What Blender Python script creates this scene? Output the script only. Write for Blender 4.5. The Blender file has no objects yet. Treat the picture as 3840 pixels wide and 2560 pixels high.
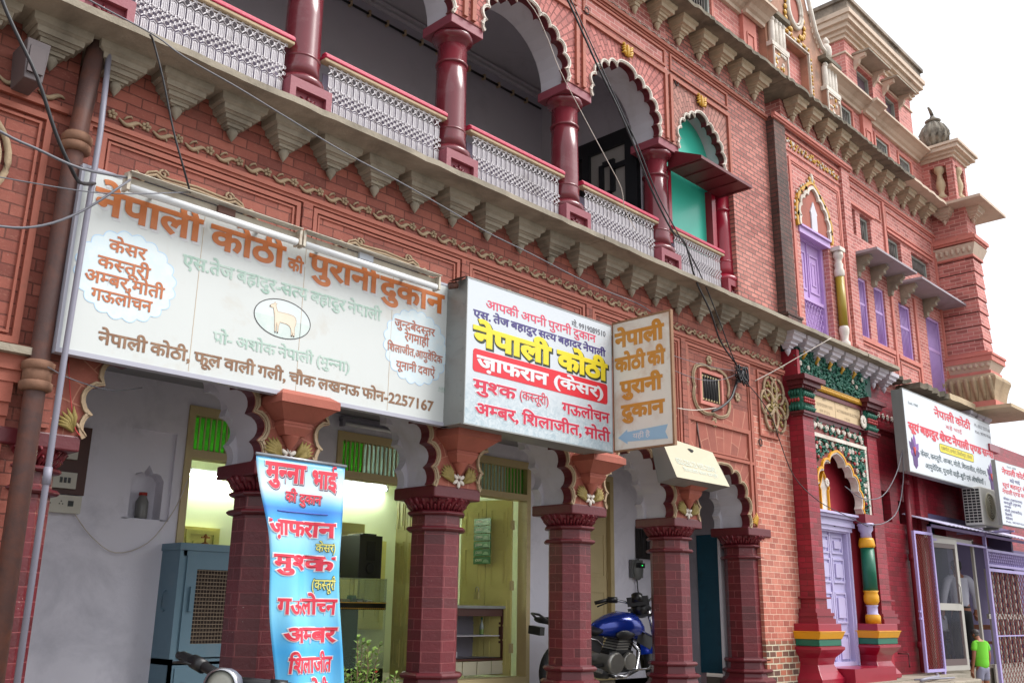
import bpy, bmesh, math, random
from mathutils import Vector, Matrix
from mathutils.geometry import tessellate_polygon
random.seed(7)
R = math.radians
sc = bpy.context.scene
COL = sc.collection

# ---------------------------------------------------------------- camera, sky, sun, exposure
cam_d = bpy.data.cameras.new('camera')
cam = bpy.data.objects.new('camera', cam_d)
COL.objects.link(cam)
sc.camera = cam
cam_d.sensor_width = 36.0
cam_d.lens = 33.586
cam_d.clip_start = 0.05
cam_d.clip_end = 2000
yaw, pit, rol = 0.79888654, 0.27445659, 0.01427407
cy, sy, cp, sp = math.cos(yaw), math.sin(yaw), math.cos(pit), math.sin(pit)
F = Vector((sy * cp, cy * cp, sp)); RT = Vector((cy, -sy, 0)); UP = RT.cross(F)
cr, sr = math.cos(rol), math.sin(rol)
R2 = cr * RT + sr * UP; U2 = -sr * RT + cr * UP
M = Matrix((R2, U2, -F)).transposed().to_4x4()
M.translation = Vector((0, -6.0, 1.6))
cam.matrix_world = M

world = bpy.data.worlds.new('World')
sc.world = world
world.use_nodes = True
nt = world.node_tree
bg = nt.nodes['Background']
sky = nt.nodes.new('ShaderNodeTexSky')
sky.sky_type = 'NISHITA'
sky.sun_disc = False
SUN_EL, SUN_AZ = R(50), R(138)        # azimuth from +Y towards +X
sky.sun_elevation = SUN_EL
sky.sun_rotation = SUN_AZ
sky.air_density = 1.0
sky.dust_density = 6.0
sky.ozone_density = 1.0
hs = nt.nodes.new('ShaderNodeHueSaturation')
hs.inputs['Saturation'].default_value = 0.12   # overcast: the cloud layer takes the blue out
mxw = nt.nodes.new('ShaderNodeMixRGB')
mxw.inputs[0].default_value = 0.62
mxw.inputs[2].default_value = (8.2, 8.5, 9.0, 1)  # even white cloud
nt.links.new(sky.outputs[0], hs.inputs['Color'])
nt.links.new(hs.outputs[0], mxw.inputs[1])
nt.links.new(mxw.outputs[0], bg.inputs[0])
bg.inputs[1].default_value = 0.15

sun_d = bpy.data.lights.new('sun', 'SUN')
sun_d.energy = 2.1
sun_d.angle = R(30)
sun_d.color = (1.0, 0.965, 0.92)
sun = bpy.data.objects.new('sun', sun_d)
COL.objects.link(sun)
sd = Vector((math.sin(SUN_AZ) * math.cos(SUN_EL), math.cos(SUN_AZ) * math.cos(SUN_EL), math.sin(SUN_EL)))
sun.rotation_euler = sd.to_track_quat('Z', 'Y').to_euler()

sc.view_settings.view_transform = 'Standard'
sc.view_settings.look = 'None'
sc.view_settings.gamma = 1
sc.view_settings.exposure = 0.4
sc.render.engine = 'CYCLES'
sc.cycles.max_bounces = 6
sc.cycles.diffuse_bounces = 4
sc.cycles.use_denoising = True

# ---------------------------------------------------------------- object helpers
def tag(o, label=None, cat=None, group=None, kind=None):
    if label: o['label'] = label
    if cat: o['category'] = cat
    if group: o['group'] = group
    if kind: o['kind'] = kind
    return o

def thing(name, label, cat, loc=(0, 0, 0), rot=(0, 0, 0), group=None):
    o = bpy.data.objects.new(name, None)
    COL.objects.link(o)
    o.location = loc
    o.rotation_euler = rot
    o.empty_display_size = 0.1
    return tag(o, label, cat, group)

def copy_tree(o, parent=None):
    c = o.copy()
    COL.objects.link(c)
    if parent: c.parent = parent
    for ch in list(o.children):
        copy_tree(ch, c)
    return c

class MB:
    """collects shapes; build() links them as ONE mesh object"""
    def __init__(s):
        s.v = []; s.f = []; s.m = []; s.sm = []
    def add(s, vs, fs, mat=0, smooth=False):
        b = len(s.v)
        s.v += [tuple(v) for v in vs]
        for f in fs:
            s.f.append([i + b for i in f]); s.m.append(mat); s.sm.append(smooth)
        return s
    def box(s, x0, x1, y0, y1, z0, z1, mat=0):
        vs = [(x0, y0, z0), (x1, y0, z0), (x1, y1, z0), (x0, y1, z0), (x0, y0, z1), (x1, y0, z1), (x1, y1, z1), (x0, y1, z1)]
        return s.add(vs, [(0, 3, 2, 1), (4, 5, 6, 7), (0, 1, 5, 4), (1, 2, 6, 5), (2, 3, 7, 6), (3, 0, 4, 7)], mat)
    def cbox(s, c, d, mat=0):
        return s.box(c[0] - d[0] / 2, c[0] + d[0] / 2, c[1] - d[1] / 2, c[1] + d[1] / 2, c[2] - d[2] / 2, c[2] + d[2] / 2, mat)
    def frustum(s, x0, x1, y0, y1, z0, X0, X1, Y0, Y1, z1, mat=0):
        """lower rectangle at z0, upper rectangle at z1"""
        vs = [(x0, y0, z0), (x1, y0, z0), (x1, y1, z0), (x0, y1, z0), (X0, Y0, z1), (X1, Y0, z1), (X1, Y1, z1), (X0, Y1, z1)]
        return s.add(vs, [(0, 3, 2, 1), (4, 5, 6, 7), (0, 1, 5, 4), (1, 2, 6, 5), (2, 3, 7, 6), (3, 0, 4, 7)], mat)
    def lathe(s, prof, c=(0, 0, 0), n=24, mat=0, smooth=True, phase=0.0, axis='Z', caps=True):
        """prof: list of (r, h)"""
        vs = []; fs = []
        for r, h in prof:
            for k in range(n):
                a = phase + 2 * math.pi * k / n
                p = (r * math.cos(a), r * math.sin(a), h)
                if axis == 'Y': p = (p[0], h, p[1])
                if axis == 'X': p = (h, p[0], p[1])
                vs.append((c[0] + p[0], c[1] + p[1], c[2] + p[2]))
        for i in range(len(prof) - 1):
            for k in range(n):
                k2 = (k + 1) % n
                fs.append((i * n + k, i * n + k2, (i + 1) * n + k2, (i + 1) * n + k))
        s.add(vs, fs, mat, smooth)
        if caps:
            b = len(s.v) - len(vs)
            if prof[0][0] > 1e-4:
                s.f.append([b + k for k in range(n)][::-1]); s.m.append(mat); s.sm.append(False)
            if prof[-1][0] > 1e-4:
                s.f.append([b + (len(prof) - 1) * n + k for k in range(n)]); s.m.append(mat); s.sm.append(False)
        return s
    def tube(s, pts, r, n=6, mat=0, smooth=True, closed=False):
        """r: number or one per point"""
        pts = [Vector(p) for p in pts]
        N = len(pts)
        rs = r if isinstance(r, (list, tuple)) else [r] * N
        vs = []; fs = []
        ref = None
        for i, p in enumerate(pts):
            a = pts[i - 1] if (i > 0 or closed) else p
            b = pts[(i + 1) % N] if (i < N - 1 or closed) else p
            t = (b - a)
            if t.length < 1e-9: t = Vector((0, 0, 1))
            t.normalize()
            if ref is None:
                ref = Vector((0, 0, 1)) if abs(t.z) < 0.9 else Vector((1, 0, 0))
            u = t.cross(ref)
            if u.length < 1e-6:
                ref = Vector((0, 1, 0)) if abs(t.y) < .9 else Vector((1, 0, 0)); u = t.cross(ref)
            u.normalize(); w = t.cross(u)
            for k in range(n):
                an = 2 * math.pi * (k + .5) / n
                vs.append(p + rs[i] * (math.cos(an) * u + math.sin(an) * w))
        segs = N if closed else N - 1
        for i in range(segs):
            j = (i + 1) % N
            for k in range(n):
                k2 = (k + 1) % n
                fs.append((i * n + k, i * n + k2, j * n + k2, j * n + k))
        if not closed:
            fs.append(tuple(range(n))[::-1]); fs.append(tuple((N - 1) * n + k for k in range(n)))
        return s.add(vs, fs, mat, smooth)
    def prism(s, poly, y0, y1, mat=0, side=None, plane='XZ', back=True, smooth_side=False):
        """simple polygon (list of 2D) extruded along the plane's normal. side: material of the rim, or a function of edge index"""
        def P(p, d):
            if plane == 'XZ': return (p[0], d, p[1])
            if plane == 'YZ': return (d, p[0], p[1])
            return (p[0], p[1], d)
        n = len(poly)
        tris = [list(t) for t in tessellate_polygon([[Vector((p[0], p[1], 0)) for p in poly]])]
        v0 = [P(p, y0) for p in poly]; v1 = [P(p, y1) for p in poly]
        s.add(v0, tris, mat)
        if back: s.add(v1, [t[::-1] for t in tris], mat)
        b = len(s.v)
        s.v += v0 + v1
        for i in range(n):
            j = (i + 1) % n
            mm = side(i) if callable(side) else (mat if side is None else side)
            if mm is None: continue
            s.f.append([b + i, b + n + i, b + n + j, b + j]); s.m.append(mm); s.sm.append(smooth_side)
        return s
    def sweep(s, pts, w0, w1, y0, y1, mat=0, closed=False):
        """flat moulding in the XZ plane: from offset w0 to w1 beside the path, from depth y0 to y1"""
        P = [Vector((p[0], p[1])) for p in pts]; N = len(P)
        nr = []
        for i in range(N):
            a = P[i - 1] if (i > 0 or closed) else P[i]
            b = P[(i + 1) % N] if (i < N - 1 or closed) else P[i]
            t = (b - a).normalized()
            nr.append(Vector((-t.y, t.x)))
        vs = []
        for i in range(N):
            A = P[i] + nr[i] * w0; B = P[i] + nr[i] * w1
            vs += [(A.x, y0, A.y), (B.x, y0, B.y), (B.x, y1, B.y), (A.x, y1, A.y)]
        fs = []
        for i in range(N if closed else N - 1):
            j = (i + 1) % N
            for k in range(4):
                k2 = (k + 1) % 4
                fs.append((i * 4 + k, j * 4 + k, j * 4 + k2, i * 4 + k2))
        if not closed:
            fs.append((0, 1, 2, 3)); e = (N - 1) * 4; fs.append((e + 3, e + 2, e + 1, e))
        return s.add(vs, fs, mat)
    def frame(s, x0, x1, z0, z1, w, y0, y1, mat=0):
        s.box(x0, x1, y0, y1, z1 - w, z1, mat); s.box(x0, x1, y0, y1, z0, z0 + w, mat)
        s.box(x0, x0 + w, y0, y1, z0 + w, z1 - w, mat); s.box(x1 - w, x1, y0, y1, z0 + w, z1 - w, mat)
        return s
    def ell(s, c, r, n=8, m=5, mat=0, rot=None):
        """ellipsoid; rot: 3x3 matrix"""
        vs = []; fs = []
        for i in range(m + 1):
            th = math.pi * i / m
            for k in range(n):
                a = 2 * math.pi * k / n
                p = Vector((r[0] * math.sin(th) * math.cos(a), r[1] * math.sin(th) * math.sin(a), r[2] * math.cos(th)))
                if rot is not None: p = rot @ p
                vs.append(p + Vector(c))
        for i in range(m):
            for k in range(n):
                k2 = (k + 1) % n
                fs.append((i * n + k, (i + 1) * n + k, (i + 1) * n + k2, i * n + k2))
        return s.add(vs, fs, mat, True)
    def xf(s, mtx, start=0):
        for i in range(start, len(s.v)):
            s.v[i] = tuple(mtx @ Vector(s.v[i]))
        return s
    def build(s, name, mats, parent=None, loc=None, bevel=0, normals=True):
        me = bpy.data.meshes.new(name)
        me.from_pydata(s.v, [], s.f)
        if not isinstance(mats, (list, tuple)): mats = [mats]
        for m in mats: me.materials.append(m)
        me.polygons.foreach_set('material_index', s.m)
        me.polygons.foreach_set('use_smooth', s.sm)
        if normals:
            bm = bmesh.new(); bm.from_mesh(me)
            bmesh.ops.remove_doubles(bm, verts=bm.verts, dist=1e-5)
            bmesh.ops.recalc_face_normals(bm, faces=bm.faces)
            bm.to_mesh(me); bm.free()
        me.update()
        o = bpy.data.objects.new(name, me)
        COL.objects.link(o)
        if parent: o.parent = parent
        if loc is not None: o.location = loc
        if bevel:
            b = o.modifiers.new('edge', 'BEVEL'); b.width = bevel; b.segments = 2; b.limit_method = 'ANGLE'; b.angle_limit = R(40)
        return o

def place(o, parent, loc=None):
    """another copy of a part"""
    c = copy_tree(o, parent)
    if loc is not None: c.location = loc
    return c

# ---------------------------------------------------------------- materials
def srgb(h):
    def f(c):
        c /= 255.0
        return c / 12.92 if c <= .04045 else ((c + .055) / 1.055) ** 2.4
    return (f(h[0]), f(h[1]), f(h[2]), 1)

class NT:
    def __init__(s, name):
        s.mat = bpy.data.materials.new(name); s.mat.use_nodes = True
        s.t = s.mat.node_tree; s.b = s.t.nodes['Principled BSDF']
    def n(s, typ, **kw):
        x = s.t.nodes.new(typ)
        for k, v in kw.items():
            if k.startswith('i_'):
                x.inputs[k[2:].replace('_', ' ')].default_value = v
            else: setattr(x, k, v)
        return x
    def l(s, a, b): s.t.links.new(a, b)
    def math(s, op, a, b=None, c=None):
        x = s.n('ShaderNodeMath', operation=op)
        for i, q in enumerate((a, b, c)):
            if q is None: continue
            if isinstance(q, (int, float)): x.inputs[i].default_value = q
            else: s.l(q, x.inputs[i])
        return x.outputs[0]
    def mix(s, fac, a, b, blend='MIX'):
        x = s.n('ShaderNodeMixRGB', blend_type=blend)
        for i, q in enumerate((fac, a, b)):
            if isinstance(q, (int, float)): x.inputs[i].default_value = q
            elif isinstance(q, tuple): x.inputs[i].default_value = q if len(q) == 4 else (*q, 1)
            else: s.l(q, x.inputs[i])
        return x.outputs[0]
    def ramp(s, src, p0, p1):
        x = s.n('ShaderNodeMapRange'); x.clamp = True
        s.l(src, x.inputs[0]); x.inputs[1].default_value = p0; x.inputs[2].default_value = p1
        return x.outputs[0]
    def pos(s, space='world'):
        if space == 'world': return s.n('ShaderNodeNewGeometry').outputs['Position']
        return s.n('ShaderNodeTexCoord').outputs['Object']
    def noise(s, scale, detail=3, rough=.55, vec=None, dist=0):
        x = s.n('ShaderNodeTexNoise'); x.inputs['Scale'].default_value = scale; x.inputs['Detail'].default_value = detail
        x.inputs['Roughness'].default_value = rough; x.inputs['Distortion'].default_value = dist
        if vec is not None: s.l(vec, x.inputs['Vector'])
        return x.outputs['Fac']
    def scalev(s, vec, sc3):
        x = s.n('ShaderNodeVectorMath', operation='MULTIPLY'); s.l(vec, x.inputs[0]); x.inputs[1].default_value = sc3
        return x.outputs[0]
    def bump(s, h, strength=.3, dist=.01):
        x = s.n('ShaderNodeBump'); x.inputs['Strength'].default_value = strength; x.inputs['Distance'].default_value = dist
        s.l(h, x.inputs['Height']); s.l(x.outputs[0], s.b.inputs['Normal'])
    def col(s, c):
        if isinstance(c, tuple): s.b.inputs['Base Color'].default_value = c
        else: s.l(c, s.b.inputs['Base Color'])

def scl(c, k): return (min(1, c[0] * k), min(1, c[1] * k), min(1, c[2] * k), 1)

def paint(name, rgb, rough=.5, var=.12, scale=7, dirt=0, dcol=(70, 60, 50), dscale=2.5, bump=.0, bscale=40, metal=0, coat=0, streak=0, space='world'):
    t = NT(name); c = srgb(rgb)
    p = t.pos(space)
    k = t.mix(t.noise(scale, 4, .6, p), scl(c, 1 - var), scl(c, 1 + var))
    if dirt:
        v = p if not streak else t.scalev(p, (1, 1, 1 / streak))
        d = t.ramp(t.noise(dscale, 6, .65, v, .4), .62 - .3 * dirt, .78 - .1 * dirt)
        k = t.mix(t.math('MULTIPLY', d, min(1, .35 + .6 * dirt)), k, srgb(dcol))
    t.col(k)
    t.b.inputs['Roughness'].default_value = rough
    t.b.inputs['Metallic'].default_value = metal
    if coat:
        t.b.inputs['Coat Weight'].default_value = coat; t.b.inputs['Coat Roughness'].default_value = .12
    if bump: t.bump(t.noise(bscale, 4, .6, p), bump, .01)
    return t.mat

def wall_uv(t):
    """(x or y, z) by the way the face looks, in world metres"""
    g = t.n('ShaderNodeNewGeometry')
    sp_ = t.n('ShaderNodeSeparateXYZ'); t.l(g.outputs['Position'], sp_.inputs[0])
    sn = t.n('ShaderNodeSeparateXYZ'); t.l(g.outputs['True Normal'], sn.inputs[0])
    f = t.math('GREATER_THAN', t.math('ABSOLUTE', sn.outputs[0]), .75)
    u = t.math('ADD', t.math('MULTIPLY', sp_.outputs[0], t.math('SUBTRACT', 1, f)), t.math('MULTIPLY', sp_.outputs[1], f))
    cb = t.n('ShaderNodeCombineXYZ'); t.l(u, cb.inputs[0]); t.l(sp_.outputs[2], cb.inputs[1])
    return cb.outputs[0], g.outputs['Position']

def bricks(name, c1, c2, mortar, bw=.22, bh=.076, ms=.006, rough=.75, bump=.5, dirt=0, dcol=(60, 52, 46), dscale=1.6, pale=0, pcol=(225, 190, 170), wob=.012, radial=False, fade=.55, chips=.5, coat=0):
    t = NT(name)
    if radial:
        p = t.n('ShaderNodeTexCoord').outputs['Object']
        s3 = t.n('ShaderNodeSeparateXYZ'); t.l(p, s3.inputs[0])
        r = t.math('SQRT', t.math('ADD', t.math('MULTIPLY', s3.outputs[0], s3.outputs[0]), t.math('MULTIPLY', s3.outputs[2], s3.outputs[2])))
        a = t.math('ARCTAN2', s3.outputs[2], s3.outputs[0])
        cb = t.n('ShaderNodeCombineXYZ'); t.l(r, cb.inputs[0]); t.l(t.math('MULTIPLY', a, .8), cb.inputs[1])
        uv = cb.outputs[0]; P = t.pos()
    else:
        uv, P = wall_uv(t)
    # a slightly wavering line: no wall is ruled
    nz = t.n('ShaderNodeTexNoise'); nz.inputs['Scale'].default_value = 5; t.l(P, nz.inputs['Vector'])
    w = t.n('ShaderNodeVectorMath', operation='MULTIPLY_ADD'); t.l(nz.outputs['Color'], w.inputs[0]); w.inputs[1].default_value = (wob, wob, 0); t.l(uv, w.inputs[2])
    b = t.n('ShaderNodeTexBrick'); t.l(w.outputs[0], b.inputs['Vector'])
    b.inputs['Scale'].default_value = 1; b.inputs['Brick Width'].default_value = bw; b.inputs['Row Height'].default_value = bh
    b.inputs['Mortar Size'].default_value = ms; b.inputs['Mortar Smooth'].default_value = .25; b.inputs['Bias'].default_value = 0
    b.inputs['Color1'].default_value = srgb(c1); b.inputs['Color2'].default_value = srgb(c2); b.inputs['Mortar'].default_value = srgb(mortar)
    k = b.outputs['Color']
    b2 = t.n('ShaderNodeTexBrick'); t.l(w.outputs[0], b2.inputs['Vector'])
    for nm in ('Scale', 'Brick Width', 'Row Height'): b2.inputs[nm].default_value = b.inputs[nm].default_value
    b2.inputs['Mortar Size'].default_value = 0; b2.inputs['Bias'].default_value = 0; b2.offset_frequency = 2
    b2.inputs['Color1'].default_value = (0, 0, 0, 1); b2.inputs['Color2'].default_value = (1, 1, 1, 1)
    one = t.math('MULTIPLY', t.ramp(b2.outputs['Color'], .55, 1.0), t.math('SUBTRACT', 1, b.outputs['Fac']))
    k = t.mix(t.math('MULTIPLY', one, .38), k, t.mix(.55, k, (.05, .035, .03), 'MIX'))
    k = t.mix(t.math('MULTIPLY', t.ramp(t.noise(.9, 5, .6, P, .6), .45, .72), fade), k, t.mix(.4, k, srgb(pcol), 'MIX'))
    chip = t.math('MULTIPLY', t.ramp(t.noise(55, 3, .6, P), .68, .72), t.ramp(t.noise(2.1, 3, .5, P), .5, .62))
    k = t.mix(t.math('MULTIPLY', chip, chips), k, (.62, .55, .50, 1))
    k = t.mix(t.math('MULTIPLY', t.ramp(t.noise(9, 5, .7, P), .35, .75), .35), k, t.mix(.5, k, (.02, .01, .01), 'MULTIPLY'))
    n2 = t.ramp(t.noise(22, 5, .7, t.scalev(P, (1, 1, 2.2))), .57, .78)
    if pale: k = t.mix(t.math('MULTIPLY', n2, pale), k, srgb(pcol))
    if dirt:
        d = t.ramp(t.noise(dscale, 7, .7, t.scalev(P, (1, 1, .55)), .5), .66 - .3 * dirt, .8 - .12 * dirt)
        k = t.mix(t.math('MULTIPLY', d, min(1, .4 + .5 * dirt)), k, srgb(dcol))
    t.col(k)
    t.b.inputs['Roughness'].default_value = rough
    if coat: t.b.inputs['Coat Weight'].default_value = coat; t.b.inputs['Coat Roughness'].default_value = .15
    h = t.math('ADD', t.math('MULTIPLY', t.math('SUBTRACT', 1, b.outputs['Fac']), 1.0), t.math('MULTIPLY', t.noise(30, 5, .7, P), .6))
    t.bump(h, bump, .012)
    return t.mat

def emis(name, rgb, s):
    t = NT(name)
    t.b.inputs['Base Color'].default_value = srgb(rgb)
    t.b.inputs['Emission Color'].default_value = srgb(rgb)
    t.b.inputs['Emission Strength'].default_value = s
    return t.mat

def glass(name, rgb, rough=.05, alpha=.25):
    t = NT(name)
    t.b.inputs['Base Color'].default_value = srgb(rgb)
    t.b.inputs['Roughness'].default_value = rough
    t.b.inputs['Alpha'].default_value = alpha
    return t.mat
# ---------------------------------------------------------------- the materials of the place
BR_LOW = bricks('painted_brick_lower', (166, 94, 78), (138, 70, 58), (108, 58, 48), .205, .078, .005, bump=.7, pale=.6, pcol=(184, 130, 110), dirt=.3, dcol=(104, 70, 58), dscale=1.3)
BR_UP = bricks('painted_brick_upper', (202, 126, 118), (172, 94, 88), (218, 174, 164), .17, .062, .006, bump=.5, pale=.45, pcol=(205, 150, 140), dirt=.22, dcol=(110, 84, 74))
BR_TOP = bricks('painted_brick_top', (206, 128, 120), (180, 102, 96), (216, 168, 158), .2, .07, .006, bump=.4, pale=.35, pcol=(200, 140, 130), dirt=.2, dcol=(110, 80, 72))
BR_OLD = bricks('weathered_brick', (204, 128, 116), (170, 94, 86), (96, 80, 74), .17, .062, .008, bump=.7, pale=.5, pcol=(206, 160, 148), dirt=.4, dcol=(84, 70, 62), dscale=1.4)
BR_BLACK = bricks('blackened_brick', (120, 66, 58), (92, 56, 50), (52, 46, 42), .17, .062, .008, bump=.7, dirt=.95, dcol=(48, 44, 40), dscale=1.6)
BR_ORANGE = bricks('orange_brick', (200, 122, 102), (176, 94, 78), (226, 188, 168), .15, .07, .0045, bump=.7, chips=1.0, pale=.45, pcol=(226, 190, 172), dirt=.12)
BR_BASE = bricks('bare_brick_base', (186, 108, 82), (80, 62, 54), (206, 196, 170), .15, .07, .008, bump=.7, dirt=.5, dcol=(66, 58, 50), dscale=3)
BR_CRIM = bricks('crimson_brick', (158, 32, 52), (134, 22, 38), (120, 26, 38), .2, .07, .006, fade=.1, chips=.5, rough=.42, bump=.45, dirt=.12, dcol=(96, 30, 34))
BR_MAR = bricks('maroon_painted_brick', (110, 34, 42), (92, 26, 34), (142, 74, 76), .26, .085, .0035, rough=.36, bump=.6, fade=.12, chips=.7, pale=.16, pcol=(170, 96, 98), wob=.006)
BR_RAD = bricks('radial_brick_upper', (204, 126, 118), (182, 102, 96), (138, 76, 70), .13, .066, .008, bump=.9, pale=.4, pcol=(206, 148, 140), radial=True, wob=.004)
BR_RADO = bricks('radial_brick_faded', (186, 128, 116), (164, 106, 96), (122, 82, 72), .13, .066, .008, bump=.6, pale=.5, pcol=(190, 156, 140), radial=True, dirt=.4, dcol=(104, 88, 76), wob=.004)
BR_RADL = bricks('radial_block_lower', (164, 92, 76), (150, 78, 64), (186, 126, 104), .5, .135, .005, bump=.3, pale=.45, pcol=(186, 122, 100), radial=True, wob=.004, dirt=.3, dcol=(110, 66, 54))
PL_RED = paint('red_plaster', (162, 90, 74), .75, .16, 6, dirt=.3, dcol=(112, 72, 58), bump=.25)
PL_PINK = paint('pink_red_plaster', (198, 122, 110), .75, .15, 6, dirt=.3, dcol=(122, 92, 80), bump=.25)
PL_REDTRIM = paint('red_moulding', (164, 92, 74), .65, .2, 5, dirt=.35, dcol=(116, 84, 66), bump=.2)
PL_WORN = paint('worn_plaster', (176, 130, 108), .85, .25, 4, dirt=.7, dcol=(108, 88, 74), dscale=3, bump=.4)
MAROON = paint('maroon_gloss', (112, 38, 48), .24, .14, 5, dirt=.25, dcol=(140, 92, 96), dscale=4, coat=.35, bump=.06, bscale=9)
MAROON_D = paint('maroon_edge', (92, 26, 34), .4, .12, 8, dirt=.15, dcol=(52, 24, 26), bump=.2)
MAROON_P = paint('maroon_pedestal', (138, 66, 78), .5, .12, 6, dirt=.2, dcol=(86, 50, 56), bump=.2)
MAROON_ST = paint('maroon_carved', (108, 30, 40), .3, .12, 14, bump=.6, bscale=60)
CRIM = paint('crimson_gloss', (146, 18, 44), .3, .1, 5, coat=.2)
CRIM_D = paint('crimson_trim', (128, 30, 44), .4, .12, 6, bump=.15)
STONE = paint('grey_stone', (158, 148, 132), .9, .22, 5, dirt=.6, dcol=(92, 84, 72), dscale=2.2, bump=.5)
STONE_D = paint('dark_weathered_stone', (134, 124, 108), .9, .2, 5, dirt=.85, dcol=(62, 60, 52), dscale=2.6, bump=.6)
STONE_CR = paint('cream_stone', (190, 170, 140), .85, .14, 5, dirt=.4, dcol=(120, 104, 84), dscale=2.5, bump=.4)
STONE_CORN = paint('buff_cornice', (200, 180, 162), .85, .12, 5, dirt=.35, dcol=(140, 116, 96), bump=.3)
CARVE = paint('carved_buff', (172, 150, 122), .85, .2, 16, dirt=.45, dcol=(120, 98, 78), bump=.5)
CARVE_W = paint('carved_white', (216, 208, 198), .8, .18, 14, dirt=.55, dcol=(140, 120, 100), bump=.4)
LEAF_OL = paint('olive_carving', (140, 122, 66), .7, .25, 18, dirt=.3, dcol=(96, 86, 60), bump=.3)
GOLD = paint('gold_paint', (196, 148, 40), .5, .2, 18, dirt=.25, dcol=(130, 100, 50), bump=.2)
GOLD_COL = paint('gold_column_paint', (160, 138, 44), .38, .12, 4)
WHITEWASH = paint('grey_whitewash', (190, 188, 196), .85, .08, 3, dirt=.3, dcol=(122, 120, 126), dscale=1.4, bump=.15)
WHITEWASH_L = paint('pale_whitewash', (204, 202, 210), .85, .07, 3, dirt=.2, dcol=(170, 164, 160), bump=.15)
LAV_WALL = paint('lavender_wash_wall', (188, 186, 198), .85, .08, 2, dirt=.3, dcol=(112, 110, 118), dscale=1.2, bump=.12)
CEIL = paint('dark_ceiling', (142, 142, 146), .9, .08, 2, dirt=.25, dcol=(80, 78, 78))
BRK_W = paint('lavender_white_stone', (200, 194, 204), .6, .08, 6, dirt=.12, dcol=(150, 142, 150))
RAIL_P = paint('pink_handrail', (186, 46, 78), .4, .14, 12, bump=.1)
IRON_W = paint('white_iron', (214, 210, 214), .5, .08, 9, dirt=.2, dcol=(140, 130, 128))
BACK_L = paint('lavender_board', (128, 120, 138), .8, .08, 4, dirt=.2)
PURPLE = paint('lavender_gloss', (186, 154, 208), .45, .08, 5, dirt=.12, dcol=(130, 104, 160))
PURPLE_L = paint('pale_lavender_gloss', (184, 176, 212), .4, .08, 5, coat=.1)
TEAL = paint('teal_sheet', (60, 190, 166), .3, .07, 2, bump=.05)
YELLOW_DOOR = paint('yellow_door_paint', (208, 198, 126), .35, .09, 5, dirt=.15, dcol=(140, 126, 76), coat=.2)
CREAM_DOOR = paint('cream_door_paint', (190, 172, 128), .5, .08, 5, dirt=.2, dcol=(140, 120, 88))
BLUE_DOOR = paint('blue_door_paint', (34, 98, 120), .5, .15, 5, dirt=.2, dcol=(20, 44, 54))
SHOP_WALL = paint('shop_distemper', (222, 226, 200), .8, .04, 3)
GREEN_GL = paint('green_pebbled_glass', (52, 150, 22), .35, .35, 60, bump=.6, bscale=90)
CLEAR_GL = paint('grey_pebbled_glass', (150, 172, 172), .3, .25, 60, bump=.6, bscale=90)
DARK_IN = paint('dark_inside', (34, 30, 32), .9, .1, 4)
WINFRAME = paint('grey_window_frame', (150, 156, 150), .6, .1, 8, dirt=.2)
BAR_D = paint('window_bar', (120, 112, 108), .6, .15, 20)
RUSTPIPE = paint('rusty_brown_pipe', (82, 58, 54), .6, .22, 9, dirt=.6, dcol=(122, 70, 50), dscale=5, bump=.25)
CONDUIT = paint('grey_plastic_pipe', (132, 130, 144), .45, .06, 5)
GREEN_P = paint('green_paint', (20, 100, 76), .4, .15, 10)
GREEN_C = paint('green_carving', (40, 104, 86), .5, .25, 18, bump=.3)
YEL_P = paint('yellow_paint', (222, 158, 20), .4, .08, 8)
RED_FL = paint('red_flower_paint', (160, 44, 44), .5, .2, 16)
PLAQ = paint('cream_plaque', (204, 178, 140), .6, .06, 6)
LETTER_GREY = paint('plaque_lettering', (140, 118, 92), .7, .05, 6)
BLACK_W = paint('black_woodwork', (22, 24, 28), .45, .1, 6)
SPECK = paint('speckled_grey_panel', (150, 146, 142), .7, .35, 120, bump=.3, bscale=120)
METAL_G = paint('galvanised_metal', (142, 144, 142), .45, .14, 3, metal=.3, dirt=.3, dcol=(96, 96, 92))
CEMENT = paint('cement', (150, 142, 128), .9, .14, 4, dirt=.5, dcol=(98, 92, 82), bump=.4)
ROAD = paint('asphalt', (92, 90, 88), .9, .2, 12, dirt=.3, bump=.4)
PAVE = bricks('paving', (140, 130, 118), (126, 118, 108), (96, 90, 82), .6, .6, .012, dirt=.4, bump=.3)

for m_, tr in ((GREEN_GL, .55), (CLEAR_GL, .6)):
    m_.node_tree.nodes['Principled BSDF'].inputs['Transmission Weight'].default_value = tr
GREEN_GL.node_tree.nodes['Principled BSDF'].inputs['Roughness'].default_value = .5
# ================================================================= the ground
def ground_sheet(name, x0, x1, y0, y1, z, m):
    b = MB(); b.add([(x0, y0, z), (x1, y0, z), (x1, y1, z), (x0, y1, z)], [(0, 1, 2, 3)])
    return tag(b.build(name, m), kind='structure')
ground_sheet('ground', -300, 400, -300, 300, -.03, CEMENT)
ground_sheet('road', -60, 120, -14, -2.2, .0, ROAD)
g = MB()
g.box(-6, 7.6, -.62, -.32, -.02, .60); g.box(-6, 11.45, -.32, 1.5, -.015, .70); g.box(-6, 11.45, 1.5, 6.5, -.015, .83)
g.box(11.45, 15.4, -.52, 6.5, -.01, .80); g.box(15.4, 24, -.12, 6.5, -.012, .80)
plinth_mb = g
g = MB(); g.box(-8, 12.6, -2.2, -.62, -.02, .22)
tag(g.build('pavement', PAVE, bevel=.015), kind='structure')
g = MB(); g.box(12.6, 14.5, -1.0, -.52, -.02, .79)
tag(g.build('stone_step', STONE, bevel=.02), 'worn stone step running out from the platform before the crimson pedestals', 'step')
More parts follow.
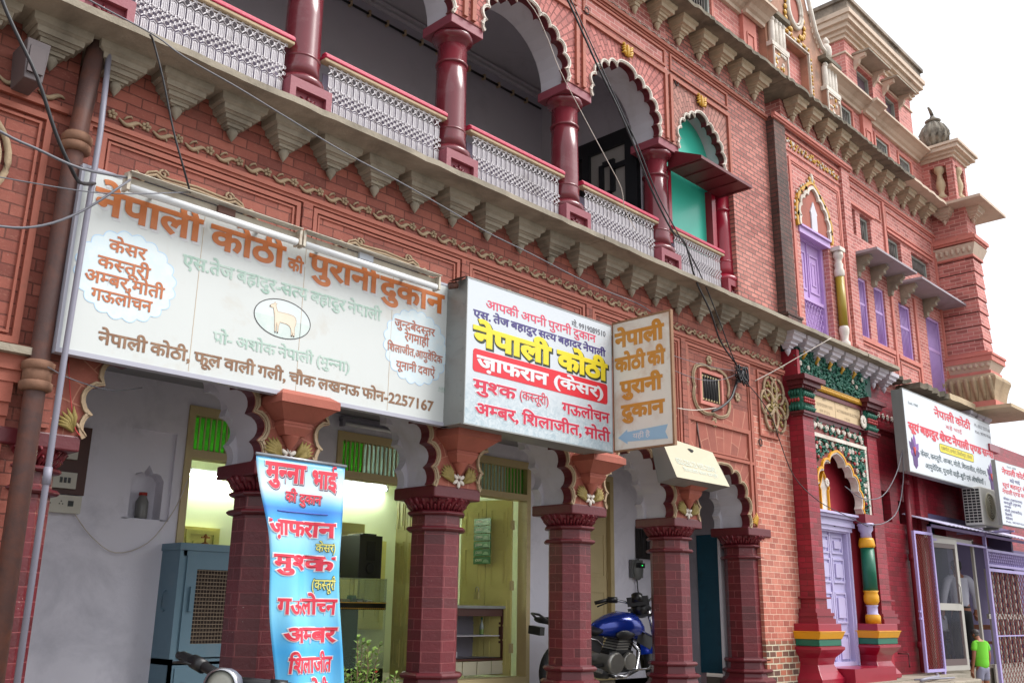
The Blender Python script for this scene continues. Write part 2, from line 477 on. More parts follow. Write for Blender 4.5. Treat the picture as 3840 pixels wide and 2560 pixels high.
g = MB(); g.box(15.4, 20, -1.1, -.12, -.02, .28)
tag(g.build('stone_step', STONE, bevel=.02), 'low stone step under the boy before the shop doorway', 'step')

# ================================================================= the building
B = thing('arcaded_building', 'old red brick arcaded building with maroon columns, cast iron balcony and stone brackets', 'building')
plinth_mb.build('plinth', CEMENT, B)

# ---- cusped arch outline, from the left springing over the crown to the right springing
def cusped(a, h, n=4, sag=.36, res=7, foot=.10, tip=.05, ex=(.96, .98)):
    """n lobes on each half; returns points (x, z) about the middle of the springing line"""
    def base(t):           # t: 0 springing .. 1 crown, right half
        th = t * math.pi / 2
        return (a * math.cos(th) ** ex[0], h * math.sin(th) ** ex[1])
    ts = [0.0, .15] + [.15 + (1 - .15) * k / n for k in range(1, n + 1)]
    half = []
    for i in range(len(ts) - 1):
        p = Vector(base(ts[i])); q = Vector(base(ts[i + 1]))
        if i == len(ts) - 2: q = Vector((0, h + tip))
        if i == 0: p = Vector((a - .015, 0)); q = Vector((a * .965 - .02, h * .23))
        if i == 1: p = Vector((a * .965 - .02, h * .23))
        ch = q - p
        nrm = Vector((ch.y, -ch.x)).normalized()
        s = sag * ch.length
        if i == 0: s *= .55
        if i == len(ts) - 2: s *= .6
        for k in range(res):
            u = k / res
            b = 4 * u * (1 - u)
            if i == len(ts) - 2:       # ogee: swings out, then up to the point
                b = math.sin(math.pi * u) * (1.25 - .9 * u)
            half.append(p + ch * u + nrm * s * (b ** .75 if b > 0 else 0))
    half.append(Vector((0, h + tip)))
    right = [(p.x, p.y) for p in half]
    left = [(-x, z) for x, z in right[:-1]]
    return left + right[::-1]

def smooth_arch(a, h, n=18):
    return [(-a * math.cos(math.pi * k / n), h * math.sin(math.pi * k / n) ** .95 if 0 < k < n else 0) for k in range(n + 1)]

def arch_plate(b, outl, xl, xr, zt, y0, y1, front, rim, z_low=0.0):
    """wall plate with an arched opening, hanging down to the springing"""
    poly = [(xl, z_low)] + ([(outl[0][0], z_low)] if z_low < 0 else []) + list(outl) + ([(outl[-1][0], z_low)] if z_low < 0 else []) + [(xr, z_low), (xr, zt), (xl, zt)]
    n0 = 1 + (1 if z_low < 0 else 0); n1 = n0 + len(outl) - 1
    b.prism(poly, y0, y1, front, side=lambda i: rim if n0 <= i < n1 else front)

def arch_part(name, xc, zs, outl, inner, back, xl, xr, zt, fm, rim, depth, border, trim_m, soff, foot_m=None, front_t=.10, border_w=.035):
    """the whole depth of one arch, as one part of the building with its moulding as a sub-part"""
    b = MB()
    arch_plate(b, outl, xl, xr, zt, 0, front_t, 0, 1)
    arch_plate(b, inner, xl, xr, zt, front_t, depth - .09, 2, 2)
    arch_plate(b, back, xl, xr, zt, depth - .09, depth, 2, 2)
    o = b.build(name, [fm, rim, soff], B, (xc, 0, zs))
    t = MB()
    t.sweep(outl, .004, border_w * .42, -.016, .004); t.sweep(outl, border_w * .5, border_w, -.024, .004)
    for s in (-1, 1):                                   # the scrolls the moulding ends in
        x, z = outl[0] if s < 0 else outl[-1]
        cx, cz = x + s * .045, z + .045
        sp = [(cx + (.042 - .0022 * k) * math.cos(k * .55) * -s, -.014 - .0006 * k, cz + (.042 - .0022 * k) * math.sin(k * .55 - 1.4)) for k in range(18)]
        t.tube(sp, .007, 5)
    t.build('arch_moulding', trim_m, o)
    return o

# ---- ground floor arcade
GC = [2.10, 3.83, 5.52, 7.27, 8.96, 10.50]              # column centres
SPR = 2.60
for i in range(5):
    xl, xr = GC[i], GC[i + 1]
    xc = (xl + xr) / 2 + (.0 if i else .02)
    a = (xr - xl) / 2 - (.265 if i else .24) - (0 if i < 4 else -.03)
    h = .62
    out = cusped(a, h, 4, .42)
    inn = smooth_arch(a + .06, h + .12)
    bk = cusped(a + .02, h + .05, sag=.36)
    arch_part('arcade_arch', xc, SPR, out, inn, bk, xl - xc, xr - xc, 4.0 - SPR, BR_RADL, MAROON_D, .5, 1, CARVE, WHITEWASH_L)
# wall above the arches
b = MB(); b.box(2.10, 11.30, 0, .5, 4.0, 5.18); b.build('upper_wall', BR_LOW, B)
b = MB(); b.box(10.50, 11.50, 0.005, .5, 1.3, 4.0); b.build('end_pier_wall', BR_ORANGE, B)
b = MB(); b.box(10.50, 11.50, 0.0, .5, .5, 1.3); b.build('bare_brick_base', BR_BASE, B)

# pier strips, panels and mouldings on the lower wall
b = MB()
PS = [2.02] + [x for x in GC[1:5]] + [10.48]
for x in GC[1:5]: b.box(x - .045, x + .045, -.03, .0, 3.1, 4.64)
b.box(2.02, 2.14, -.03, 0, 2.62, 4.64)
b.build('pier_strip', BR_LOW, B)
b = MB()
b.box(2.02, 11.3, -.045, 0, 4.665, 4.70); b.box(2.02, 11.3, -.03, 0, 4.64, 4.665)
for i in range(5):
    xl = GC[i] + .06 + (.05 if i == 0 else 0); xr = GC[i + 1] - .06
    b.frame(xl, xr, 3.35, 4.63, .035, -.022, 0); b.frame(xl + .05, xr - .05, 3.40, 4.585, .016, -.012, 0)
b.frame(10.62, 11.1, 3.75, 4.6, .03, -.02, 0)
b.build('panel_moulding', PL_REDTRIM, B)
# arch field frame of the last, visible bay
b = MB(); b.box(10.32, 10.37, -.025, 0, 2.62, 3.72); b.box(8.99, 10.37, -.025, 0, 3.72, 3.77); b.box(10.42, 10.45, -.02, 0, 2.62, 3.77)
b.build('arch_field_moulding', PL_REDTRIM, B)

# ---- flower frieze: each flower and leaf run is a small relief
fr = MB()
x = 2.26
def flower(b, x, z, y, r, mat=0, n=5, ph=0):
    for k in range(n):
        a = ph + 2 * math.pi * k / n
        b.ell((x + r * .62 * math.cos(a), y - .008, z + r * .62 * math.sin(a)), (r * .4, .012, r * .4), 7, 4, mat)
    b.ell((x, y - .016, z), (r * .24, .014, r * .24), 6, 4, mat)
while x < 11.3:
    flower(fr, x, 4.785, 0, .036, 0, 5, random.random())
    pts = [(x + .045 + .165 * k / 8, -.012, 4.772 + .022 * math.sin(k / 8 * 2 * math.pi + 2.6) - .01) for k in range(9)]
    fr.tube(pts, [.006 + .012 * math.sin(math.pi * k / 8) for k in range(9)], 6)
    fr.tube([(x + .08, -.012, 4.775), (x + .1, -.014, 4.80), (x + .125, -.014, 4.812), (x + .14, -.012, 4.80)], [.006, .009, .008, .003], 5)
    fr.tube([(x + .13, -.012, 4.755), (x + .15, -.014, 4.735), (x + .145, -.014, 4.712)], [.008, .008, .003], 5)
    x += .2405
fr.build('flower_frieze', CARVE, B)

# ---- scrolled plaster hoods over the vents above the sign
def vent_hood(x0, z0, w):
    v = MB()
    v.prism([(x0 + .05, z0 - .2), (x0 + w - .05, z0 - .2), (x0 + w - .09, z0 + .03), (x0 + w * .8, z0 + .035), (x0 + w * .76, z0 + .055), (x0 + w * .24, z0 + .055), (x0 + w * .2, z0 + .035), (x0 + .09, z0 + .03)], -.006, -.001)
    o = v.build('wall_vent', DARK_IN, B)  # flat sheet, the shade inside the vent opening painted as a dark colour
    t = MB()
    def C(pts, r): t.tube([(x0 + p[0] * w, -.015, z0 + p[1]) for p in pts], r, 6)
    for off, r in ((0, .013), (.028, .009)):
        C([(-.02, -.1 + off), (.0, .0 + off), (.05, .03 + off), (.1, .0 + off), (.13, .05 + off), (.19, .075 + off), (.24, .05 + off), (.3, .05 + off), (.5, .062 + off), (.7, .05 + off), (.76, .05 + off), (.81, .075 + off), (.87, .05 + off), (.9, .0 + off), (.95, .03 + off), (1.0, .0 + off), (1.02, -.1 + off)], r)
    for cx in (.24, .76):
        C([(cx + .04 * (1 - k / 16) * math.cos(k * .6) , .10 + .036 * (1 - k / 16) * math.sin(k * .6)) for k in range(15)], .009)
    t.build('vent_scroll', CARVE, o)
vent_hood(2.42, 4.38, .98); vent_hood(4.12, 4.38, .98); vent_hood(5.86, 4.38, .98); vent_hood(7.6, 4.38, .98)

# ---- stepped pendant corbels between the arches, with leaf carving below
def corbel(xc):
    b = MB(); c0 = 0
    def lay(w, d, z0, W, D, z1): b.frustum(xc - w / 2, xc + w / 2, -d, .0, z0, xc - W / 2, xc + W / 2, -D, .0, z1)
    lay(.30, .16, 3.10, .27, .14, 3.19)          # ogee top
    lay(.50, .275, 3.055, .40, .20, 3.10)
    lay(.50, .275, 2.995, .50, .275, 3.055)
    lay(.26, .13, 2.90, .48, .26, 2.995)
    lay(.24, .12, 2.855, .24, .12, 2.90)
    lay(.17, .085, 2.80, .24, .12, 2.855)
    b.box(xc - .125, xc + .125, -.126, 0, 2.875, 2.888)
    b.lathe([(.001, 2.69), (.03, 2.73), (.062, 2.785), (.07, 2.80)], (xc, -.03, 0), 10)
    o = b.build('pendant_corbel', PL_RED, B, bevel=.004)
    t = MB()
    for s in (-1, 1):
        for k in range(6):
            a = .35 + k * .17
            L = .20 - .012 * abs(k - 2)
            base = Vector((xc + s * (.05 + .0 * k), -.012, 2.635))
            tip = base + Vector((s * math.sin(a) * L * 1.05, -.012, math.cos(a) * L * .9))
            mid = (base + tip) / 2 + Vector((s * .012, -.014, .01))
            t.tube([base, mid, tip], [.008, .024, .002], 5, 0)
    t.build('leaf_carving', LEAF_OL, o)
    t = MB()
    for k in range(6):
        a = k * math.pi / 3 + .5
        c = (xc + .042 * math.cos(a), -.02, 2.662 + .042 * math.sin(a))
        t.ell(c, (.034, .014, .017), 7, 4, 0, Matrix.Rotation(-a, 3, 'Y'))
    t.build('carved_flower', CARVE_W, o)
for x in GC[1:5]: corbel(x)
# leaf at the springing of the half column on the left and the last one on the right
def spring_leaf(x, z, s, m1=LEAF_OL):
    t = MB()
    for k in range(6):
        a = .1 + k * .22
        base = Vector((x, -.012, z)); L = .20 - .015 * k
        tip = base + Vector((-s * math.sin(a) * L, -.012, math.cos(a) * L * .8))
        t.tube([base, (base + tip) / 2 + Vector((0, -.014, .012)), tip], [.007, .018, .002], 5)
    t.build('leaf_carving', m1, B)
spring_leaf(2.29, 2.62, 1); spring_leaf(10.42, 2.62, 1, GOLD)

# ---- columns of the arcade
def octa(r): return r / math.cos(math.pi / 8)
def ring(b, r0, z, hh, dr, n=8, mat=0):
    b.lathe([(octa(r0), z - hh), (octa(r0 + dr * .7), z - hh * .8), (octa(r0 + dr), z - hh * .2), (octa(r0 + dr), z + hh * .2), (octa(r0 + dr * .7), z + hh * .8), (octa(r0), z + hh)], (0, 0, 0), n, mat, False, math.pi / 8)
def column(name='arcade_column'):
    o = MB()
    r = .2
    o.lathe([(octa(r), 1.1), (octa(r), 2.38)], (0, 0, 0), 8, 0, False, math.pi / 8)
    sh = o.build(name, BR_MAR, B)
    d = MB()
    q = MB()
    for z, hh, dr in ((2.255, .022, .045), (2.385, .02, .04)): ring(q, r, z, hh, dr)
    q.build('column_collar', MAROON_D, sh)
    for z, hh, dr in ((1.085, .026, .05), (.965, .028, .075)): ring(d, r, z, hh, dr)
    d.lathe([(octa(r), 1.12), (octa(r + .015), 1.06), (octa(r + .03), .94)], (0, 0, 0), 8, 0, False, math.pi / 8)
    d.lathe([(octa(r + .1), .80), (octa(r + .1), .86), (octa(r + .05), .90), (octa(r + .035), .95)], (0, 0, 0), 8, 0, False, math.pi / 8)
    d.build('column_base', MAROON_D, sh)
    c = MB()
    c.lathe([(octa(.19), 2.395), (octa(.205), 2.43), (octa(.245), 2.475), (octa(.262), 2.51)], (0, 0, 0), 8, 0, False, math.pi / 8)
    for k in range(24):                                  # carved leaves
        a = 2 * math.pi * (k + .5) / 24
        for (z0, z1, r0, r1, w) in ((2.40, 2.50, .205, .275, .02), (2.40, 2.455, .21, .25, .016)):
            aa = a + (.13 if z1 < 2.48 else 0)
            pts = [((r0 + (r1 - r0) * u ** 1.6) * math.cos(aa), (r0 + (r1 - r0) * u ** 1.6) * math.sin(aa), z0 + (z1 - z0) * u) for u in (0, .4, .8, 1.0)]
            pts.append((pts[-1][0] * 1.03, pts[-1][1] * 1.03, z1 - .012))
            c.tube(pts, [w * .5, w * .8, w, w * .7, w * .3], 5)
    c.build('column_capital', MAROON_ST, sh)
    q = MB(); q.box(-.265, .265, -.265, .265, 2.50, 2.60)
    q.build('column_abacus', MAROON_D, sh, bevel=.012)
    return sh
c0 = column(); c0.location = (GC[2], .25, 0)
for x in (GC[1], GC[3], GC[4]): place(c0, B, (x, .25, 0))
place(c0, B, (GC[0] - .02, .25, 0)); place(c0, B, (GC[5] - .02, .25, 0))

# ---- balcony slab and brackets
def ragged_slab(name, x0, x1, ye, z0, t, m, yb=.05, jit=.012, step=.11, seed=1):
    rnd = random.Random(seed)
    b = MB(); n = max(2, int((x1 - x0) / step)); vs = []; fs = []
    for k in range(n + 1):
        x = x0 + (x1 - x0) * k / n
        j = rnd.uniform(-jit, jit); jz = rnd.uniform(-jit, jit) * .4
        vs += [(x, ye + j, z0 + jz), (x, ye + j * .8, z0 + t + jz), (x, yb, z0 + t), (x, yb, z0)]
    for k in range(n):
        a = k * 4; c = a + 4
        fs += [(a, c, c + 1, a + 1), (a + 1, c + 1, c + 2, a + 2), (a + 2, c + 2, c + 3, a + 3), (a + 3, c + 3, c, a)]
    fs += [(0, 1, 2, 3), (n * 4 + 3, n * 4 + 2, n * 4 + 1, n * 4)]
    b.add(vs, fs)
    return b.build(name, m, B)
ragged_slab('balcony_slab', -2.5, 7.02, -.435, 5.18, .05, STONE, .5, .008, .13, 2)
ragged_slab('balcony_slab', 7.03, 13.05, -.43, 5.18, .052, STONE, .5, .006, .13, 3)
ragged_slab('balcony_slab', 13.06, 14.15, -.44, 5.175, .05, STONE, .3, .008, .13, 4)
ragged_slab('balcony_slab', 14.16, 15.0, -.22, 5.16, .06, STONE_D, .3, .05, .06, 5)
ragged_slab('balcony_slab', 15.0, 16.1, -.42, 5.06, .09, STONE_D, .3, .05, .07, 6)
ragged_slab('balcony_slab', 16.11, 17.3, -.44, 5.07, .1, STONE_CR, .3, .012, .13, 7)

def bracket(name, mats, h=.25, w=.365, d=.2, LL=None):
    b = MB()
    L = LL or [(1.0, 1.0, 0, .2), (.93, .95, .2, .25), (.80, .84, .25, .40), (.72, .75, .40, .45), (.58, .62, .45, .57), (.48, .52, .57, .61), (.37, .42, .61, .70), (.28, .33, .70, .74)]
    for k, (fw, fd, a, c) in enumerate(L):
        nx = L[k + 1][0] if k + 1 < len(L) else .2
        taper = .97 if k % 2 == 0 else .9
        b.frustum(-w / 2 * fw * taper, w / 2 * fw * taper, -d * fd * taper, 0, -h * c, -w / 2 * fw, w / 2 * fw, -d * fd, 0, -h * a)
    b.lathe([(.001, -h * 1.10), (.018, -h * 1.0), (.036, -h * .88), (.042, -h * .80), (.034, -h * .76), (.03, -h * .73)], (0, -.045, 0), 12)
    return b.build(name, mats, B)
br0 = bracket('balcony_bracket', STONE, .262, .375, .21)
br0.location = (-.41, 0, 5.18)
x = .03
while x < 11.2:
    if abs(x - 1.99) > .16: place(br0, B, (x + (.02 if x < 2 else 0), 0, 5.18))
    x += .4415
brw = bracket('balcony_bracket', BRK_W, .27, .33, .24)
brw.location = (11.28, -.07, 5.18)
for k in range(1, 9): place(brw, B, (11.28 + k * .372, -.07, 5.18))

# ---- first floor: columns, railings, arches
UC = [2.13, 3.81, 5.49, 7.17, 8.86]
def upper_column(m, name='balcony_column'):
    s = MB()
    s.lathe([(.165, 5.80), (.158, 5.9), (.15, 6.4), (.145, 6.93)], (0, 0, 0), 28)
    for z in (5.98, 6.70): s.lathe([(.15, z - .016), (.163, z - .008), (.163, z + .008), (.15, z + .016)], (0, 0, 0), 28)
    sh = s.build(name, m, B)
    p = MB(); p.box(-.2, .2, -.2, .2, 5.225, 5.40, 0); p.box(-.2, .2, -.2, .2, 5.62, 5.70, 0)
    for sx in (-1, 1): p.box(sx * .2 - .055 * (sx > 0), sx * .2 + .055 * (sx < 0), -.2, .2, 5.40, 5.62)
    p.box(-.145, .145, -.15, .2, 5.40, 5.62)
    o = p.build('column_pedestal', MAROON_P if m is MAROON else CRIM_D, sh)
    f = MB()
    for k in range(8):
        a = k * math.pi / 4
        f.tube([(0.012 * math.cos(a), -.155, 5.51 + .012 * math.sin(a)), (.05 * math.cos(a + .15), -.168, 5.51 + .05 * math.sin(a + .15)), (.098 * math.cos(a), -.155, 5.51 + .098 * math.sin(a))], [.012, .02, .003], 5)
    f.ell((0, -.165, 5.51), (.018, .014, .018))
    f.build('pedestal_flower', MAROON_ST, o)
    t = MB(); t.lathe([(.19, 5.70), (.205, 5.715), (.212, 5.74), (.205, 5.765), (.18, 5.785), (.165, 5.80)], (0, 0, 0), 28)
    t.lathe([(.146, 6.90), (.15, 6.935), (.175, 6.945), (.20, 6.97), (.205, 7.0), (.195, 7.02)], (0, 0, 0), 28)
    t.build('column_collar', m, sh)
    q = MB(); q.box(-.212, .212, -.212, .212, 7.02, 7.12); q.build('column_abacus', MAROON_P if m is MAROON else CRIM_D, sh, bevel=.006)
    return sh
u0 = upper_column(MAROON); u0.location = (UC[2], .22, 0)
for x in (UC[0], UC[1], UC[3], UC[4]): place(u0, B, (x, .22, 0))
ue = upper_column(CRIM); ue.location = (10.30, .22, 0)

# cast iron grille: one bay, drawn about its left end
def grille(w, m, name='railing_grille'):
    b = MB()
    p = .0655; n = int(w / p); p = w / n
    z0, z1 = 5.225, 6.02
    def T(pts, r=.0042, closed=False): b.tube(pts, r, 3, 0, False, closed)
    def hexa(x, za, zb, k):
        c = .022 * k; e = .014 * k
        T([(x - c, 0, za + e), (x, 0, za), (x + c, 0, za + e), (x + c, 0, zb - e), (x, 0, zb), (x - c, 0, zb - e)], .004, True)
    rows = [(5.285, 5.43), (5.545, 5.69), (5.80, 5.93)]
    for i in range(n):
        x = (i + .5) * p
        for za, zb in rows:
            hexa(x, za, zb, 1.08)
            b.prism([(x - .019, za + .02), (x, za + .008), (x + .019, za + .02), (x + .019, zb - .02), (x, zb - .008), (x - .019, zb - .02)], .004, .007)
            T([(x - .008, -.002, za + .02), (x - .008, -.002, zb - .02)], .0035); T([(x + .008, -.002, za + .02), (x + .008, -.002, zb - .02)], .0035)
        for za, zb in ((5.235, 5.285), (5.43, 5.545), (5.69, 5.80), (5.93, 6.005)):
            m_ = max(1, round((zb - za) / .056)); hh = (zb - za) / m_
            for r in range(m_):
                q0 = za + r * hh; q1 = q0 + hh
                T([(x - p / 2, 0, q0), (x + p / 2, 0, q1)], .0045); T([(x + p / 2, 0, q0), (x - p / 2, 0, q1)], .0045)
                zc = (q0 + q1) / 2
                T([(x + .014 * math.cos(a), -.003, zc + .014 * math.sin(a)) for a in (0, 1.05, 2.1, 3.14, 4.19, 5.24)], .0045, True)
                T([(x + p / 2 + .014 * math.cos(a), -.003, q1 + .014 * math.sin(a)) for a in (0, 1.05, 2.1, 3.14, 4.19, 5.24)], .0045, True)
    T([(0, 0, 5.23), (w, 0, 5.23)], .006); T([(0, 0, 6.005), (w, 0, 6.005)], .006)
    return b.build(name, m, B)
def railing(x0, x1, z1=6.02, backed=True, base=None):
    w = x1 - x0
    if base is None: gr = grille(w, IRON_W)
    else:
        gr = place(base, B); gr.scale = (w / GW, 1, 1)
        for ch in list(gr.children): bpy.data.objects.remove(ch)
    gr.location = (x0, .12, 0)
    return gr
GW = 1.25
bays = [(2.34, 3.60), (4.02, 5.28), (5.70, 6.96), (7.38, 8.65), (9.07, 10.09), (-.2, 1.92)]
g0 = None
for k, (a, c) in enumerate(bays):
    if g0 is None:
        GW = c - a; g0 = railing(a, c)
    else: railing(a, c, base=g0)
for a, c in bays:
    r = MB(); r.box(a - .06, c + .06, .075, .175, 6.05, 6.085); r.box(a - .06, c + .06, .085, .165, 6.02, 6.05, 1)
    r.box(a - .06, c + .06, .095, .155, 6.085, 6.105)
    r.build('handrail', [RAIL_P, STONE_CR], B, bevel=.008)
    r = MB(); r.box(a, c, .20, .21, 5.23, 5.97); r.build('railing_backing', BACK_L, B)

USP = 7.12
uaps = [(2.13, 3.81), (3.81, 5.49), (5.49, 7.17), (7.17, 8.86), (8.86, 10.30), (.4, 2.13)]
for i, (xl, xr) in enumerate(uaps):
    xc = (xl + xr) / 2; a = (xr - xl) / 2 - .215; h = .60
    out = cusped(a, h - .03, 5, .46, tip=.10, ex=(.98, .94))
    inn = smooth_arch(a + .055, h + .10)
    fm = BR_RADO if i == 4 else BR_RAD
    arch_part('balcony_arch', xc, USP, out, inn, inn, xl - xc, xr - xc, 8.10 - USP, fm, MAROON_D, .42, 1, CARVE_W, WHITEWASH_L, front_t=.08)
    # gold crest over the crown
    t = MB()
    for s in (-1, 1):
        for k in range(4):
            t.tube([(xc + s * .015, -.02, 7.90 + .028 * k), (xc + s * (.07 + .01 * (k % 2)), -.04, 7.925 + .034 * k), (xc + s * .10, -.02, 7.905 + .04 * k)], [.012, .022, .004], 5)
    t.ell((xc, -.035, 7.965), (.03, .025, .085)); t.build('gold_crest', GOLD, B)
b = MB(); b.box(.4, 8.86, 0, .42, 8.10, 8.85); b.build('upper_wall', BR_UP, B)
b = MB(); b.box(8.86, 11.3, 0, .42, 8.10, 8.85); b.box(10.30, 11.3, 0, .42, 5.23, 8.10); b.build('upper_wall', BR_OLD, B)
b = MB()
for xl, xr in uaps:                                        # frames of the arch fields and the frieze panels
    for x, s in ((xl, 1), (xr, -1)):
        xx = x + s * .03
        b.box(min(xx, xx + s * .05), max(xx, xx + s * .05), -.03, 0, 7.14, 8.06)
    b.box(xl + .08, xr - .08, -.03, 0, 8.01, 8.06)
    b.frame(xl + .05, xr - .05, 8.12, 8.36, .03, -.022, 0)
b.box(.4, 11.3, -.04, 0, 8.41, 8.455); b.box(.4, 11.3, -.02, 0, 8.385, 8.41)
b.build('upper_panel_moulding', PL_REDTRIM, B)
def rosettes(x0, x1, y, z, m=CARVE_W, dx=.2):
    t = MB(); x = x0
    while x < x1:
        flower(t, x, z, y, .028, 0, 4, .6)
        t.tube([(x + .035, y - .008, z), (x + .1, y - .012, z + .01), (x + dx - .035, y - .008, z)], .006, 4)
        x += dx
    t.build('rosette_frieze', m, B)
rosettes(.5, 11.2, 0, 8.50)

# ---- the veranda of the first floor
b = MB(); b.box(-1, 10.5, 2.1, 2.25, 5.2, 8.6); b.box(-1, -.9, .42, 2.1, 5.2, 8.6); b.box(10.4, 10.5, .42, 2.1, 5.2, 8.6); b.build('veranda_back_wall', paint('blue_grey_wash', (178, 176, 188), .85, .08, 2, dirt=.3, dcol=(140, 138, 150), dscale=1.2, bump=.1), B)
b = MB(); b.box(8.86, 9.0, .42, 2.1, 5.2, 8.6); b.build('veranda_end_wall', WHITEWASH, B)
b = MB(); b.box(-1, 10.5, .42, 2.25, 8.6, 8.7); b.build('veranda_ceiling', WHITEWASH, B)
b = MB(); b.box(-1, 10.5, .42, 2.25, 5.1, 5.2); b.build('veranda_floor', CEMENT, B)
b = MB()
for z, d in ((8.54, .06), (8.48, .035)): b.box(-.9, 8.86, 2.1 - d, 2.1, z, z + .035)
b.build('ceiling_moulding', WHITEWASH_L, B)
b = MB(); b.tube([(1, 2.07, 8.33), (8.8, 2.07, 8.33)], .016, 6)
for k in range(28): b.box(1.2 + k * .27, 1.225 + k * .27, 2.045, 2.1, 8.30, 8.37, 1)
b.build('conduit_pipe', [BLACK_W, STONE_CR], B)
b = MB(); b.box(6.25, 7.3, 2.04, 2.1, 6.78, 7.14, 0); b.box(6.3, 7.25, 2.025, 2.04, 6.81, 7.10, 1); b.build('veranda_window', [CREAM_DOOR, DARK_IN], B)
# black lattice screen on the end wall
b = MB(); b.frame(0, 1, 0, 1, .1, 0, .05)
def yz_bar(b, y0, y1, z0, z1, x0=8.78, x1=8.86, mat=0): b.box(x0, x1, y0, y1, z0, z1, mat)
b = MB()
yz_bar(b, .44, 1.85, 7.30, 7.50); yz_bar(b, .44, .62, 5.2, 7.30); yz_bar(b, 1.78, 1.85, 5.2, 7.30); yz_bar(b, 1.2, 1.32, 5.2, 7.30)
yz_bar(b, .62, 1.2, 6.30, 6.36); yz_bar(b, .62, .80, 7.0, 7.06); yz_bar(b, 1.02, 1.2, 6.72, 6.78)
for y0, y1, z0, z1 in ((.80, .86, 6.70, 7.14), (.98, 1.04, 6.66, 7.10), (.86, .98, 7.08, 7.14), (.86, .98, 6.66, 6.72)): yz_bar(b, y0, y1, z0, z1)
yz_bar(b, .62, 1.2, 5.2, 7.30, 8.825, 8.858, 1); yz_bar(b, 1.32, 1.78, 5.2, 7.30, 8.825, 8.858, 2)
b.build('lattice_screen', [BLACK_W, SPECK, DARK_IN], B)

# ---- teal bay
b = MB(); b.box(8.98, 10.2, .24, .27, 5.6, 7.85); b.build('teal_sheet', TEAL, B)
b = MB(); b.box(9.99, 10.08, .14, .24, 5.23, 6.9); b.box(9.02, 9.08, .14, .24, 5.9, 6.9); b.build('bay_frame', CRIM, B)
b = MB(); b.box(9.08, 9.99, .17, .24, 6.02, 6.08); b.build('bay_sill', RAIL_P, B)
b = MB(); b.prism([(.12, 7.10), (.12, 6.84), (-.36, 6.83), (-.36, 6.87)], 8.99, 10.16, plane='YZ')
for k in range(5): b.box(9.02 + k * .27, 9.03 + k * .27, -.34, .1, 6.822, 6.832)
b.build('window_hood', paint('dark_red_tin', (92, 22, 30), .45, .15, 5), B)
# ================================================================= left end of the arcade and the veranda of the ground floor
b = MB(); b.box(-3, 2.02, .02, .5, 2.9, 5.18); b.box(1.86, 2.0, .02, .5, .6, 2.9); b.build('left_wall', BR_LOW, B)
b = MB()
b.box(-3, 1.98, -.02, .02, 4.665, 4.70); b.frame(.2, 1.90, 3.1, 4.62, .04, -.012, .02); b.frame(.26, 1.84, 3.16, 4.56, .016, .0, .02)
b.box(-3, 1.98, -.07, .02, 2.93, 3.02); b.box(-3, 1.93, -.05, .02, 2.86, 2.93)
b.build('panel_moulding', PL_REDTRIM, B)
b = MB(); b.box(-3, 1.99, -.13, .02, 3.02, 3.065); b.build('stone_ledge', STONE, B)
fr2 = MB(); x = .3
while x < 1.9:
    flower(fr2, x, 4.785, .02, .036)
    fr2.tube([(x + .045 + .165 * k / 8, .01, 4.772 + .022 * math.sin(k / 8 * 2 * math.pi + 2.6) - .01) for k in range(9)], [.006 + .012 * math.sin(math.pi * k / 8) for k in range(9)], 6)
    x += .2405
fr2.build('flower_frieze', CARVE, B)
t = MB()
for r_, rr in ((.34, .022), (.29, .012)):
    t.tube([(1.34 + r_ * math.cos(k * math.pi / 16), .0, 4.22 + r_ * math.sin(k * math.pi / 16)) for k in range(32)], rr, 6, closed=True)
for k in range(8):
    a = k * math.pi / 4
    t.tube([(1.34 + .05 * math.cos(a), 0, 4.22 + .05 * math.sin(a)), (1.34 + .16 * math.cos(a + .2), -.02, 4.22 + .16 * math.sin(a + .2)), (1.34 + .26 * math.cos(a), 0, 4.22 + .26 * math.sin(a))], [.02, .035, .006], 5)
t.build('round_ornament', CARVE, B)
# arch recess left of the pipe, its inside shade painted as a dark sheet
b = MB(); b.box(-3, 1.86, .3, .34, .6, 2.9); b.build('recess_dark_sheet', DARK_IN, B)
b = MB(); b.box(1.72, 1.90, -.04, .3, 2.74, 2.86); b.box(1.76, 1.90, -.02, .3, 2.66, 2.74); b.box(1.80, 1.90, 0, .3, .6, 2.66); b.build('pier_impost', PL_RED, B)

# back wall with its door openings (Y 1.5)
YB = 1.5
DO = [(3.80, 5.10), (5.33, 6.60), (6.78, 8.03)]
b = MB()
edges = [1.9]
for a, c in DO: edges += [a, c]
edges += [8.45, 9.55, 11.4]
b.box(1.9, 3.28, YB, YB + .18, .70, 3.4)
b.box(3.28, 3.80, YB, YB + .18, 2.98, 3.4); b.box(3.28, 3.33, YB, YB + .18, .70, 2.98); b.box(3.72, 3.80, YB, YB + .18, .70, 2.98); b.box(3.33, 3.72, YB, YB + .18, .70, 2.26)
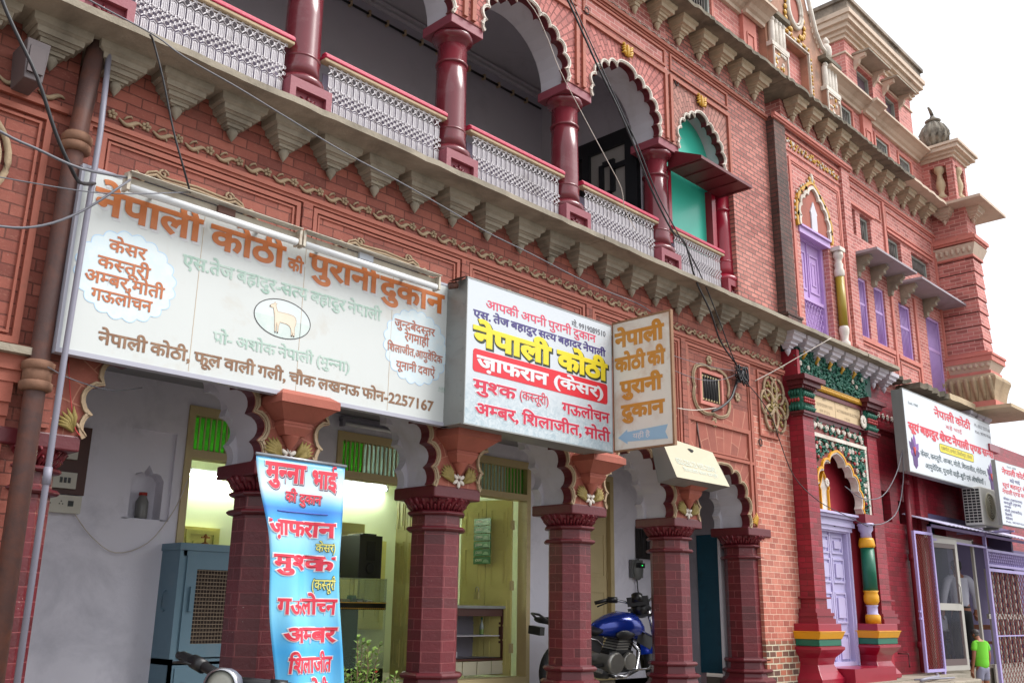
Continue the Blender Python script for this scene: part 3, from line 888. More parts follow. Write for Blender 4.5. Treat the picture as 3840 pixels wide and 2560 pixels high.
# niche inside its sunk panel
nx0, nx1, nz0, nz1 = 3.39, 3.66, 2.27, 2.58
b.box(3.33, nx0, YB + .03, YB + .18, 2.26, 2.98); b.box(nx1, 3.72, YB + .03, YB + .18, 2.26, 2.98)
poly = [(nx0, nz1), (nx0 + .03, nz1 + .045), (nx0 + .07, nz1 + .06), (nx0 + .095, nz1 + .055), (3.525, nz1 + .12), (nx1 - .095, nz1 + .055), (nx1 - .07, nz1 + .06), (nx1 - .03, nz1 + .045), (nx1, nz1), (nx1, 2.98), (nx0, 2.98)]
b.prism(poly, YB + .03, YB + .18, 0)
b.box(nx0, nx1, YB + .17, YB + .2, 2.2, 2.75); b.box(3.33, 3.72, YB + .03, YB + .18, 2.255, 2.27)
b.box(5.10, 5.33, YB, YB + .18, .70, 3.4); b.box(6.60, 6.78, YB, YB + .18, .70, 3.4); b.box(8.03, 8.45, YB, YB + .18, .70, 3.4); b.box(9.55, 11.4, YB, YB + .18, .70, 3.4)
for a, c in DO + [(8.45, 9.55)]: b.box(a, c, YB, YB + .18, 3.24, 3.4)
BLUEWASH = paint('blue_stained_whitewash', (222, 220, 230), .85, .08, 2, dirt=.4, dcol=(168, 168, 180), dscale=1.8, bump=.2)
b.build('arcade_back_wall', BLUEWASH, B)
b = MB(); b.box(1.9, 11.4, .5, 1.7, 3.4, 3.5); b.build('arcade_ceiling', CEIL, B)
b = MB(); b.box(1.9, 1.98, .5, 1.5, .70, 3.4); b.build('arcade_end_wall', LAV_WALL, B)
b = MB()
b.box(11.2, 11.34, .5, .56, .70, 3.4); b.box(11.2, 11.34, 1.38, 1.5, .70, 3.4); b.box(11.2, 11.34, .56, 1.38, 2.62, 3.4); b.build('arcade_end_wall', WHITEWASH, B)
b = MB(); b.box(11.22, 11.28, .56, 1.38, .86, 2.62)
for z0, z1 in ((.98, 1.42), (1.52, 1.98), (2.08, 2.52)):
    for y0, y1 in ((.62, .93), (1.0, 1.32)): b.frame(0, 0, 0, 0, 0, 0, 0) if False else b.box(11.205, 11.22, y0, y1, z0, z1)
o = b.build('side_door', BLUE_DOOR, B)
b = MB(); b.tube([(11.19, .70, 1.92), (11.19, .95, 1.92)], .012, 6); b.box(11.18, 11.205, .66, .72, 1.82, 1.9); b.build('door_bolt', BLACK_W, o)
b = MB(); b.box(10.4, 11.2, .5, .54, .70, 2.62); b.build('pier_back', WHITEWASH_L, B)

# door frames, transom lights, leaves
def door_frame(a, c, glass_pattern):
    b = MB()
    b.box(a, a + .06, YB - .02, YB + .12, .83, 3.24); b.box(c - .06, c, YB - .02, YB + .12, .83, 3.24)
    b.box(a + .06, c - .06, YB - .02, YB + .12, 3.16, 3.24); b.box(a + .06, c - .06, YB - .02, YB + .12, 2.80, 2.87); b.box(a + .06, c - .06, YB - .05, YB + .12, .83, .92)
    o = b.build('door_frame', CREAM_DOOR, B)
    t = MB(); w = (c - a - .12) / len(glass_pattern)
    for k, g_ in enumerate(glass_pattern): t.box(a + .06 + k * w, a + .06 + (k + 1) * w, YB + .05, YB + .06, 2.87, 3.16, g_)
    t.build('transom_glass', [GREEN_GL, CLEAR_GL], o)
    t = MB(); n = int((c - a - .12) / .052)
    for k in range(1, n): t.box(a + .06 + k * .052 - .006, a + .06 + k * .052 + .006, YB + .0, YB + .015, 2.87, 3.16)
    t.build('transom_bars', CREAM_DOOR, o)
door_frame(*DO[0], [0, 0, 1, 0]); door_frame(*DO[1], [0, 1, 1, 0]); door_frame(*DO[2], [0, 1, 1, 0])
def leaf(name, w, h, m, n=1, rows=((.06, .2), (.27, .42), (.49, .72), (.78, .95)), mould=True):
    """folding leaf lying along +X from its hinge; n folds side by side"""
    b = MB(); fw = w / n
    for k in range(n):
        x0 = k * fw + .004; x1 = (k + 1) * fw - .004
        b.box(x0, x1, -.018, .018, 0, h)
        for r0, r1 in rows:
            for y0, y1 in ((-.026, -.018), (.018, .026)):
                b.frame(x0 + .05, x1 - .05, r0 * h, r1 * h, .02, y0, y1); b.box(x0 + .095, x1 - .095, y0, y1, r0 * h + .045, r1 * h - .045)
    o = b.build(name, m, B)
    t = MB()
    for z in (.15, .5, .85): t.box(-.012, .012, -.03, .03, z * h - .05, z * h + .05)
    t.build('hinge', CREAM_DOOR, o)
    return o
l = leaf('door_leaf', .66, 1.90, YELLOW_DOOR, 2); l.location = (7.90, YB + .14, .92); l.rotation_euler = (0, 0, R(107))
l = leaf('door_leaf', .52, 1.90, YELLOW_DOOR, 2); l.location = (6.52, YB + .12, .92); l.rotation_euler = (0, 0, R(78))
l = leaf('door_leaf', .60, 1.90, YELLOW_DOOR, 2); l.location = (3.88, YB + .14, .92); l.rotation_euler = (0, 0, R(82))
# cream closed door
b = MB(); b.frame(8.45, 9.55, .83, 3.24, .07, YB - .02, YB + .1); o = b.build('door_frame', CREAM_DOOR, B)
for xh, sgn in ((8.52, 1), (9.48, -1)):
    l = leaf('door_leaf', .48, 2.28, CREAM_DOOR, 1); l.location = (xh, YB + .06, .89)
    if sgn < 0: l.rotation_euler = (0, 0, math.pi)

# the shop room behind the doors
b = MB()
b.box(3.2, 8.7, 4.1, 4.2, .83, 3.5); b.box(3.1, 3.2, 1.68, 4.1, .83, 3.5); b.box(8.6, 8.7, 1.68, 4.1, .83, 3.5); b.box(3.1, 8.7, 1.68, 4.2, 3.42, 3.5)
b.build('shop_room_wall', SHOP_WALL, B)
b = MB()
for x0 in (4.75, 6.3, 7.15):
    b.box(x0, x0 + .85, 4.02, 4.1, 1.35, 2.45)
    for k in (0, 1): b.frame(x0 + .03 + k * .41, x0 + .41 + k * .41, 1.38, 2.42, .05, 4.0, 4.02); b.frame(x0 + .12 + k * .41, x0 + .32 + k * .41, 1.5, 2.3, .02, 4.008, 4.02)
b.build('wall_cupboard', YELLOW_DOOR, B)
TUBE_ON = emis('lit_tube', (240, 255, 232), 85)
TUBE_OFF = paint('tube_glass', (226, 228, 230), .15, .02, 3)
def batten(name, x0, x1, y, z, on, label=None):
    t = thing(name, label, 'tube light')
    b = MB(); b.box(x0 - .03, x1 + .03, y, y + .04, z + .03, z + .07); 
    for xx in (x0 - .03, x1): b.box(xx, xx + .03, y - .03, y + .03, z - .025, z + .045)
    b.build('batten_housing', CONDUIT, t)
    b = MB(); b.tube([(x0, y - .012, z), (x1, y - .012, z)], .016, 10); b.build('fluorescent_tube', TUBE_ON if on else TUBE_OFF, t)
    return t
batten('tube_light', 4.75, 5.95, 4.04, 3.02, True, 'lit fluorescent tube on the shop wall above the blue mesh cabinet')
batten('tube_light', 6.75, 7.95, 4.04, 3.12, True, 'lit fluorescent tube on the shop wall above the black loudspeaker')
batten('tube_light', 5.35, 6.45, 1.44, 3.30, False, 'unlit tube light in a dusty batten above the green glass transom')

# ================================================================= right of the arcade: entrance bay, barred windows, corner turret
PJ = -.07
b = MB(); b.box(11.30, 13.58, PJ, .4, 5.23, 7.2); b.box(13.58, 17.5, 0, .4, 5.23, 5.70)
# wall of the upper right floor with its openings
W = [(13.86, 14.26, 5.75, 6.75), (14.50, 14.92, 5.75, 6.75), (15.46, 15.96, 5.73, 6.7), (16.62, 17.30, 5.33, 6.75)]
V = [(13.72, 14.05, 7.45, 7.9), (14.22, 14.62, 7.45, 7.9), (15.29, 15.82, 7.48, 7.85), (16.26, 17.08, 7.48, 7.82)]
def wall_grid(b, x0, x1, z0, z1, y0, y1, holes, mat=0):
    xs = sorted({x0, x1, *[h[0] for h in holes], *[h[1] for h in holes]}); zs = sorted({z0, z1, *[h[2] for h in holes], *[h[3] for h in holes]})
    for i in range(len(xs) - 1):
        k = 0
        while k < len(zs) - 1:
            xm = (xs[i] + xs[i + 1]) / 2
            def solid(k):
                zm = (zs[k] + zs[k + 1]) / 2
                return not any(h[0] < xm < h[1] and h[2] < zm < h[3] for h in holes)
            if not solid(k): k += 1; continue
            j = k
            while j + 1 < len(zs) - 1 and solid(j + 1): j += 1
            b.box(xs[i], xs[i + 1], y0, y1, zs[k], zs[j + 1], mat); k = j + 1
b = MB(); wall_grid(b, 13.58, 17.55, 5.0, 8.85, .0, .3, W + V); b.build('upper_wall', BR_UP, B)
b = MB(); wall_grid(b, 11.62, 13.58, 5.23, 8.85, PJ, .3, [(11.95, 12.82, 5.23, 6.9)]); b.build('entrance_bay_wall', BR_UP, B)
b = MB(); b.box(11.30, 11.62, PJ - .05, .3, 5.48, 8.44); b.box(11.28, 11.66, PJ - .09, .3, 5.23, 5.46); b.box(11.26, 11.68, PJ - .10, .3, 5.46, 5.49); b.build('black_pilaster', BR_BLACK, B)
b = MB(); b.box(13.40, 13.66, PJ - .05, .3, 5.45, 8.44); b.box(13.38, 13.70, PJ - .09, .3, 5.23, 5.43); b.box(13.36, 13.72, PJ - .1, .3, 5.43, 5.46); b.build('brick_pilaster', BR_UP, B)
b = MB()
for x0, x1, y in ((11.26, 13.7, PJ - .06), (13.7, 17.5, 0)):
    b.box(x0, x1, y - .04, y + .02, 8.42, 8.465); b.box(x0, x1, y - .02, y + .02, 8.39, 8.42)
b.box(13.66, 13.70, -.03, 0, 5.4, 8.4); b.box(15.12, 15.20, -.03, 0, 5.0, 8.4); b.box(17.36, 17.42, -.03, 0, 5.0, 8.4); b.box(16.1, 16.18, -.03, 0, 5.0, 6.9)
b.frame(13.80, 15.05, 7.98, 8.3, .03, -.02, 0); b.frame(15.24, 17.3, 7.98, 8.3, .03, -.02, 0)
b.box(13.75, 15.1, -.03, 0, 5.68, 5.75); b.box(15.25, 16.1, -.03, 0, 5.66, 5.73); b.frame(13.8, 15.1, 5.30, 5.66, .03, -.015, 0); b.frame(15.3, 16.06, 5.25, 5.62, .03, -.015, 0)
b.box(13.62, 14.7, -.05, 0, 7.93, 7.98); b.box(15.2, 17.2, -.04, 0, 7.88, 7.92)
b.build('right_panel_moulding', PL_PINK, B)
rosettes(11.55, 13.6, PJ - .05, 8.52); rosettes(13.7, 17.4, 0, 8.50)
# inlaid gold and white band over the niche window
b = MB(); x = 11.72; rnd = random.Random(3)
while x < 13.36:
    for _ in range(2):
        b.ell((x + rnd.uniform(0, .04), PJ - .012, 8.2 + rnd.uniform(-.05, .05)), (rnd.uniform(.015, .03), .014, rnd.uniform(.012, .03)), 6, 4, rnd.choice((0, 0, 1)))
    x += .035
b.box(11.66, 13.4, PJ - .02, PJ, 8.06, 8.09, 2); b.box(11.66, 13.4, PJ - .02, PJ, 8.30, 8.33, 2)
b.build('inlaid_band', [GOLD, CARVE_W, PL_PINK], B)
# niche window: cusped head, gold and white border, little white tower inside
b = MB(); b.frame(11.74, 13.34, 5.23, 7.98, .05, PJ - .02, PJ); b.frame(11.80, 13.28, 5.23, 7.92, .02, PJ - .012, PJ); b.build('niche_moulding', PL_PINK, B)
no = cusped(.44, .56, 4, .3, tip=.12)
b = MB(); b.prism([(p[0] + 12.385, p[1] + 6.98) for p in no], PJ - .012, PJ - .002, 0); b.build('niche_field', PL_RED, B)
t = MB(); P_ = [(p[0] + 12.385, p[1] + 6.98) for p in no]
t.sweep(P_, .0, .05, PJ - .05, PJ, 0); t.sweep(P_, .05, .075, PJ - .035, PJ, 1); t.sweep(P_, .075, .12, PJ - .045, PJ, 2)
for k in range(2, len(P_), 3):
    p = P_[k]; d = Vector((p[0] - 12.385, p[1] - 6.98)); d.normalize()
    t.ell((p[0] + d.x * .14, PJ - .02, p[1] + d.y * .14), (.02, .018, .028), 6, 4, 0)
t.ell((12.385, PJ - .03, 7.83), (.04, .03, .09), 6, 4, 0)
for s in (-1, 1): t.ell((12.385 + s * .06, PJ - .03, 7.80), (.03, .02, .05), 6, 4, 2)
t.build('niche_border', [CARVE_W, PL_RED, GOLD], B)
t = MB(); t.prism([(12.3, 6.98), (12.3, 7.25), (12.28, 7.28), (12.33, 7.36), (12.385, 7.46), (12.44, 7.36), (12.49, 7.28), (12.47, 7.25), (12.47, 6.98)], PJ - .03, PJ - .012); t.build('niche_turret', WHITEWASH_L, B)
# lavender door-window with lattice foot
b = MB(); b.frame(11.95, 12.82, 5.23, 6.9, .06, .02, .12); b.box(11.92, 12.86, -.02 + PJ, .12, 6.86, 6.95); b.box(11.94, 12.84, PJ - .05, .1, 6.95, 6.98); o = b.build('balcony_door', PURPLE, B)
b = MB(); b.box(12.01, 12.76, .07, .1, 5.95, 6.84); b.box(12.01, 12.76, .03, .1, 5.93, 5.98); b.box(12.37, 12.39, .05, .07, 5.98, 6.84)
for x0 in (12.05, 12.43): b.frame(x0, x0 + .28, 6.1, 6.7, .03, .055, .07); b.frame(x0 + .08, x0 + .2, 6.22, 6.58, .02, .06, .07)
b.box(12.01, 12.76, .11, .12, 5.23, 5.95); b.build('door_panel', PURPLE, o)
b = MB(); n = 9
for k in range(n + 8):
    for s in (1, -1):
        xa = 12.02 + (k - 4) * .085; xb = xa + s * .34
        pts = []
        for u in range(13):
            xx = xa + (xb - xa) * u / 12; zz = 5.27 + .66 * u / 12
            if 12.02 < xx < 12.75: pts.append((xx, .05, zz))
        if len(pts) > 1: b.tube(pts, .006, 4)
b.build('door_lattice', PURPLE, o)
# gold turned colonnette
b = MB()
Z0 = 5.33
b.lathe([(.075, Z0), (.075, Z0 + .1), (.05, Z0 + .12), (.06, Z0 + .2), (.072, Z0 + .24), (.075, Z0 + .3), (.06, Z0 + .34)], (12.98, PJ - .07, 0), 16, 0)
b.lathe([(.064, Z0 + .34), (.064, Z0 + 1.1)], (12.98, PJ - .07, 0), 16, 1)
b.lathe([(.06, Z0 + 1.1), (.075, Z0 + 1.13), (.078, Z0 + 1.2), (.06, Z0 + 1.24), (.066, Z0 + 1.3), (.05, Z0 + 1.33), (.05, Z0 + 1.38), (.078, Z0 + 1.42), (.07, Z0 + 1.5)], (12.98, PJ - .07, 0), 16, 0)
b.box(12.89, 13.07, PJ - .15, PJ + .02, Z0 + 1.5, Z0 + 1.56, 0)
b.build('turned_colonnette', [CARVE_W, GOLD_COL], B)
# barred windows
def barred(x0, x1, z0, z1, m, y=.14, rail=True, gap=.055, depth=.0):
    b = MB(); b.frame(x0, x1, z0, z1, .045, y - .02, y + .06)
    if rail: b.box(x0, x1, y - .01, y + .03, z0 + (z1 - z0) * .56, z0 + (z1 - z0) * .60)
    o = b.build('barred_window', m, B)
    t = MB(); n = max(3, round((x1 - x0 - .09) / gap))
    for k in range(1, n): t.tube([(x0 + .045 + (x1 - x0 - .09) * k / n, y, z0 + .04), (x0 + .045 + (x1 - x0 - .09) * k / n, y, z1 - .04)], .010, 5)
    t.build('window_bars', m if rail else BAR_D, o)
    t = MB(); t.box(x0, x1, y + .06, y + .08, z0, z1); t.build('shutter_or_dark_sheet', m if rail else DARK_IN, o)  # lavender shutter; without a rail, a dark sheet painted as inside shade
for w in W: barred(*w, PURPLE, .05)
for v in V: barred(*v, WINFRAME, .08, False, .06)
# stone sunshades on carved brackets
def sunshade(x0, x1, z, d=.44, drop=.0):
    b = MB()
    b.add([(x0, 0, z), (x1, 0, z), (x1, -d, z - drop), (x0, -d, z - drop), (x0, 0, z + .05), (x1, 0, z + .05), (x1, -d, z - drop + .035), (x0, -d, z - drop + .035)],
          [(0, 1, 2, 3), (4, 7, 6, 5), (0, 4, 5, 1), (1, 5, 6, 2), (2, 6, 7, 3), (3, 7, 4, 0)])
    o = b.build('stone_sunshade', paint('lavender_grey_stone', (160, 152, 160), .85, .14, 4, dirt=.4, dcol=(110, 100, 96)), B)
    t = MB()
    xs = [x0 + .12, (x0 + x1) / 2 - .05, x1 - .18]
    for x in xs:
        prof = [(0, z), (-.26, z), (-.28, z - .06), (-.22, z - .09), (-.22, z - .14), (-.14, z - .16), (-.14, z - .22), (-.07, z - .24), (-.06, z - .31), (0, z - .33)]
        t.prism(prof, x, x + .09, 0, plane='YZ')
    t.build('sunshade_bracket', STONE, o)
sunshade(13.72, 15.25, 7.02); sunshade(15.46, 17.75, 7.0)

# upper cornice with its brackets
ragged_slab('cornice_slab', -1, 11.2, -.42, 8.85, .05, STONE_D, .3, .014, .06, 11)
ragged_slab('cornice_slab', 11.21, 15.6, -.43, 8.85, .05, STONE_D, .3, .018, .06, 12)
ragged_slab('cornice_slab', 15.61, 17.15, -.42, 8.86, .05, STONE_CORN, .3, .012, .1, 13)
bu = bracket('cornice_bracket', paint('weathered_bracket', (186, 168, 144), .9, .2, 6, dirt=.4, dcol=(100, 92, 80), dscale=3, bump=.4), .30, .33, .25, [(1, 1, 0, .14), (.92, .95, .14, .19), (.84, .88, .19, .36), (.66, .72, .36, .42), (.52, .58, .42, .54), (.40, .46, .54, .60), (.30, .36, .60, .74)])
bu.location = (9.08, 0, 8.85)
for k in range(-4, 19):
    x = 9.08 + k * .462
    if k and x < 17.0 and abs(x - 11.38) > .1: place(bu, B, (x, PJ - .02 if 11.3 < x < 13.6 else 0, 8.85))

# second floor
SW = [(9.35, 9.98, 9.15, 10.0), (13.80, 14.30, 9.1, 9.77), (15.22, 15.74, 9.05, 9.70), (16.2, 16.72, 9.1, 9.70)]
b = MB(); wall_grid(b, 6, 17.4, 8.9, 9.86, .02, .4, SW); b.build('top_storey_wall', BR_TOP, B)
for w in SW: barred(*w, WINFRAME, .05, False, .06)
b = MB()
for x0 in (10.75, 14.62): b.box(x0, x0 + .36, -.04, .02, 8.95, 9.86); b.frame(x0 + .08, x0 + .28, 9.0, 9.6, .02, -.055, -.04)
for x0, x1, z0, z1 in SW: b.frame(x0 - .06, x1 + .06, z0 - .02, z1 + .05, .05, -.0, .02)
b.build('top_pilaster', PL_PINK, B)
def cornice_run(b, x0, x1, z, y=.02, mat=0, prof=((.0, 0), (-.05, .0), (-.06, .05), (-.10, .07), (-.14, .11), (-.22, .15), (-.27, .16), (-.27, .20), (0.0, .24))):
    b.prism([(y + p[0], z + p[1]) for p in prof], x0, x1, mat, plane='YZ')
b = MB(); cornice_run(b, 6, 10.72, 9.84); cornice_run(b, 10.72, 11.25, 9.84, -.06); cornice_run(b, 13.1, 14.6, 9.84); cornice_run(b, 14.6, 15.0, 9.84, -.06); cornice_run(b, 15.0, 17.1, 9.84)
b.build('parapet_cornice', STONE_CORN, B)

# ornate gable with niche and oval
GY = -.10
b = MB(); wall_grid(b, 11.28, 13.5, 8.92, 10.1, GY, .3, [(11.85, 12.55, 9.1, 9.98)])
gx = 12.2
gab = [(-1.1, 10.1), (-1.05, 10.25), (-.8, 10.3), (-.62, 10.5), (-.52, 10.8), (-.42, 11.1), (0, 11.35), (.42, 11.1), (.52, 10.8), (.62, 10.5), (.8, 10.3), (1.05, 10.25), (1.1, 10.1)]
b.prism([(gx + p[0], p[1]) for p in gab], GY, .3)
b.build('gable_wall', PL_WORN, B)
b = MB(); b.box(11.85, 12.55, .12, .3, 9.1, 9.98); b.build('gable_niche', paint('stained_cream_plaster', (204, 186, 160), .85, .15, 4, dirt=.6, dcol=(140, 106, 76), dscale=4), B)
b = MB()
for xx in (11.30, 12.98):
    w = .46
    b.box(xx, xx + w, GY - .08, GY, 8.92, 9.55, 0)
    for k in range(4): b.lathe([(.045, 9.62), (.05, 9.66), (.05, 9.98), (.042, 10.0)], (xx + .07 + k * .107, GY - .045, 0), 8, 1)
    b.box(xx - .02, xx + w + .02, GY - .1, GY, 9.55, 9.62, 1)
    for k in range(4): b.ell((xx + .07 + k * .107, GY - .06, 10.02), (.05, .05, .05), 6, 4, 1)
    b.box(xx - .04, xx + w + .04, GY - .14, GY + .05, 10.08, 10.15, 2)
    for k in range(26):
        b.ell((xx + rnd.uniform(.05, w - .05), GY - .085, rnd.uniform(8.98, 9.5)), (rnd.uniform(.02, .035), .016, rnd.uniform(.02, .04)), 6, 4, rnd.choice((1, 1, 3)))
    b.frame(xx + .01, xx + w - .01, 8.94, 9.54, .022, GY - .1, GY - .08, 1)
b.build('gable_pilaster', [PL_WORN, CARVE_W, STONE_D, GOLD], B)
b = MB()
b.frame(11.80, 12.60, 9.05, 10.03, .025, GY - .03, GY, 0)
for z in [9.1 + k * .06 for k in range(15)]:
    for xx in (11.76, 12.65): b.ell((xx, GY - .015, z), (.028, .02, .024), 6, 4, 1 if int(z * 100) % 3 else 0)
for k in range(14): b.ell((11.8 + k * .06, GY - .02, 10.08 + rnd.uniform(-.02, .03)), (.04, .02, .03), 6, 4, 1 if k % 3 else 0)
b.build('niche_garland', [CARVE_W, GOLD], B)
b = MB()
for (ra, rr) in ((1.0, .035), (.8, .02)):
    b.tube([(gx + .22 * ra * math.cos(k * math.pi / 16), GY - .03, 10.62 + .33 * ra * math.sin(k * math.pi / 16)) for k in range(32)], rr, 7, closed=True)
o = b.build('oval_frame', CARVE_W, B)
b = MB(); b.prism([(gx + .17 * math.cos(k * math.pi / 12), 10.62 + .27 * math.sin(k * math.pi / 12)) for k in range(24)], GY - .012, GY - .003); b.build('oval_field', PL_RED, o)
b = MB()
for s in (-1, 1):
    for k in range(9):
        a = math.pi * (.62 + .09 * k)
        b.ell((gx - s * .30 * math.cos(a) * -1, GY - .02, 10.62 + .42 * math.sin(a + .55)), (.045, .022, .05), 6, 4, 0)
b.build('oval_leaves', GOLD, o)
b = MB()
for s in (-1, 1):
    pts = [(gx + s * x_, GY - .04, z_) for x_, z_ in ((.46, 11.12), (.56, 10.8), (.66, 10.52), (.82, 10.34), (1.0, 10.30))]
    b.tube(pts, .035, 6)
    b.ell((gx + s * 1.02, GY - .03, 10.36), (.11, .08, .13), 9, 6); b.lathe([(.03, 10.46), (.06, 10.52), (.02, 10.6), (.001, 10.62)], (gx + s * 1.02, GY - .03, 0), 8)
b.build('gable_scroll', CARVE_W, B)

# set-back roof tower
TX0, TX1, TY0, TY1 = 16.6, 19.85, 1.0, 6.0
b = MB()
TH = [(17.08, 17.82, 11.4, 12.36), (18.44, 19.12, 11.4, 12.36)]
wall_grid(b, TX0, TX1, 9.8, 12.72, TY0, TY0 + .3, TH); b.box(TX0, TX0 + .3, TY0 + .3, TY1, 9.8, 12.72); b.box(TX1 - .3, TX1, TY0 + .3, TY1, 9.8, 12.72)
b.build('roof_tower_wall', BR_TOP, B)
b = MB()
for k, (d, z0, z1) in enumerate(((.03, 12.40, 12.44), (.05, 12.72, 12.80), (.10, 12.80, 12.88), (.17, 12.88, 12.98), (.24, 12.98, 13.10), (.28, 13.10, 13.2))):
    b.box(TX0 - d, TX1 + d, TY0 - d, TY1 + d, z0, z1)
b.build('roof_tower_cornice', STONE_CORN, B)
b = MB(); b.box(TX0 - .22, TX1 + .22, TY0 - .22, TY1 + .22, 13.2, 13.42); b.box(TX0 - .27, TX1 + .27, TY0 - .27, TY1 + .27, 13.42, 13.5); b.build('roof_tower_parapet', paint('black_mould_stone', (150, 136, 122), .9, .25, 4, dirt=.7, dcol=(54, 52, 50), dscale=2.2, bump=.4), B)
for x0, x1, z0, z1 in TH:
    t = MB(); t.box(x0, x1, TY0 + .14, TY0 + .16, z0, z1); t.frame(x0, x1, z0, z1, .05, TY0 + .08, TY0 + .14, 1); t.build('tower_window', [paint('plum_shutter', (96, 76, 88), .6), WINFRAME], B)
    t = MB()
    t.add([(x0 - .15, TY0, 12.50), (x1 + .15, TY0, 12.50), (x1 + .15, TY0 - .36, 12.49), (x0 - .15, TY0 - .36, 12.49), (x0 - .15, TY0, 12.55), (x1 + .15, TY0, 12.55), (x1 + .15, TY0 - .36, 12.53), (x0 - .15, TY0 - .36, 12.53)],
          [(0, 1, 2, 3), (4, 7, 6, 5), (0, 4, 5, 1), (1, 5, 6, 2), (2, 6, 7, 3), (3, 7, 4, 0)])
    o = t.build('stone_sunshade', STONE, B)
    t = MB()
    for xx in (x0 - .12, x1 + .02): t.prism([(TY0, 12.50), (TY0 - .26, 12.495), (TY0 - .25, 12.42), (TY0 - .14, 12.40), (TY0 - .1, 12.30), (TY0 - .04, 12.26), (TY0, 12.2)], xx, xx + .08, plane='YZ')
    t.build('sunshade_bracket', STONE_CORN, o)

# corner buttress with banded brick, carved caps, roof slab, lantern turret and bulb finial
CX0, CX1 = 17.45, 17.92
b = MB()
z = 6.1
while z < 7.92:
    z1 = min(z + .255, 7.92)
    b.frustum(CX0 + .0, CX1, -.66, .4, z, CX0, CX1 - .015, -.645, .4, z1 - .02, 0); b.box(CX0 + .015, CX1 - .03, -.63, .4, z1 - .02, z1, 1); z = z1
b.box(CX0, CX1, -.62, .4, 8.3, 8.95, 0)
b.build('corner_buttress', [BR_TOP, BR_BLACK], B)
b = MB()
for d, z0, z1 in ((.03, 7.90, 7.94), (.02, 8.14, 8.17), (.10, 8.17, 8.21), (.13, 8.21, 8.28), (.08, 8.28, 8.33)): b.box(CX0 - d, CX1 + d, -.64 - d, .3, z0, z1, 0)
b.frustum(CX0 - .02, CX1 + .02, -.66, .3, 7.94, CX0 - .10, CX1 + .10, -.74, .3, 8.14, 1)
for k in range(7): b.ell((CX0 - .06, -.62 + k * .1, 8.06), (.03, .04, .08), 6, 4, 1)
b.box(CX0 - .05, CX1 + .05, -.72, .3, 6.06, 6.12, 0); b.box(CX0 - .12, CX1 + .12, -.79, .3, 5.92, 6.02, 0); b.box(CX0 - .14, CX1 + .14, -.81, .3, 6.02, 6.06, 0)
b.frustum(CX0 - .02, CX1 + .02, -.69, .3, 5.76, CX0 - .1, CX1 + .1, -.77, .3, 5.92, 1); b.box(CX0 - .06, CX1 + .06, -.73, .3, 5.70, 5.76, 0)
for k in range(8): b.ell((CX0 - .07, -.70 + k * .1, 5.87), (.03, .045, .05), 6, 4, 1)
prof = [(.08, 5.22), (.09, 5.3), (.11, 5.4), (.14, 5.5), (.17, 5.58), (.165, 5.63), (.12, 5.68), (.08, 5.70)]
for (d0, z0), (d1, z1) in zip(prof[:-1], prof[1:]): b.frustum(CX0 - d0, CX1 + d0, -.66 - d0, .3, z0, CX0 - d1, CX1 + d1, -.66 - d1, .3, z1, 2)
for k in range(7):
    y = -.72 + k * .13
    b.tube([(CX0 - .08, y, 5.24), (CX0 - .11, y, 5.4), (CX0 - .17, y, 5.58), (CX0 - .165, y, 5.64)], [.03, .045, .05, .02], 5, 2)
b.box(CX0 - .1, CX1 + .1, -.76, .3, 5.11, 5.22, 0); b.build('buttress_capital', [PL_PINK, STONE_CORN, CARVE], B)
b = MB(); b.box(17.28, 18.7, -1.02, -.44, 5.05, 5.11); b.box(17.31, 18.7, -.44, .3, 5.052, 5.112); b.build('corner_slab', STONE_CR, B)
b = MB(); b.box(17.12, 18.5, -1.0, -.42, 8.88, 8.93); b.box(17.12, 18.5, -.42, .3, 8.885, 8.935)
b.build('roof_slab', STONE_CORN, B)
bq = bracket('roof_slab_bracket', STONE_CORN, .26, .34, .22); bq.location = (17.68, -.62, 8.88)
q = place(bq, B, (17.45, -.25, 8.88)); q.rotation_euler = (0, 0, R(-90)); q = place(bq, B, (17.92, -.25, 8.88)); q.rotation_euler = (0, 0, R(90))
b = MB(); wall_grid(b, 17.30, 17.95, 8.93, 9.86, -.55, -.47, [(17.42, 17.83, 9.1, 9.74)]); b.box(17.30, 17.38, -.47, -.42, 8.93, 9.86); b.box(17.30, 17.38, -.12, .2, 8.93, 9.86); b.box(17.30, 17.38, -.42, -.12, 9.74, 9.86); b.box(17.3, 17.38, -.42, -.12, 8.93, 9.1)
b.box(17.36, 17.95, -.1, .2, 8.93, 9.86); b.box(17.87, 17.95, -.47, -.1, 8.93, 9.86)
b.build('lantern_turret', BR_TOP, B)
b = MB()
for cx_, cy_ in ((17.36, -.27), (17.62, -.5)):
    b.lathe([(.09, 9.1), (.09, 9.16), (.05, 9.2), (.05, 9.25), (.085, 9.36), (.08, 9.43), (.05, 9.55), (.05, 9.6), (.09, 9.66), (.09, 9.74)], (cx_, cy_, 0), 14)
b.build('turret_baluster', STONE_CR, B)
b = MB()
for d, z0, z1 in ((.03, 9.86, 9.92), (.08, 9.92, 9.98), (.16, 9.98, 10.06), (.2, 10.06, 10.11)): b.box(17.30 - d, 17.95 + d, -.55 - d, .2 + d, z0, z1)
b.build('turret_cornice', STONE_CORN, B)
b = MB(); b.lathe([(.24, 10.11), (.25, 10.15), (.14, 10.2), (.16, 10.24)], (17.55, -.2, 0), 18)
b.lathe([(.13, 10.24), (.19, 10.30), (.24, 10.40), (.255, 10.5), (.23, 10.6), (.17, 10.70), (.12, 10.76), (.10, 10.79)], (17.55, -.2, 0), 18)
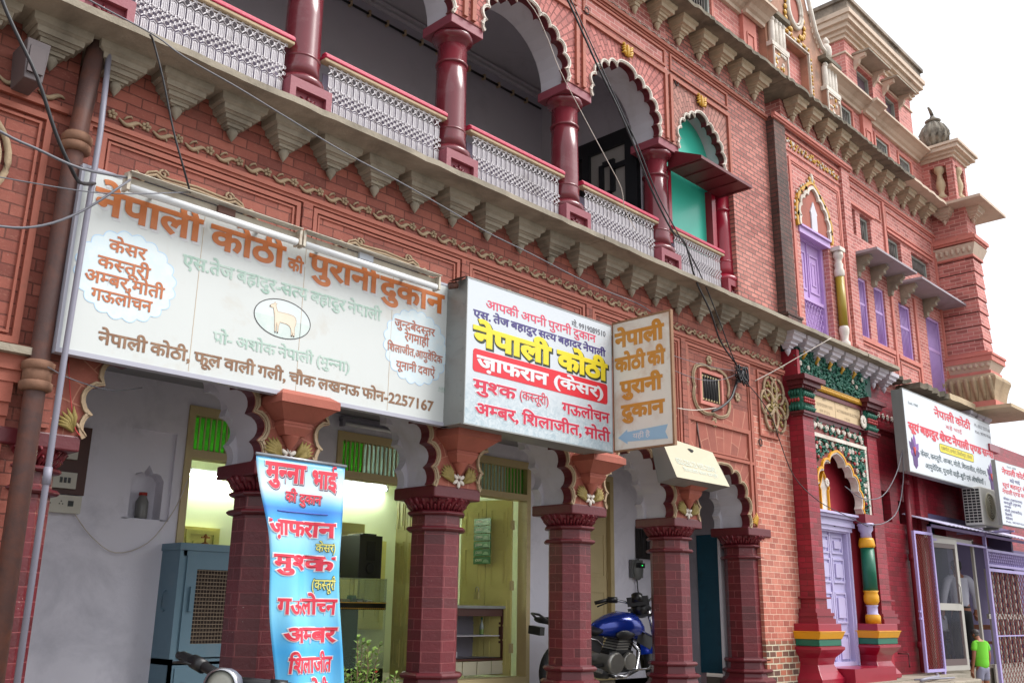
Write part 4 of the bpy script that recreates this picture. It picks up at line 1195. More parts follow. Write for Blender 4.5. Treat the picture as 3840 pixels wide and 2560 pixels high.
for k in range(12):
    a = k * math.pi / 6
    b.tube([(17.55 + r_ * math.cos(a), -.2 + r_ * math.sin(a), z_) for r_, z_ in ((.13, 10.25), (.235, 10.40), (.255, 10.52), (.185, 10.68), (.10, 10.78))], [.02, .035, .04, .03, .01], 5)
b.lathe([(.12, 10.79), (.15, 10.82), (.06, 10.88), (.03, 10.94), (.001, 10.98)], (17.55, -.2, 0), 12)
b.tube([(17.55, -.2, 10.95), (17.47, -.2, 11.02), (17.38, -.2, 11.05)], [.035, .03, .02], 6)
b.build('bulb_finial', paint('mouldy_stone', (142, 134, 122), .9, .3, 8, dirt=.8, dcol=(56, 54, 52), dscale=6, bump=.5), B)

# lower right: crimson wall, drain pipe, small windows, end column
LW = [(13.95, 14.35, 2.95, 3.4), (14.62, 14.95, 2.95, 3.3)]
b = MB(); wall_grid(b, 13.9, 15.75, .6, 5.0, -.02, .3, LW); b.box(15.75, 17.6, .05, .35, 3.1, 5.0); b.box(17.45, 17.9, -.1, .3, 3.2, 5.05); b.box(17.6, 30, .4, .6, 2.9, 5.0); b.build('crimson_wall', BR_CRIM, B)
b = MB()
for w in LW: b.box(w[0], w[1], .1, .12, w[2], w[3])
b.build('dark_window', DARK_IN, B)
b = MB(); b.box(15.28, 15.42, -.09, -.02, .8, 4.4); b.box(13.9, 15.75, -.06, -.02, 4.33, 4.40); b.build('crimson_pilaster', BR_CRIM, B)
t = MB(); x = 14.0
while x < 15.2: flower(t, x, 4.55, -.03, .05); x += .16
t.build('flower_frieze', CARVE_W, B)
b = MB(); b.lathe([(.2, 3.9), (.2, 4.0), (.15, 4.05), (.15, 4.15), (.19, 4.22), (.19, 4.38)], (17.75, -.28, 0), 8, 1, False, math.pi / 8); b.lathe([(.15, 3.1), (.15, 3.9)], (17.75, -.28, 0), 8, 0, False, math.pi / 8); b.box(17.5, 18.0, -.53, .0, 4.38, 4.5, 0); b.build('end_column', [CRIM, CARVE_W], B)
for xx in (17.35, 17.72, 18.08): place(brw, B, (xx, -.15, 5.06))
b = MB(); b.tube([(14.80, -.09, .82), (14.80, -.09, 4.3)], .045, 10); 
for z in (1.2, 2.46, 3.6): b.lathe([(.058, z - .05), (.062, z), (.058, z + .05)], (14.80, -.09, 0), 10)
b.build('drain_pipe', CRIM_D, B)
# ================================================================= the painted entrance
PY = -.15
rnd = random.Random(5)
b = MB(); b.box(11.41, 11.48, PY - .02, .3, .8, 5.0); b.box(13.75, 13.92, PY + .1, .3, .8, 5.0); b.box(11.48, 13.75, .10, .3, .8, 5.0); b.box(13.42, 13.75, -.02, .1, .8, 4.2); b.box(11.48, 11.62, -.02, .1, .8, 4.2)
b.build('portal_wall', paint('crimson_plaster', (158, 34, 50), .6, .2, 3, dirt=.25, dcol=(120, 30, 40), bump=.15), B)
b = MB()
for x0, x1 in ((11.40, 11.70), (13.30, 13.62)): b.box(x0, x1, PY - .05, PY + .14, 1.5, 4.12)
b.build('portal_pilaster', BR_CRIM, B)
b = MB()
for x0, x1 in ((11.40, 11.70), (13.30, 13.62)):
    for d, z0, z1 in ((.03, 4.10, 4.13), (.05, 4.13, 4.16), (.05, 4.46, 4.50), (.09, 4.50, 4.56), (.14, 4.56, 4.62)): b.box(x0 - d, x1 + d, PY - .05 - d, PY + .1, z0, z1, 0)
    b.box(x0 - .01, x1 + .01, PY - .06, PY + .1, 4.16, 4.46, 1)
    for k in range(6):
        xx = x0 + (x1 - x0) * (k + .5) / 6
        for z0, z1 in ((4.17, 4.25), (4.36, 4.45)): b.tube([(xx, PY - .06, z0), (xx, PY - .09, z0 + .05), (xx, PY - .065, z1)], [.02, .024, .008], 5, 1)
        b.ell((xx, PY - .085, 4.29), (.022, .02, .022), 6, 4, 2); b.ell((xx, PY - .085, 4.33), (.022, .02, .022), 6, 4, 2); b.ell((xx, PY - .1, 4.48), (.022, .02, .02), 6, 4, 0)
    for k in range(4):
        for z0 in (4.2, 4.4): b.tube([(x0 - .015, PY - .02 + k * .04, z0 - .03), (x0 - .04, PY - .02 + k * .04, z0 + .02), (x0 - .015, PY - .02 + k * .04, z0 + .06)], [.016, .02, .006], 5, 1)
        b.ell((x0 - .03, PY - .02 + k * .04, 4.31), (.02, .02, .03), 6, 4, 2)
b.build('portal_capital', [MAROON_D, GREEN_C, RED_FL], B)
# frieze: maroon ground, gold rope, plaque
b = MB(); b.box(11.70, 13.30, PY - .02, .1, 4.50, 4.62); b.box(11.70, 13.30, PY - .01, .1, 4.10, 4.50); b.frame(11.74, 13.26, 4.16, 4.50, .05, PY - .04, PY - .01); b.build('portal_frieze', MAROON_D, B)
b = MB(); b.box(11.74, 13.28, PY - .05, PY - .02, 4.52, 4.60)
k = 0; x = 11.78
while x < 13.26: b.ell((x, PY - .055, 4.585), (.02, .014, .014), 6, 4); b.tube([(x - .015, PY - .05, 4.525), (x + .02, PY - .06, 4.57)], .012, 4); x += .045
b.build('gold_moulding', GOLD, B)
b = MB(); b.box(11.80, 13.20, PY - .02, PY - .009, 4.20, 4.46); plq = b.build('name_plaque', PLAQ, B)
b = MB(); b.box(12.42, 12.425, PY - .022, PY - .02, 4.21, 4.45); b.build('plaque_line', LETTER_GREY, plq)
# carved flower fields
def foliage(x0, x1, z0, z1, y, n, keep=lambda x, z: True, red=.25, cell=.09):
    g_ = MB()
    for _ in range(n):
        x = rnd.uniform(x0, x1); z = rnd.uniform(z0, z1)
        if not keep(x, z): continue
        a = rnd.uniform(0, 6.28); L = rnd.uniform(.05, .1)
        d = Vector((math.cos(a), 0, math.sin(a))) * L; nn = Vector((-d.z, 0, d.x)) * .35
        g_.tube([Vector((x, y, z)), Vector((x, y - .02, z)) + d * .5 + nn, Vector((x, y - .005, z)) + d], [.006, rnd.uniform(.012, .02), .003], 5, 0)
    nx = int((x1 - x0) / cell); nz = max(1, int((z1 - z0) / cell))
    for i in range(nx):
        for j in range(nz):
            x = x0 + (i + .5 + rnd.uniform(-.3, .3)) * (x1 - x0) / nx; z = z0 + (j + .5 + rnd.uniform(-.3, .3)) * (z1 - z0) / nz
            if not keep(x, z) or rnd.random() < .35: continue
            m_ = 2 if rnd.random() < red else 1
            if m_ == 2: 
                g_.ell((x, y - .025, z), (.026, .02, .026), 7, 5, 2)
            else: flower(g_, x, z, y - .02, rnd.uniform(.03, .042), 1, rnd.choice((5, 6, 7)), rnd.random())
    return g_
f = foliage(11.48, 13.55, 4.66, 5.02, PY + .02, 420, lambda x, z: True, 0, .2)
x = 11.6
while x < 13.4:
    f.tube([(x, PY - .0, 4.9), (x + .02, PY - .04, 4.97), (x + .02, PY - .01, 5.03)], [.02, .03, .006], 5, 3); x += .372
f.box(11.48, 13.75, PY + .02, .1, 4.62, 5.18, 4)
f.build('flower_panel', [GREEN_C, CARVE_W, RED_FL, GOLD, paint('dark_green_ground', (24, 66, 58), .6)], B)
PXc, PZ = 12.37, 2.86
po = cusped(.67, .74, 4, .32, tip=.12)
Pp = [(p[0] + PXc, p[1] + PZ) for p in po]
b = MB()
b.prism([(11.70, PZ)] + Pp + [(13.30, PZ), (13.30, 4.10), (11.70, 4.10)], PY, PY + .09, 0, side=lambda i: 1 if 1 <= i < len(Pp) else 0)
b.build('portal_arch', [paint('dull_red_ground', (128, 60, 56), .6), CARVE_W], B)
def in_field(x, z):
    if z > 3.86: return False
    dx = abs(x - PXc); 
    if dx < .74 and z < PZ + .88 * math.sqrt(max(0, 1 - (dx / .76) ** 2)) + .06: return False
    return 11.76 < x < 13.24
f = foliage(11.74, 13.26, 2.95, 3.86, PY, 900, in_field, .4, .085)
f.build('flower_spandrel', [GREEN_C, CARVE_W, RED_FL], B)
b = MB(); b.frame(11.72, 13.28, 2.92, 3.92, .035, PY - .02, PY) if False else b.box(11.70, 13.30, PY - .035, PY, 3.88, 3.93); b.box(13.24, 13.30, PY - .03, PY, 2.92, 3.88)
b.build('white_moulding', CARVE_W, B)
f = foliage(11.72, 13.30, 3.95, 4.10, PY, 60, lambda x, z: True, 0, .5)
x = 11.78
while x < 13.3:
    for a in (-.6, 0, .6): f.ell((x + .05 * math.sin(a), PY - .02, 3.99 + .05 * math.cos(a)), (.018, .014, .045), 6, 4, 1, Matrix.Rotation(a, 3, 'Y'))
    x += .17
f.build('flower_band', [GREEN_C, CARVE_W], B)
b = MB(); b.sweep(Pp, .0, .022, PY - .02, PY, 0); b.sweep(Pp, .022, .05, PY - .03, PY, 1); b.build('arch_border', [CARVE_W, YEL_P], B)
f = MB(); flower(f, 11.93, 3.28, PY - .05, .06, 0, 9); flower(f, 13.22, 4.28, PY - .05, .1, 0, 11); f.build('white_rosette', CARVE_W, B)
t = MB(); tp = [(-.10, 0), (-.10, .28), (-.13, .31), (-.07, .40), (0, .52), (.07, .40), (.13, .31), (.10, .28), (.10, 0)]
t.prism([(12.33 + p[0], 2.96 + p[1]) for p in tp], .05, .10, 0); t.sweep([(12.33 + p[0], 2.96 + p[1]) for p in tp], .0, .022, .02, .1, 1); t.build('little_niche', [CARVE_W, YEL_P], B)
# lavender door
b = MB(); b.frame(11.86, 12.90, .9, 2.80, .12, -.02, .1); b.frame(11.92, 12.84, .9, 2.74, .03, -.045, -.02)
for d, z0, z1 in ((.0, 2.70, 2.76), (.03, 2.76, 2.82), (.02, 2.82, 2.86), (.07, 2.86, 2.90), (.11, 2.90, 2.93)): b.box(11.86 - d, 12.90 + d, -.05 - d, .1, z0, z1)
o = b.build('portal_door', PURPLE_L, B)
b = MB(); b.box(11.98, 12.78, .05, .09, .9, 2.68); b.box(12.36, 12.40, .03, .05, .9, 2.68)
for z0, z1 in ((.98, 1.38), (1.50, 1.90), (2.02, 2.34), (2.40, 2.64)):
    for x0 in (12.02, 12.42): b.frame(x0, x0 + .32, z0, z1, .025, .03, .05); b.frustum(x0 + .06, x0 + .26, .022, .05, z0 + .07, x0 + .06, x0 + .26, .022, .05, z1 - .07)
o2 = b.build('door_leaf', PURPLE_L, o)
b = MB(); b.tube([(12.38 + .03 * math.cos(k * .7), -.05, 2.78 + .03 * math.sin(k * .7)) for k in range(9)], .006, 4, closed=True); b.build('door_ring', BLACK_W, o)
b = MB(); b.box(11.8, 13.0, -.45, .1, .78, .97); b.build('door_step', CRIM, B)
# pedestals, turned shaft
def pedestal(x0, x1, y0, y1):
    b = MB()
    def bx(d, z0, z1, m): b.box(x0 - d, x1 + d, y0 - d, y1, z0, z1, m)
    bx(0, 1.41, 1.50, 0); b.frustum(x0 - .0, x1 + .0, y0, y1, 1.32, x0 - .03, x1 + .03, y0 - .03, y1, 1.40, 1); bx(.035, 1.40, 1.412, 1); bx(-.01, 1.24, 1.32, 2)
    pr = [(-.04, .80), (.0, .81), (.0, .86), (-.05, .93), (-.09, 1.02), (-.07, 1.10), (-.01, 1.16), (.02, 1.20), (.02, 1.225), (-.02, 1.24)]
    for (d0, z0), (d1, z1) in zip(pr[:-1], pr[1:]): b.frustum(x0 - d0, x1 + d0, y0 - d0, y1, z0, x0 - d1, x1 + d1, y0 - d1, y1, z1, 0)
    b.build('portal_pedestal', [CRIM, YEL_P, GREEN_P], B, bevel=.01)
pedestal(11.20, 11.80, -.32, .05); pedestal(12.84, 13.48, -.32, .08)
b = MB()
for x0, x1 in ((11.36, 11.74), (13.26, 13.66)):
    for d, z0, z1 in ((.05, 1.5, 1.56), (.03, 1.56, 1.59), (.04, 1.59, 1.63), (.01, 1.63, 1.68), (.02, 1.80, 1.82)): b.box(x0 - d, x1 + d, PY - .06 - d, .0, z0, z1)
b.build('pilaster_base', CRIM_D, B)
cx_, cy_ = 13.04, -.18
b = MB()
b.lathe([(.10, 1.5), (.10, 1.60), (.085, 1.62)], (cx_, cy_, 0), 16, 0); b.lathe([(.085, 1.62), (.07, 1.64), (.07, 1.72), (.085, 1.74)], (cx_, cy_, 0), 16, 1)
b.lathe([(.07, 1.74), (.10, 1.79), (.10, 1.86), (.085, 1.90), (.105, 1.93)], (cx_, cy_, 0), 16, 0); b.lathe([(.095, 1.93), (.09, 2.5)], (cx_, cy_, 0), 20, 2)
b.lathe([(.10, 2.5), (.11, 2.53), (.10, 2.60), (.09, 2.63)], (cx_, cy_, 0), 16, 0); b.lathe([(.075, 2.63), (.07, 2.70), (.10, 2.74), (.10, 2.79), (.115, 2.80), (.115, 2.83)], (cx_, cy_, 0), 16, 1)
b.box(cx_ - .13, cx_ + .3, PY - .1, .05, 2.83, 2.95, 3)
b.build('turned_colonnette', [YEL_P, PURPLE_L, GREEN_P, CRIM_D], B)

# ornate small barred window and the big round rosette on the orange wall
b = MB(); b.box(9.32, 9.74, -.003, -.001, 3.98, 4.32); o = b.build('small_window', DARK_IN, B)
b = MB(); b.frame(9.28, 9.78, 3.94, 4.36, .04, -.03, 0); b.frame(9.34, 9.72, 4.0, 4.3, .02, -.012, -.003, 1); b.build('window_frame', [PL_PINK, CREAM_DOOR], o)
b = MB()
for k in range(6): b.tube([(9.39 + k * .057, -.02, 4.0), (9.39 + k * .057, -.02, 4.3)], .007, 5)
b.build('window_bars', BLACK_W, o)
b = MB()
pts = []
for k in range(72):
    a = 2 * math.pi * k / 72
    r_ = 1 + .10 * abs(math.sin(a * 4)) - .03
    c_, s_ = math.cos(a), math.sin(a)
    q_ = 1 / max(abs(c_), abs(s_)) ** .7
    pts.append((9.55 + .36 * r_ * q_ * c_, -.012, 4.13 + .27 * r_ * q_ * s_))
b.tube(pts, .014, 6, closed=True); b.tube([(9.55 + (p[0] - 9.55) * 1.07, -.01, 4.13 + (p[2] - 4.13) * 1.07) for p in pts], .008, 5, closed=True)
for xx, zz in ((9.02, 4.15), (10.12, 4.15), (9.52, 4.50), (9.58, 3.76)): flower(b, xx, zz, -.005, .06, 0, 6)
b.build('window_scroll', CARVE, o)
b = MB(); rc = (11.02, 4.2)
for r_, rr in ((.0, 0),):
    for k in range(6):
        a = k * math.pi / 3
        c_ = (rc[0] + .19 * math.cos(a), rc[1] + .21 * math.sin(a))
        b.tube([(c_[0] + .16 * math.cos(j * .449), -.016, c_[1] + .17 * math.sin(j * .449)) for j in range(14)], .018, 6, closed=True)
        for j in range(7):
            b.ell((c_[0] + rnd.uniform(-.1, .1), -.012, c_[1] + rnd.uniform(-.1, .1)), (.03, .016, .022), 6, 4, 1)
flower(b, rc[0], rc[1], -.01, .1, 1, 8)
b.build('round_rosette', [CARVE, LEAF_OL], B)
# ================================================================= lettering
_cache = {}
def glyph(ch, off):
    k = (ch, off)
    if k not in _cache:
        c = bpy.data.curves.new('g', 'FONT'); c.body = ch; c.size = 1; c.resolution_u = 3; c.bevel_depth = off; c.bevel_resolution = 0 if off < .03 else 1
        o = bpy.data.objects.new('g', c); COL.objects.link(o)
        dg = bpy.context.evaluated_depsgraph_get()
        me = bpy.data.meshes.new_from_object(o.evaluated_get(dg))
        _cache[k] = ([(v.co.x, v.co.y, v.co.z) for v in me.vertices], [list(p.vertices) for p in me.polygons])
        bpy.data.objects.remove(o); bpy.data.curves.remove(c); bpy.data.meshes.remove(me)
    return _cache[k]
_adv = {}
def advance(ch):
    if ch not in _adv:
        def right(s):
            v = glyph(s, 0.0)[0]; return max(p[0] for p in v)
        _adv[ch] = right(ch + 'l') - right('l')
        if ch == 'ि': _adv[ch] = max(p[0] for p in glyph(ch, 0.0)[0] if p[1] < H0 * .8) + .085
    return _adv[ch]
H0 = max(p[1] for p in glyph('न', 0.0)[0])
CAP = max(p[1] for p in glyph('E', 0.0)[0])

def clip_x(vs, fs, xc):
    """keep x <= xc"""
    nv = []; nf = []
    for f in fs:
        poly = [vs[i] for i in f]; out = []
        for i, p in enumerate(poly):
            q = poly[(i + 1) % len(poly)]
            if p[0] <= xc: out.append(p)
            if (p[0] - xc) * (q[0] - xc) < 0:
                u = (xc - p[0]) / (q[0] - p[0]); out.append((xc, p[1] + u * (q[1] - p[1]), p[2] + u * (q[2] - p[2])))
        if len(out) >= 3:
            b = len(nv); nv += out; nf.append(list(range(b, b + len(out))))
    return nv, nf

REPH = ([(p[0], p[1], 0) for p in [(.0, .0), (.03, -.02), (.02, .08), (.05, .13), (.10, .13), (.12, .10), (.15, .12), (.12, .185), (.04, .19), (-.02, .12)]], [list(range(10))])
def layout(s, off):
    """s: Devanagari in visual order; X~ = half form of X, ^ = reph over what was just set, / = the slanting stroke under it"""
    x = 0.0; V = []; Fc = []; k = 0; i = 0; step = .004
    prev = 0
    while i < len(s):
        ch = s[i]
        if ch == ' ': x += .2; i += 1; continue
        if ch == '^':
            vs = [(x - .07 + p[0], H0 + .0 + p[1] * 1.1, 0) for p in REPH[0]]; fs = REPH[1]; adv = 0
        elif ch == '/':
            w = .035 + off
            a = (x - .42, .05); c = (x - .12, .25)
            vs = [(a[0], a[1] - w, 0), (a[0] + .02, a[1] + w, 0), (c[0], c[1] + w, 0), (c[0], c[1] - w, 0)]; fs = [[0, 3, 2, 1]]; adv = 0
        else:
            vs, fs = glyph(ch, off); adv = advance(ch)
            if i + 1 < len(s) and s[i + 1] == '~':
                cut = adv - .155 if ch not in 'क' else adv - .3
                vs, fs = clip_x(vs, fs, cut - .014 - off * .6); adv = cut - .012; i += 1
            vs = [(p[0] + x, p[1], p[2]) for p in vs]
        b = len(V)
        V += [(p[0], p[1], (k % 3) * .0003 + p[2] * .012) for p in vs]; Fc += [[q + b for q in f] for f in fs]
        k += 1; x += adv; prev = adv; i += 1
    return V, Fc, x
def lettering(b, s, x0, x1, zt, zb, mp, d0, mat=0, off=.012, latin=False, expand=0.0):
    """sets s between x0 and x1, head line at zt, foot at zb. mp(u, v, d): from the sign's flat co-ordinates to space, d = out of the sign"""
    V, Fc, w = layout(s, off + expand)
    V0, _, _ = layout(s, 0.0)
    lo = min(p[0] for p in V0); hi = max(p[0] for p in V0)
    h = CAP if latin else H0
    sx = (x1 - x0) / (hi - lo); sz = (zt - zb) / h
    b.add([mp(x0 + (p[0] - lo) * sx, zb + p[1] * sz, d0 + p[2]) for p in V], Fc, mat)

def inkmat(name, rgb, rough=.45, fade=0, fcol=(225, 225, 220)):
    t = NT(name); c = srgb(rgb); p = t.pos()
    k = t.mix(t.noise(6, 4, .6, p), scl(c, .92), scl(c, 1.06))
    if fade: k = t.mix(t.math('MULTIPLY', t.ramp(t.noise(14, 6, .75, p), .42, .72), fade), k, srgb(fcol))
    t.col(k); t.b.inputs['Roughness'].default_value = rough
    return t.mat

# ---- the long white painted signboard
SIGN_W = paint('white_sign_board', (202, 206, 204), .38, .03, 2, dirt=.2, dcol=(186, 176, 160), dscale=3)
ALU = paint('sign_edge', (170, 170, 182), .4, .06, 4)
SY = -.2
S1 = thing('shop_signboard', 'long white hand painted shop signboard with orange Hindi lettering and two tube lights above it', 'signboard', (2.07, SY, 3.08))
def Q1(u, v, d): return (u - 2.07, -d, v - 3.08)
b = MB(); b.box(0, 3.14, .0, .05, 0, 1.18)
b.build('sign_panel', SIGN_W, S1)
b = MB(); b.box(-.02, 3.16, -.006, .06, -.03, .0); b.box(-.02, 3.16, -.004, .06, 1.18, 1.2); b.box(-.02, .0, -.004, .06, 0, 1.18); b.box(3.14, 3.16, -.004, .06, 0, 1.18)
for x in (.3, 1.55, 2.85): b.box(x, x + .03, .05, .2, .3, .33); b.box(x, x + .03, .05, .2, 1.0, 1.03)
b.build('sign_frame', ALU, S1)
b = MB()
for u in (.83, 1.66, 2.5): b.box(u, u + .004, -.0015, .001, .01, 1.17)
b.build('panel_seam', paint('rusty_seam', (190, 172, 150), .6, .2, 30), S1)
ORANGE = inkmat('orange_sign_paint', (190, 104, 42), .4, .25, (206, 140, 88)); SHADE_G = inkmat('grey_letter_shadow', (206, 206, 208)); PALEG = inkmat('faded_green_sign_paint', (150, 180, 166), .5, .75, (214, 220, 216)); BROWN = inkmat('brown_sign_paint', (122, 84, 56), .5, .45, (190, 160, 130)); ORG2 = inkmat('brown_orange_sign_paint', (178, 98, 52), .45, .25, (206, 150, 110)); RED_B = inkmat('rust_sign_paint', (172, 96, 74), .5, .45, (206, 160, 140))
b = MB()
for s, x0, x1, zt, zb in (('नेपाली', 2.16, 2.886, 4.150, 3.995), ('कोठी', 2.964, 3.551, 4.145, 3.990), ('की', 3.585, 3.715, 4.075, 3.99), ('पुरानी', 3.771, 4.417, 4.160, 4.01), ('दुकान', 4.446, 5.117, 4.160, 4.005)):
    lettering(b, s, x0 + .014, x1 + .014, zt - .014, zb - .016, Q1, .001, 1, .05); lettering(b, s, x0, x1, zt, zb, Q1, .004, 0, .035)
b.build('main_lettering', [ORANGE, SHADE_G], S1)
b = MB()
lettering(b, 'एस.तेज बहादुर-सत~य बहादुर नेपाली', 2.778, 4.466, 3.875, 3.795, Q1, .002, 0, .03)
lettering(b, 'प/ो- अशोक नेपाली (मुन~ना)', 3.055, 4.19, 3.395, 3.325, Q1, .002, 0, .022)
b.build('pale_lettering', PALEG, S1)
b = MB()
for s, x0, x1, zt, zb in (('केसर', 2.281, 2.527, 3.835, 3.762), ('कस~तूरी', 2.224, 2.567, 3.712, 3.640), ('अम~बर,मोती', 2.16, 2.676, 3.605, 3.532), ('गऊलोचन', 2.212, 2.605, 3.494, 3.424)): lettering(b, s, x0, x1, zt, zb, Q1, .004, 0, .022)
b.build('left_cloud_lettering', ORG2, S1)
b = MB()
for s, x0, x1, zt, zb in (('जुन~दबेदस~तर', 4.604, 5.033, 3.845, 3.785), ('रेगमाही', 4.713, 4.972, 3.755, 3.685), ('शिलाजीत,आयुर्वेदिक', 0, 0, 0, 0), ('यूनानी दवाऐं', 4.639, 5.049, 3.505, 3.445)):
    if s[0] == 'श': s = 'िशलाजीत,आयुवे^िदक'; x0, x1, zt, zb = 4.542, 5.126, 3.632, 3.572
    lettering(b, s, x0, x1, zt, zb, Q1, .004, 0, .015)
b.build('right_cloud_lettering', RED_B, S1)
b = MB(); lettering(b, 'नेपाली कोठी, फूल वाली गली, चौक लखनऊ फोन-2257167', 2.292, 5.045, 3.228, 3.155, Q1, .002, 0, .028); b.build('address_lettering', BROWN, S1)
b = MB(); lettering(b, 'NEED', 5.10, 5.20, 3.372, 3.345, Q1, .002, 0, .0, True); b.box(5.09 - 2.07, 5.21 - 2.07, -.002, .0, 3.335 - 3.08, 3.338 - 3.08); b.build('painter_mark', PALEG, S1)
SKYB = inkmat('pale_blue_cloud_line', (176, 206, 232)); SKYF = inkmat('pale_blue_cloud', (206, 222, 228), .45, .8, (220, 224, 222))
def cloud(cx, cz, rx, rz, n=20):
    pts = []
    for k in range(n):
        a0 = 2 * math.pi * k / n
        for j in range(6):
            a = a0 + 2 * math.pi / n * j / 6
            q = 1 + .085 * math.sin(math.pi * j / 6)
            pts.append((cx + rx * q * math.cos(a), cz + rz * q * math.sin(a)))
    return pts
b = MB()
for cx, cz, rx, rz in ((2.42, 3.622, .31, .275), (4.84, 3.655, .315, .29)):
    P_ = cloud(cx, cz, rx, rz); P3 = [(p[0] - 2.07, p[1] - 3.08) for p in P_]
    b.prism(P3, -.0012, .0, 0, back=False); b.sweep(P3, -.003, .003, -.0018, -.0012, 1, True)
b.build('painted_cloud', [SKYF, SKYB], S1)
# the musk deer in its oval
b = MB()
oc = (3.58, 3.605)
O = [(oc[0] + .235 * math.cos(k * math.pi / 24) - 2.07, oc[1] + .142 * math.sin(k * math.pi / 24) - 3.08) for k in range(48)]
b.prism(O, -.001, 0, 0, back=False); b.sweep(O, -.003, .003, -.0025, -.001, 1, True)
lowr = [(oc[0] + .235 * math.cos(k * math.pi / 24) - 2.07, oc[1] + .142 * math.sin(k * math.pi / 24) - 3.08) for k in range(24, 49)]
b.prism([(p[0], min(p[1], oc[1] - 3.08 - .0)) for p in lowr], -.0015, -.001, 2, back=False)
deer = [(-.092, .092), (-.108, .078), (-.112, .070), (-.10, .066), (-.082, .068), (-.074, .04), (-.066, .0), (-.064, -.03), (-.06, -.07), (-.058, -.105), (-.05, -.105), (-.05, -.07), (-.046, -.035), (-.04, -.07), (-.04, -.108), (-.032, -.108), (-.03, -.06), (-.022, -.028), (.03, -.03), (.055, -.04), (.07, -.062), (.074, -.09), (.072, -.112), (.082, -.112), (.084, -.08), (.09, -.114), (.10, -.114), (.098, -.075), (.094, -.045), (.104, -.02), (.106, .01), (.098, .03), (.08, .042), (.03, .047), (-.02, .045), (-.046, .046), (-.058, .07), (-.064, .088), (-.056, .104), (-.066, .10), (-.072, .112), (-.08, .096)]
D = [(oc[0] + p[0] * 1.05 - 2.07, oc[1] + p[1] - 3.08) for p in deer]
b.prism(D, -.0032, -.0015, 3, back=False); b.sweep(D, -.0014, .0014, -.004, -.0032, 4, True)
for hx in (-.054, -.036, .077, .095): b.box(oc[0] + hx * 1.05 - 2.074, oc[0] + hx * 1.05 - 2.066, -.0042, -.003, oc[1] - .116 - 3.08, oc[1] - .104 - 3.08, 1)
b.box(oc[0] - .113 - 2.074, oc[0] - .113 - 2.066, -.0042, -.003, oc[1] + .07 - 3.08, oc[1] + .078 - 3.08, 1)
b.build('painted_deer', [inkmat('oval_ground', (210, 218, 218)), inkmat('black_line', (40, 36, 40)), inkmat('oval_foot', (196, 210, 206), .5, .5), inkmat('deer_tan', (222, 208, 186), .5, .3), inkmat('deer_line', (190, 160, 130))], S1)

# tube lights above it
RUST_W = paint('rusty_white_tin', (196, 188, 172), .5, .12, 9, dirt=.4, dcol=(140, 92, 60), dscale=7)
for x0, x1, lab in ((2.30, 3.55, 'fluorescent light with a brown ballast in the rusty reflector nearest the rain pipe'), (3.62, 4.90, 'fluorescent light with a white ballast in the rusty reflector nearest the light box')):
    t = thing('tube_light', lab, 'tube light', (x0, -.34, 4.16))
    w = x1 - x0
    b = MB(); b.box(-.02, w + .02, .02, .05, .03, .075); b.add([(-.02, -.06, .085), (w + .02, -.06, .085), (w + .02, .05, .10), (-.02, .05, .10), (-.02, -.06, .09), (w + .02, -.06, .09), (w + .02, .05, .106), (-.02, .05, .106)], [(0, 1, 2, 3), (4, 7, 6, 5), (0, 4, 5, 1), (1, 5, 6, 2), (2, 6, 7, 3), (3, 7, 4, 0)])
    for xx in (.2, w - .25): b.box(xx, xx + .02, .05, .34, .03, .05)
    b.build('reflector', RUST_W, t)
    b = MB()
    for xx in (-.028, w + .008): b.box(xx, xx + .02, -.035, .045, -.03, .085)
    b.build('tube_holder', RUST_W, t)
    b = MB(); b.tube([(0, -.008, -.007), (w, -.008, -.007)], .027, 12); b.build('fluorescent_tube', TUBE_OFF, t)
    b = MB(); xx = .62 if x0 < 3 else .5; b.box(xx, xx + .13, -.005, .03, .03, .08); b.build('ballast_box', paint('ballast', (104, 70, 60) if x0 < 3 else (190, 196, 206), .6), t)

# ---- the light box
LBW = paint('lightbox_sheet', (208, 214, 220), .3, .02, 2)
t_ = NT('lightbox_picture_sheet'); p_ = t_.pos(); sp_ = t_.n('ShaderNodeSeparateXYZ'); t_.l(p_, sp_.inputs[0])
low = t_.ramp(sp_.outputs[2], 3.55, 3.2)
pic = t_.mix(t_.ramp(t_.noise(16, 6, .7, p_, 1.5), .35, .65), (.26, .38, .44, 1), (.60, .66, .68, 1))
t_.col(t_.mix(t_.math('MULTIPLY', low, .75), (.58, .62, .66, 1), pic)); t_.b.inputs['Roughness'].default_value = .3
S2 = thing('light_box_sign', 'white light box shop sign with yellow Hindi title, red band and grey metal sides', 'signboard', (5.16, -.45, 3.05))
def Q2(u, v, d): return (u - 5.16, -d, v - 3.05)
b = MB(); b.box(0, 1.92, 0, .3, 0, 1.23); b.box(-.008, 1.928, -.006, .02, -.012, 0); b.box(-.008, 1.928, -.006, .02, 1.23, 1.242); b.box(-.008, 0, -.006, .02, 0, 1.23); b.box(1.92, 1.928, -.006, .02, 0, 1.23)
for k in range(9): b.ell((-.001, .05 , .1 + k * .13), (.004, .006, .006), 6, 4)
b.build('metal_box', METAL_G, S2)
b = MB(); b.add([(0, -.003, 0), (1.92, -.003, 0), (1.92, -.003, 1.23), (0, -.003, 1.23)], [(0, 1, 2, 3)]); b.build('printed_sheet', t_.mat, S2)
PINKR = inkmat('pink_red_print', (214, 66, 96)); NAVY = inkmat('navy_print', (66, 54, 120)); YELL = inkmat('yellow_print', (226, 206, 40)); DKG = inkmat('dark_green_outline', (44, 56, 40)); REDB = inkmat('red_print', (214, 34, 50)); WHT = inkmat('white_print', (216, 216, 220)); GREYT = inkmat('grey_print', (88, 88, 96)); CRIMT = inkmat('crimson_print', (200, 40, 70))
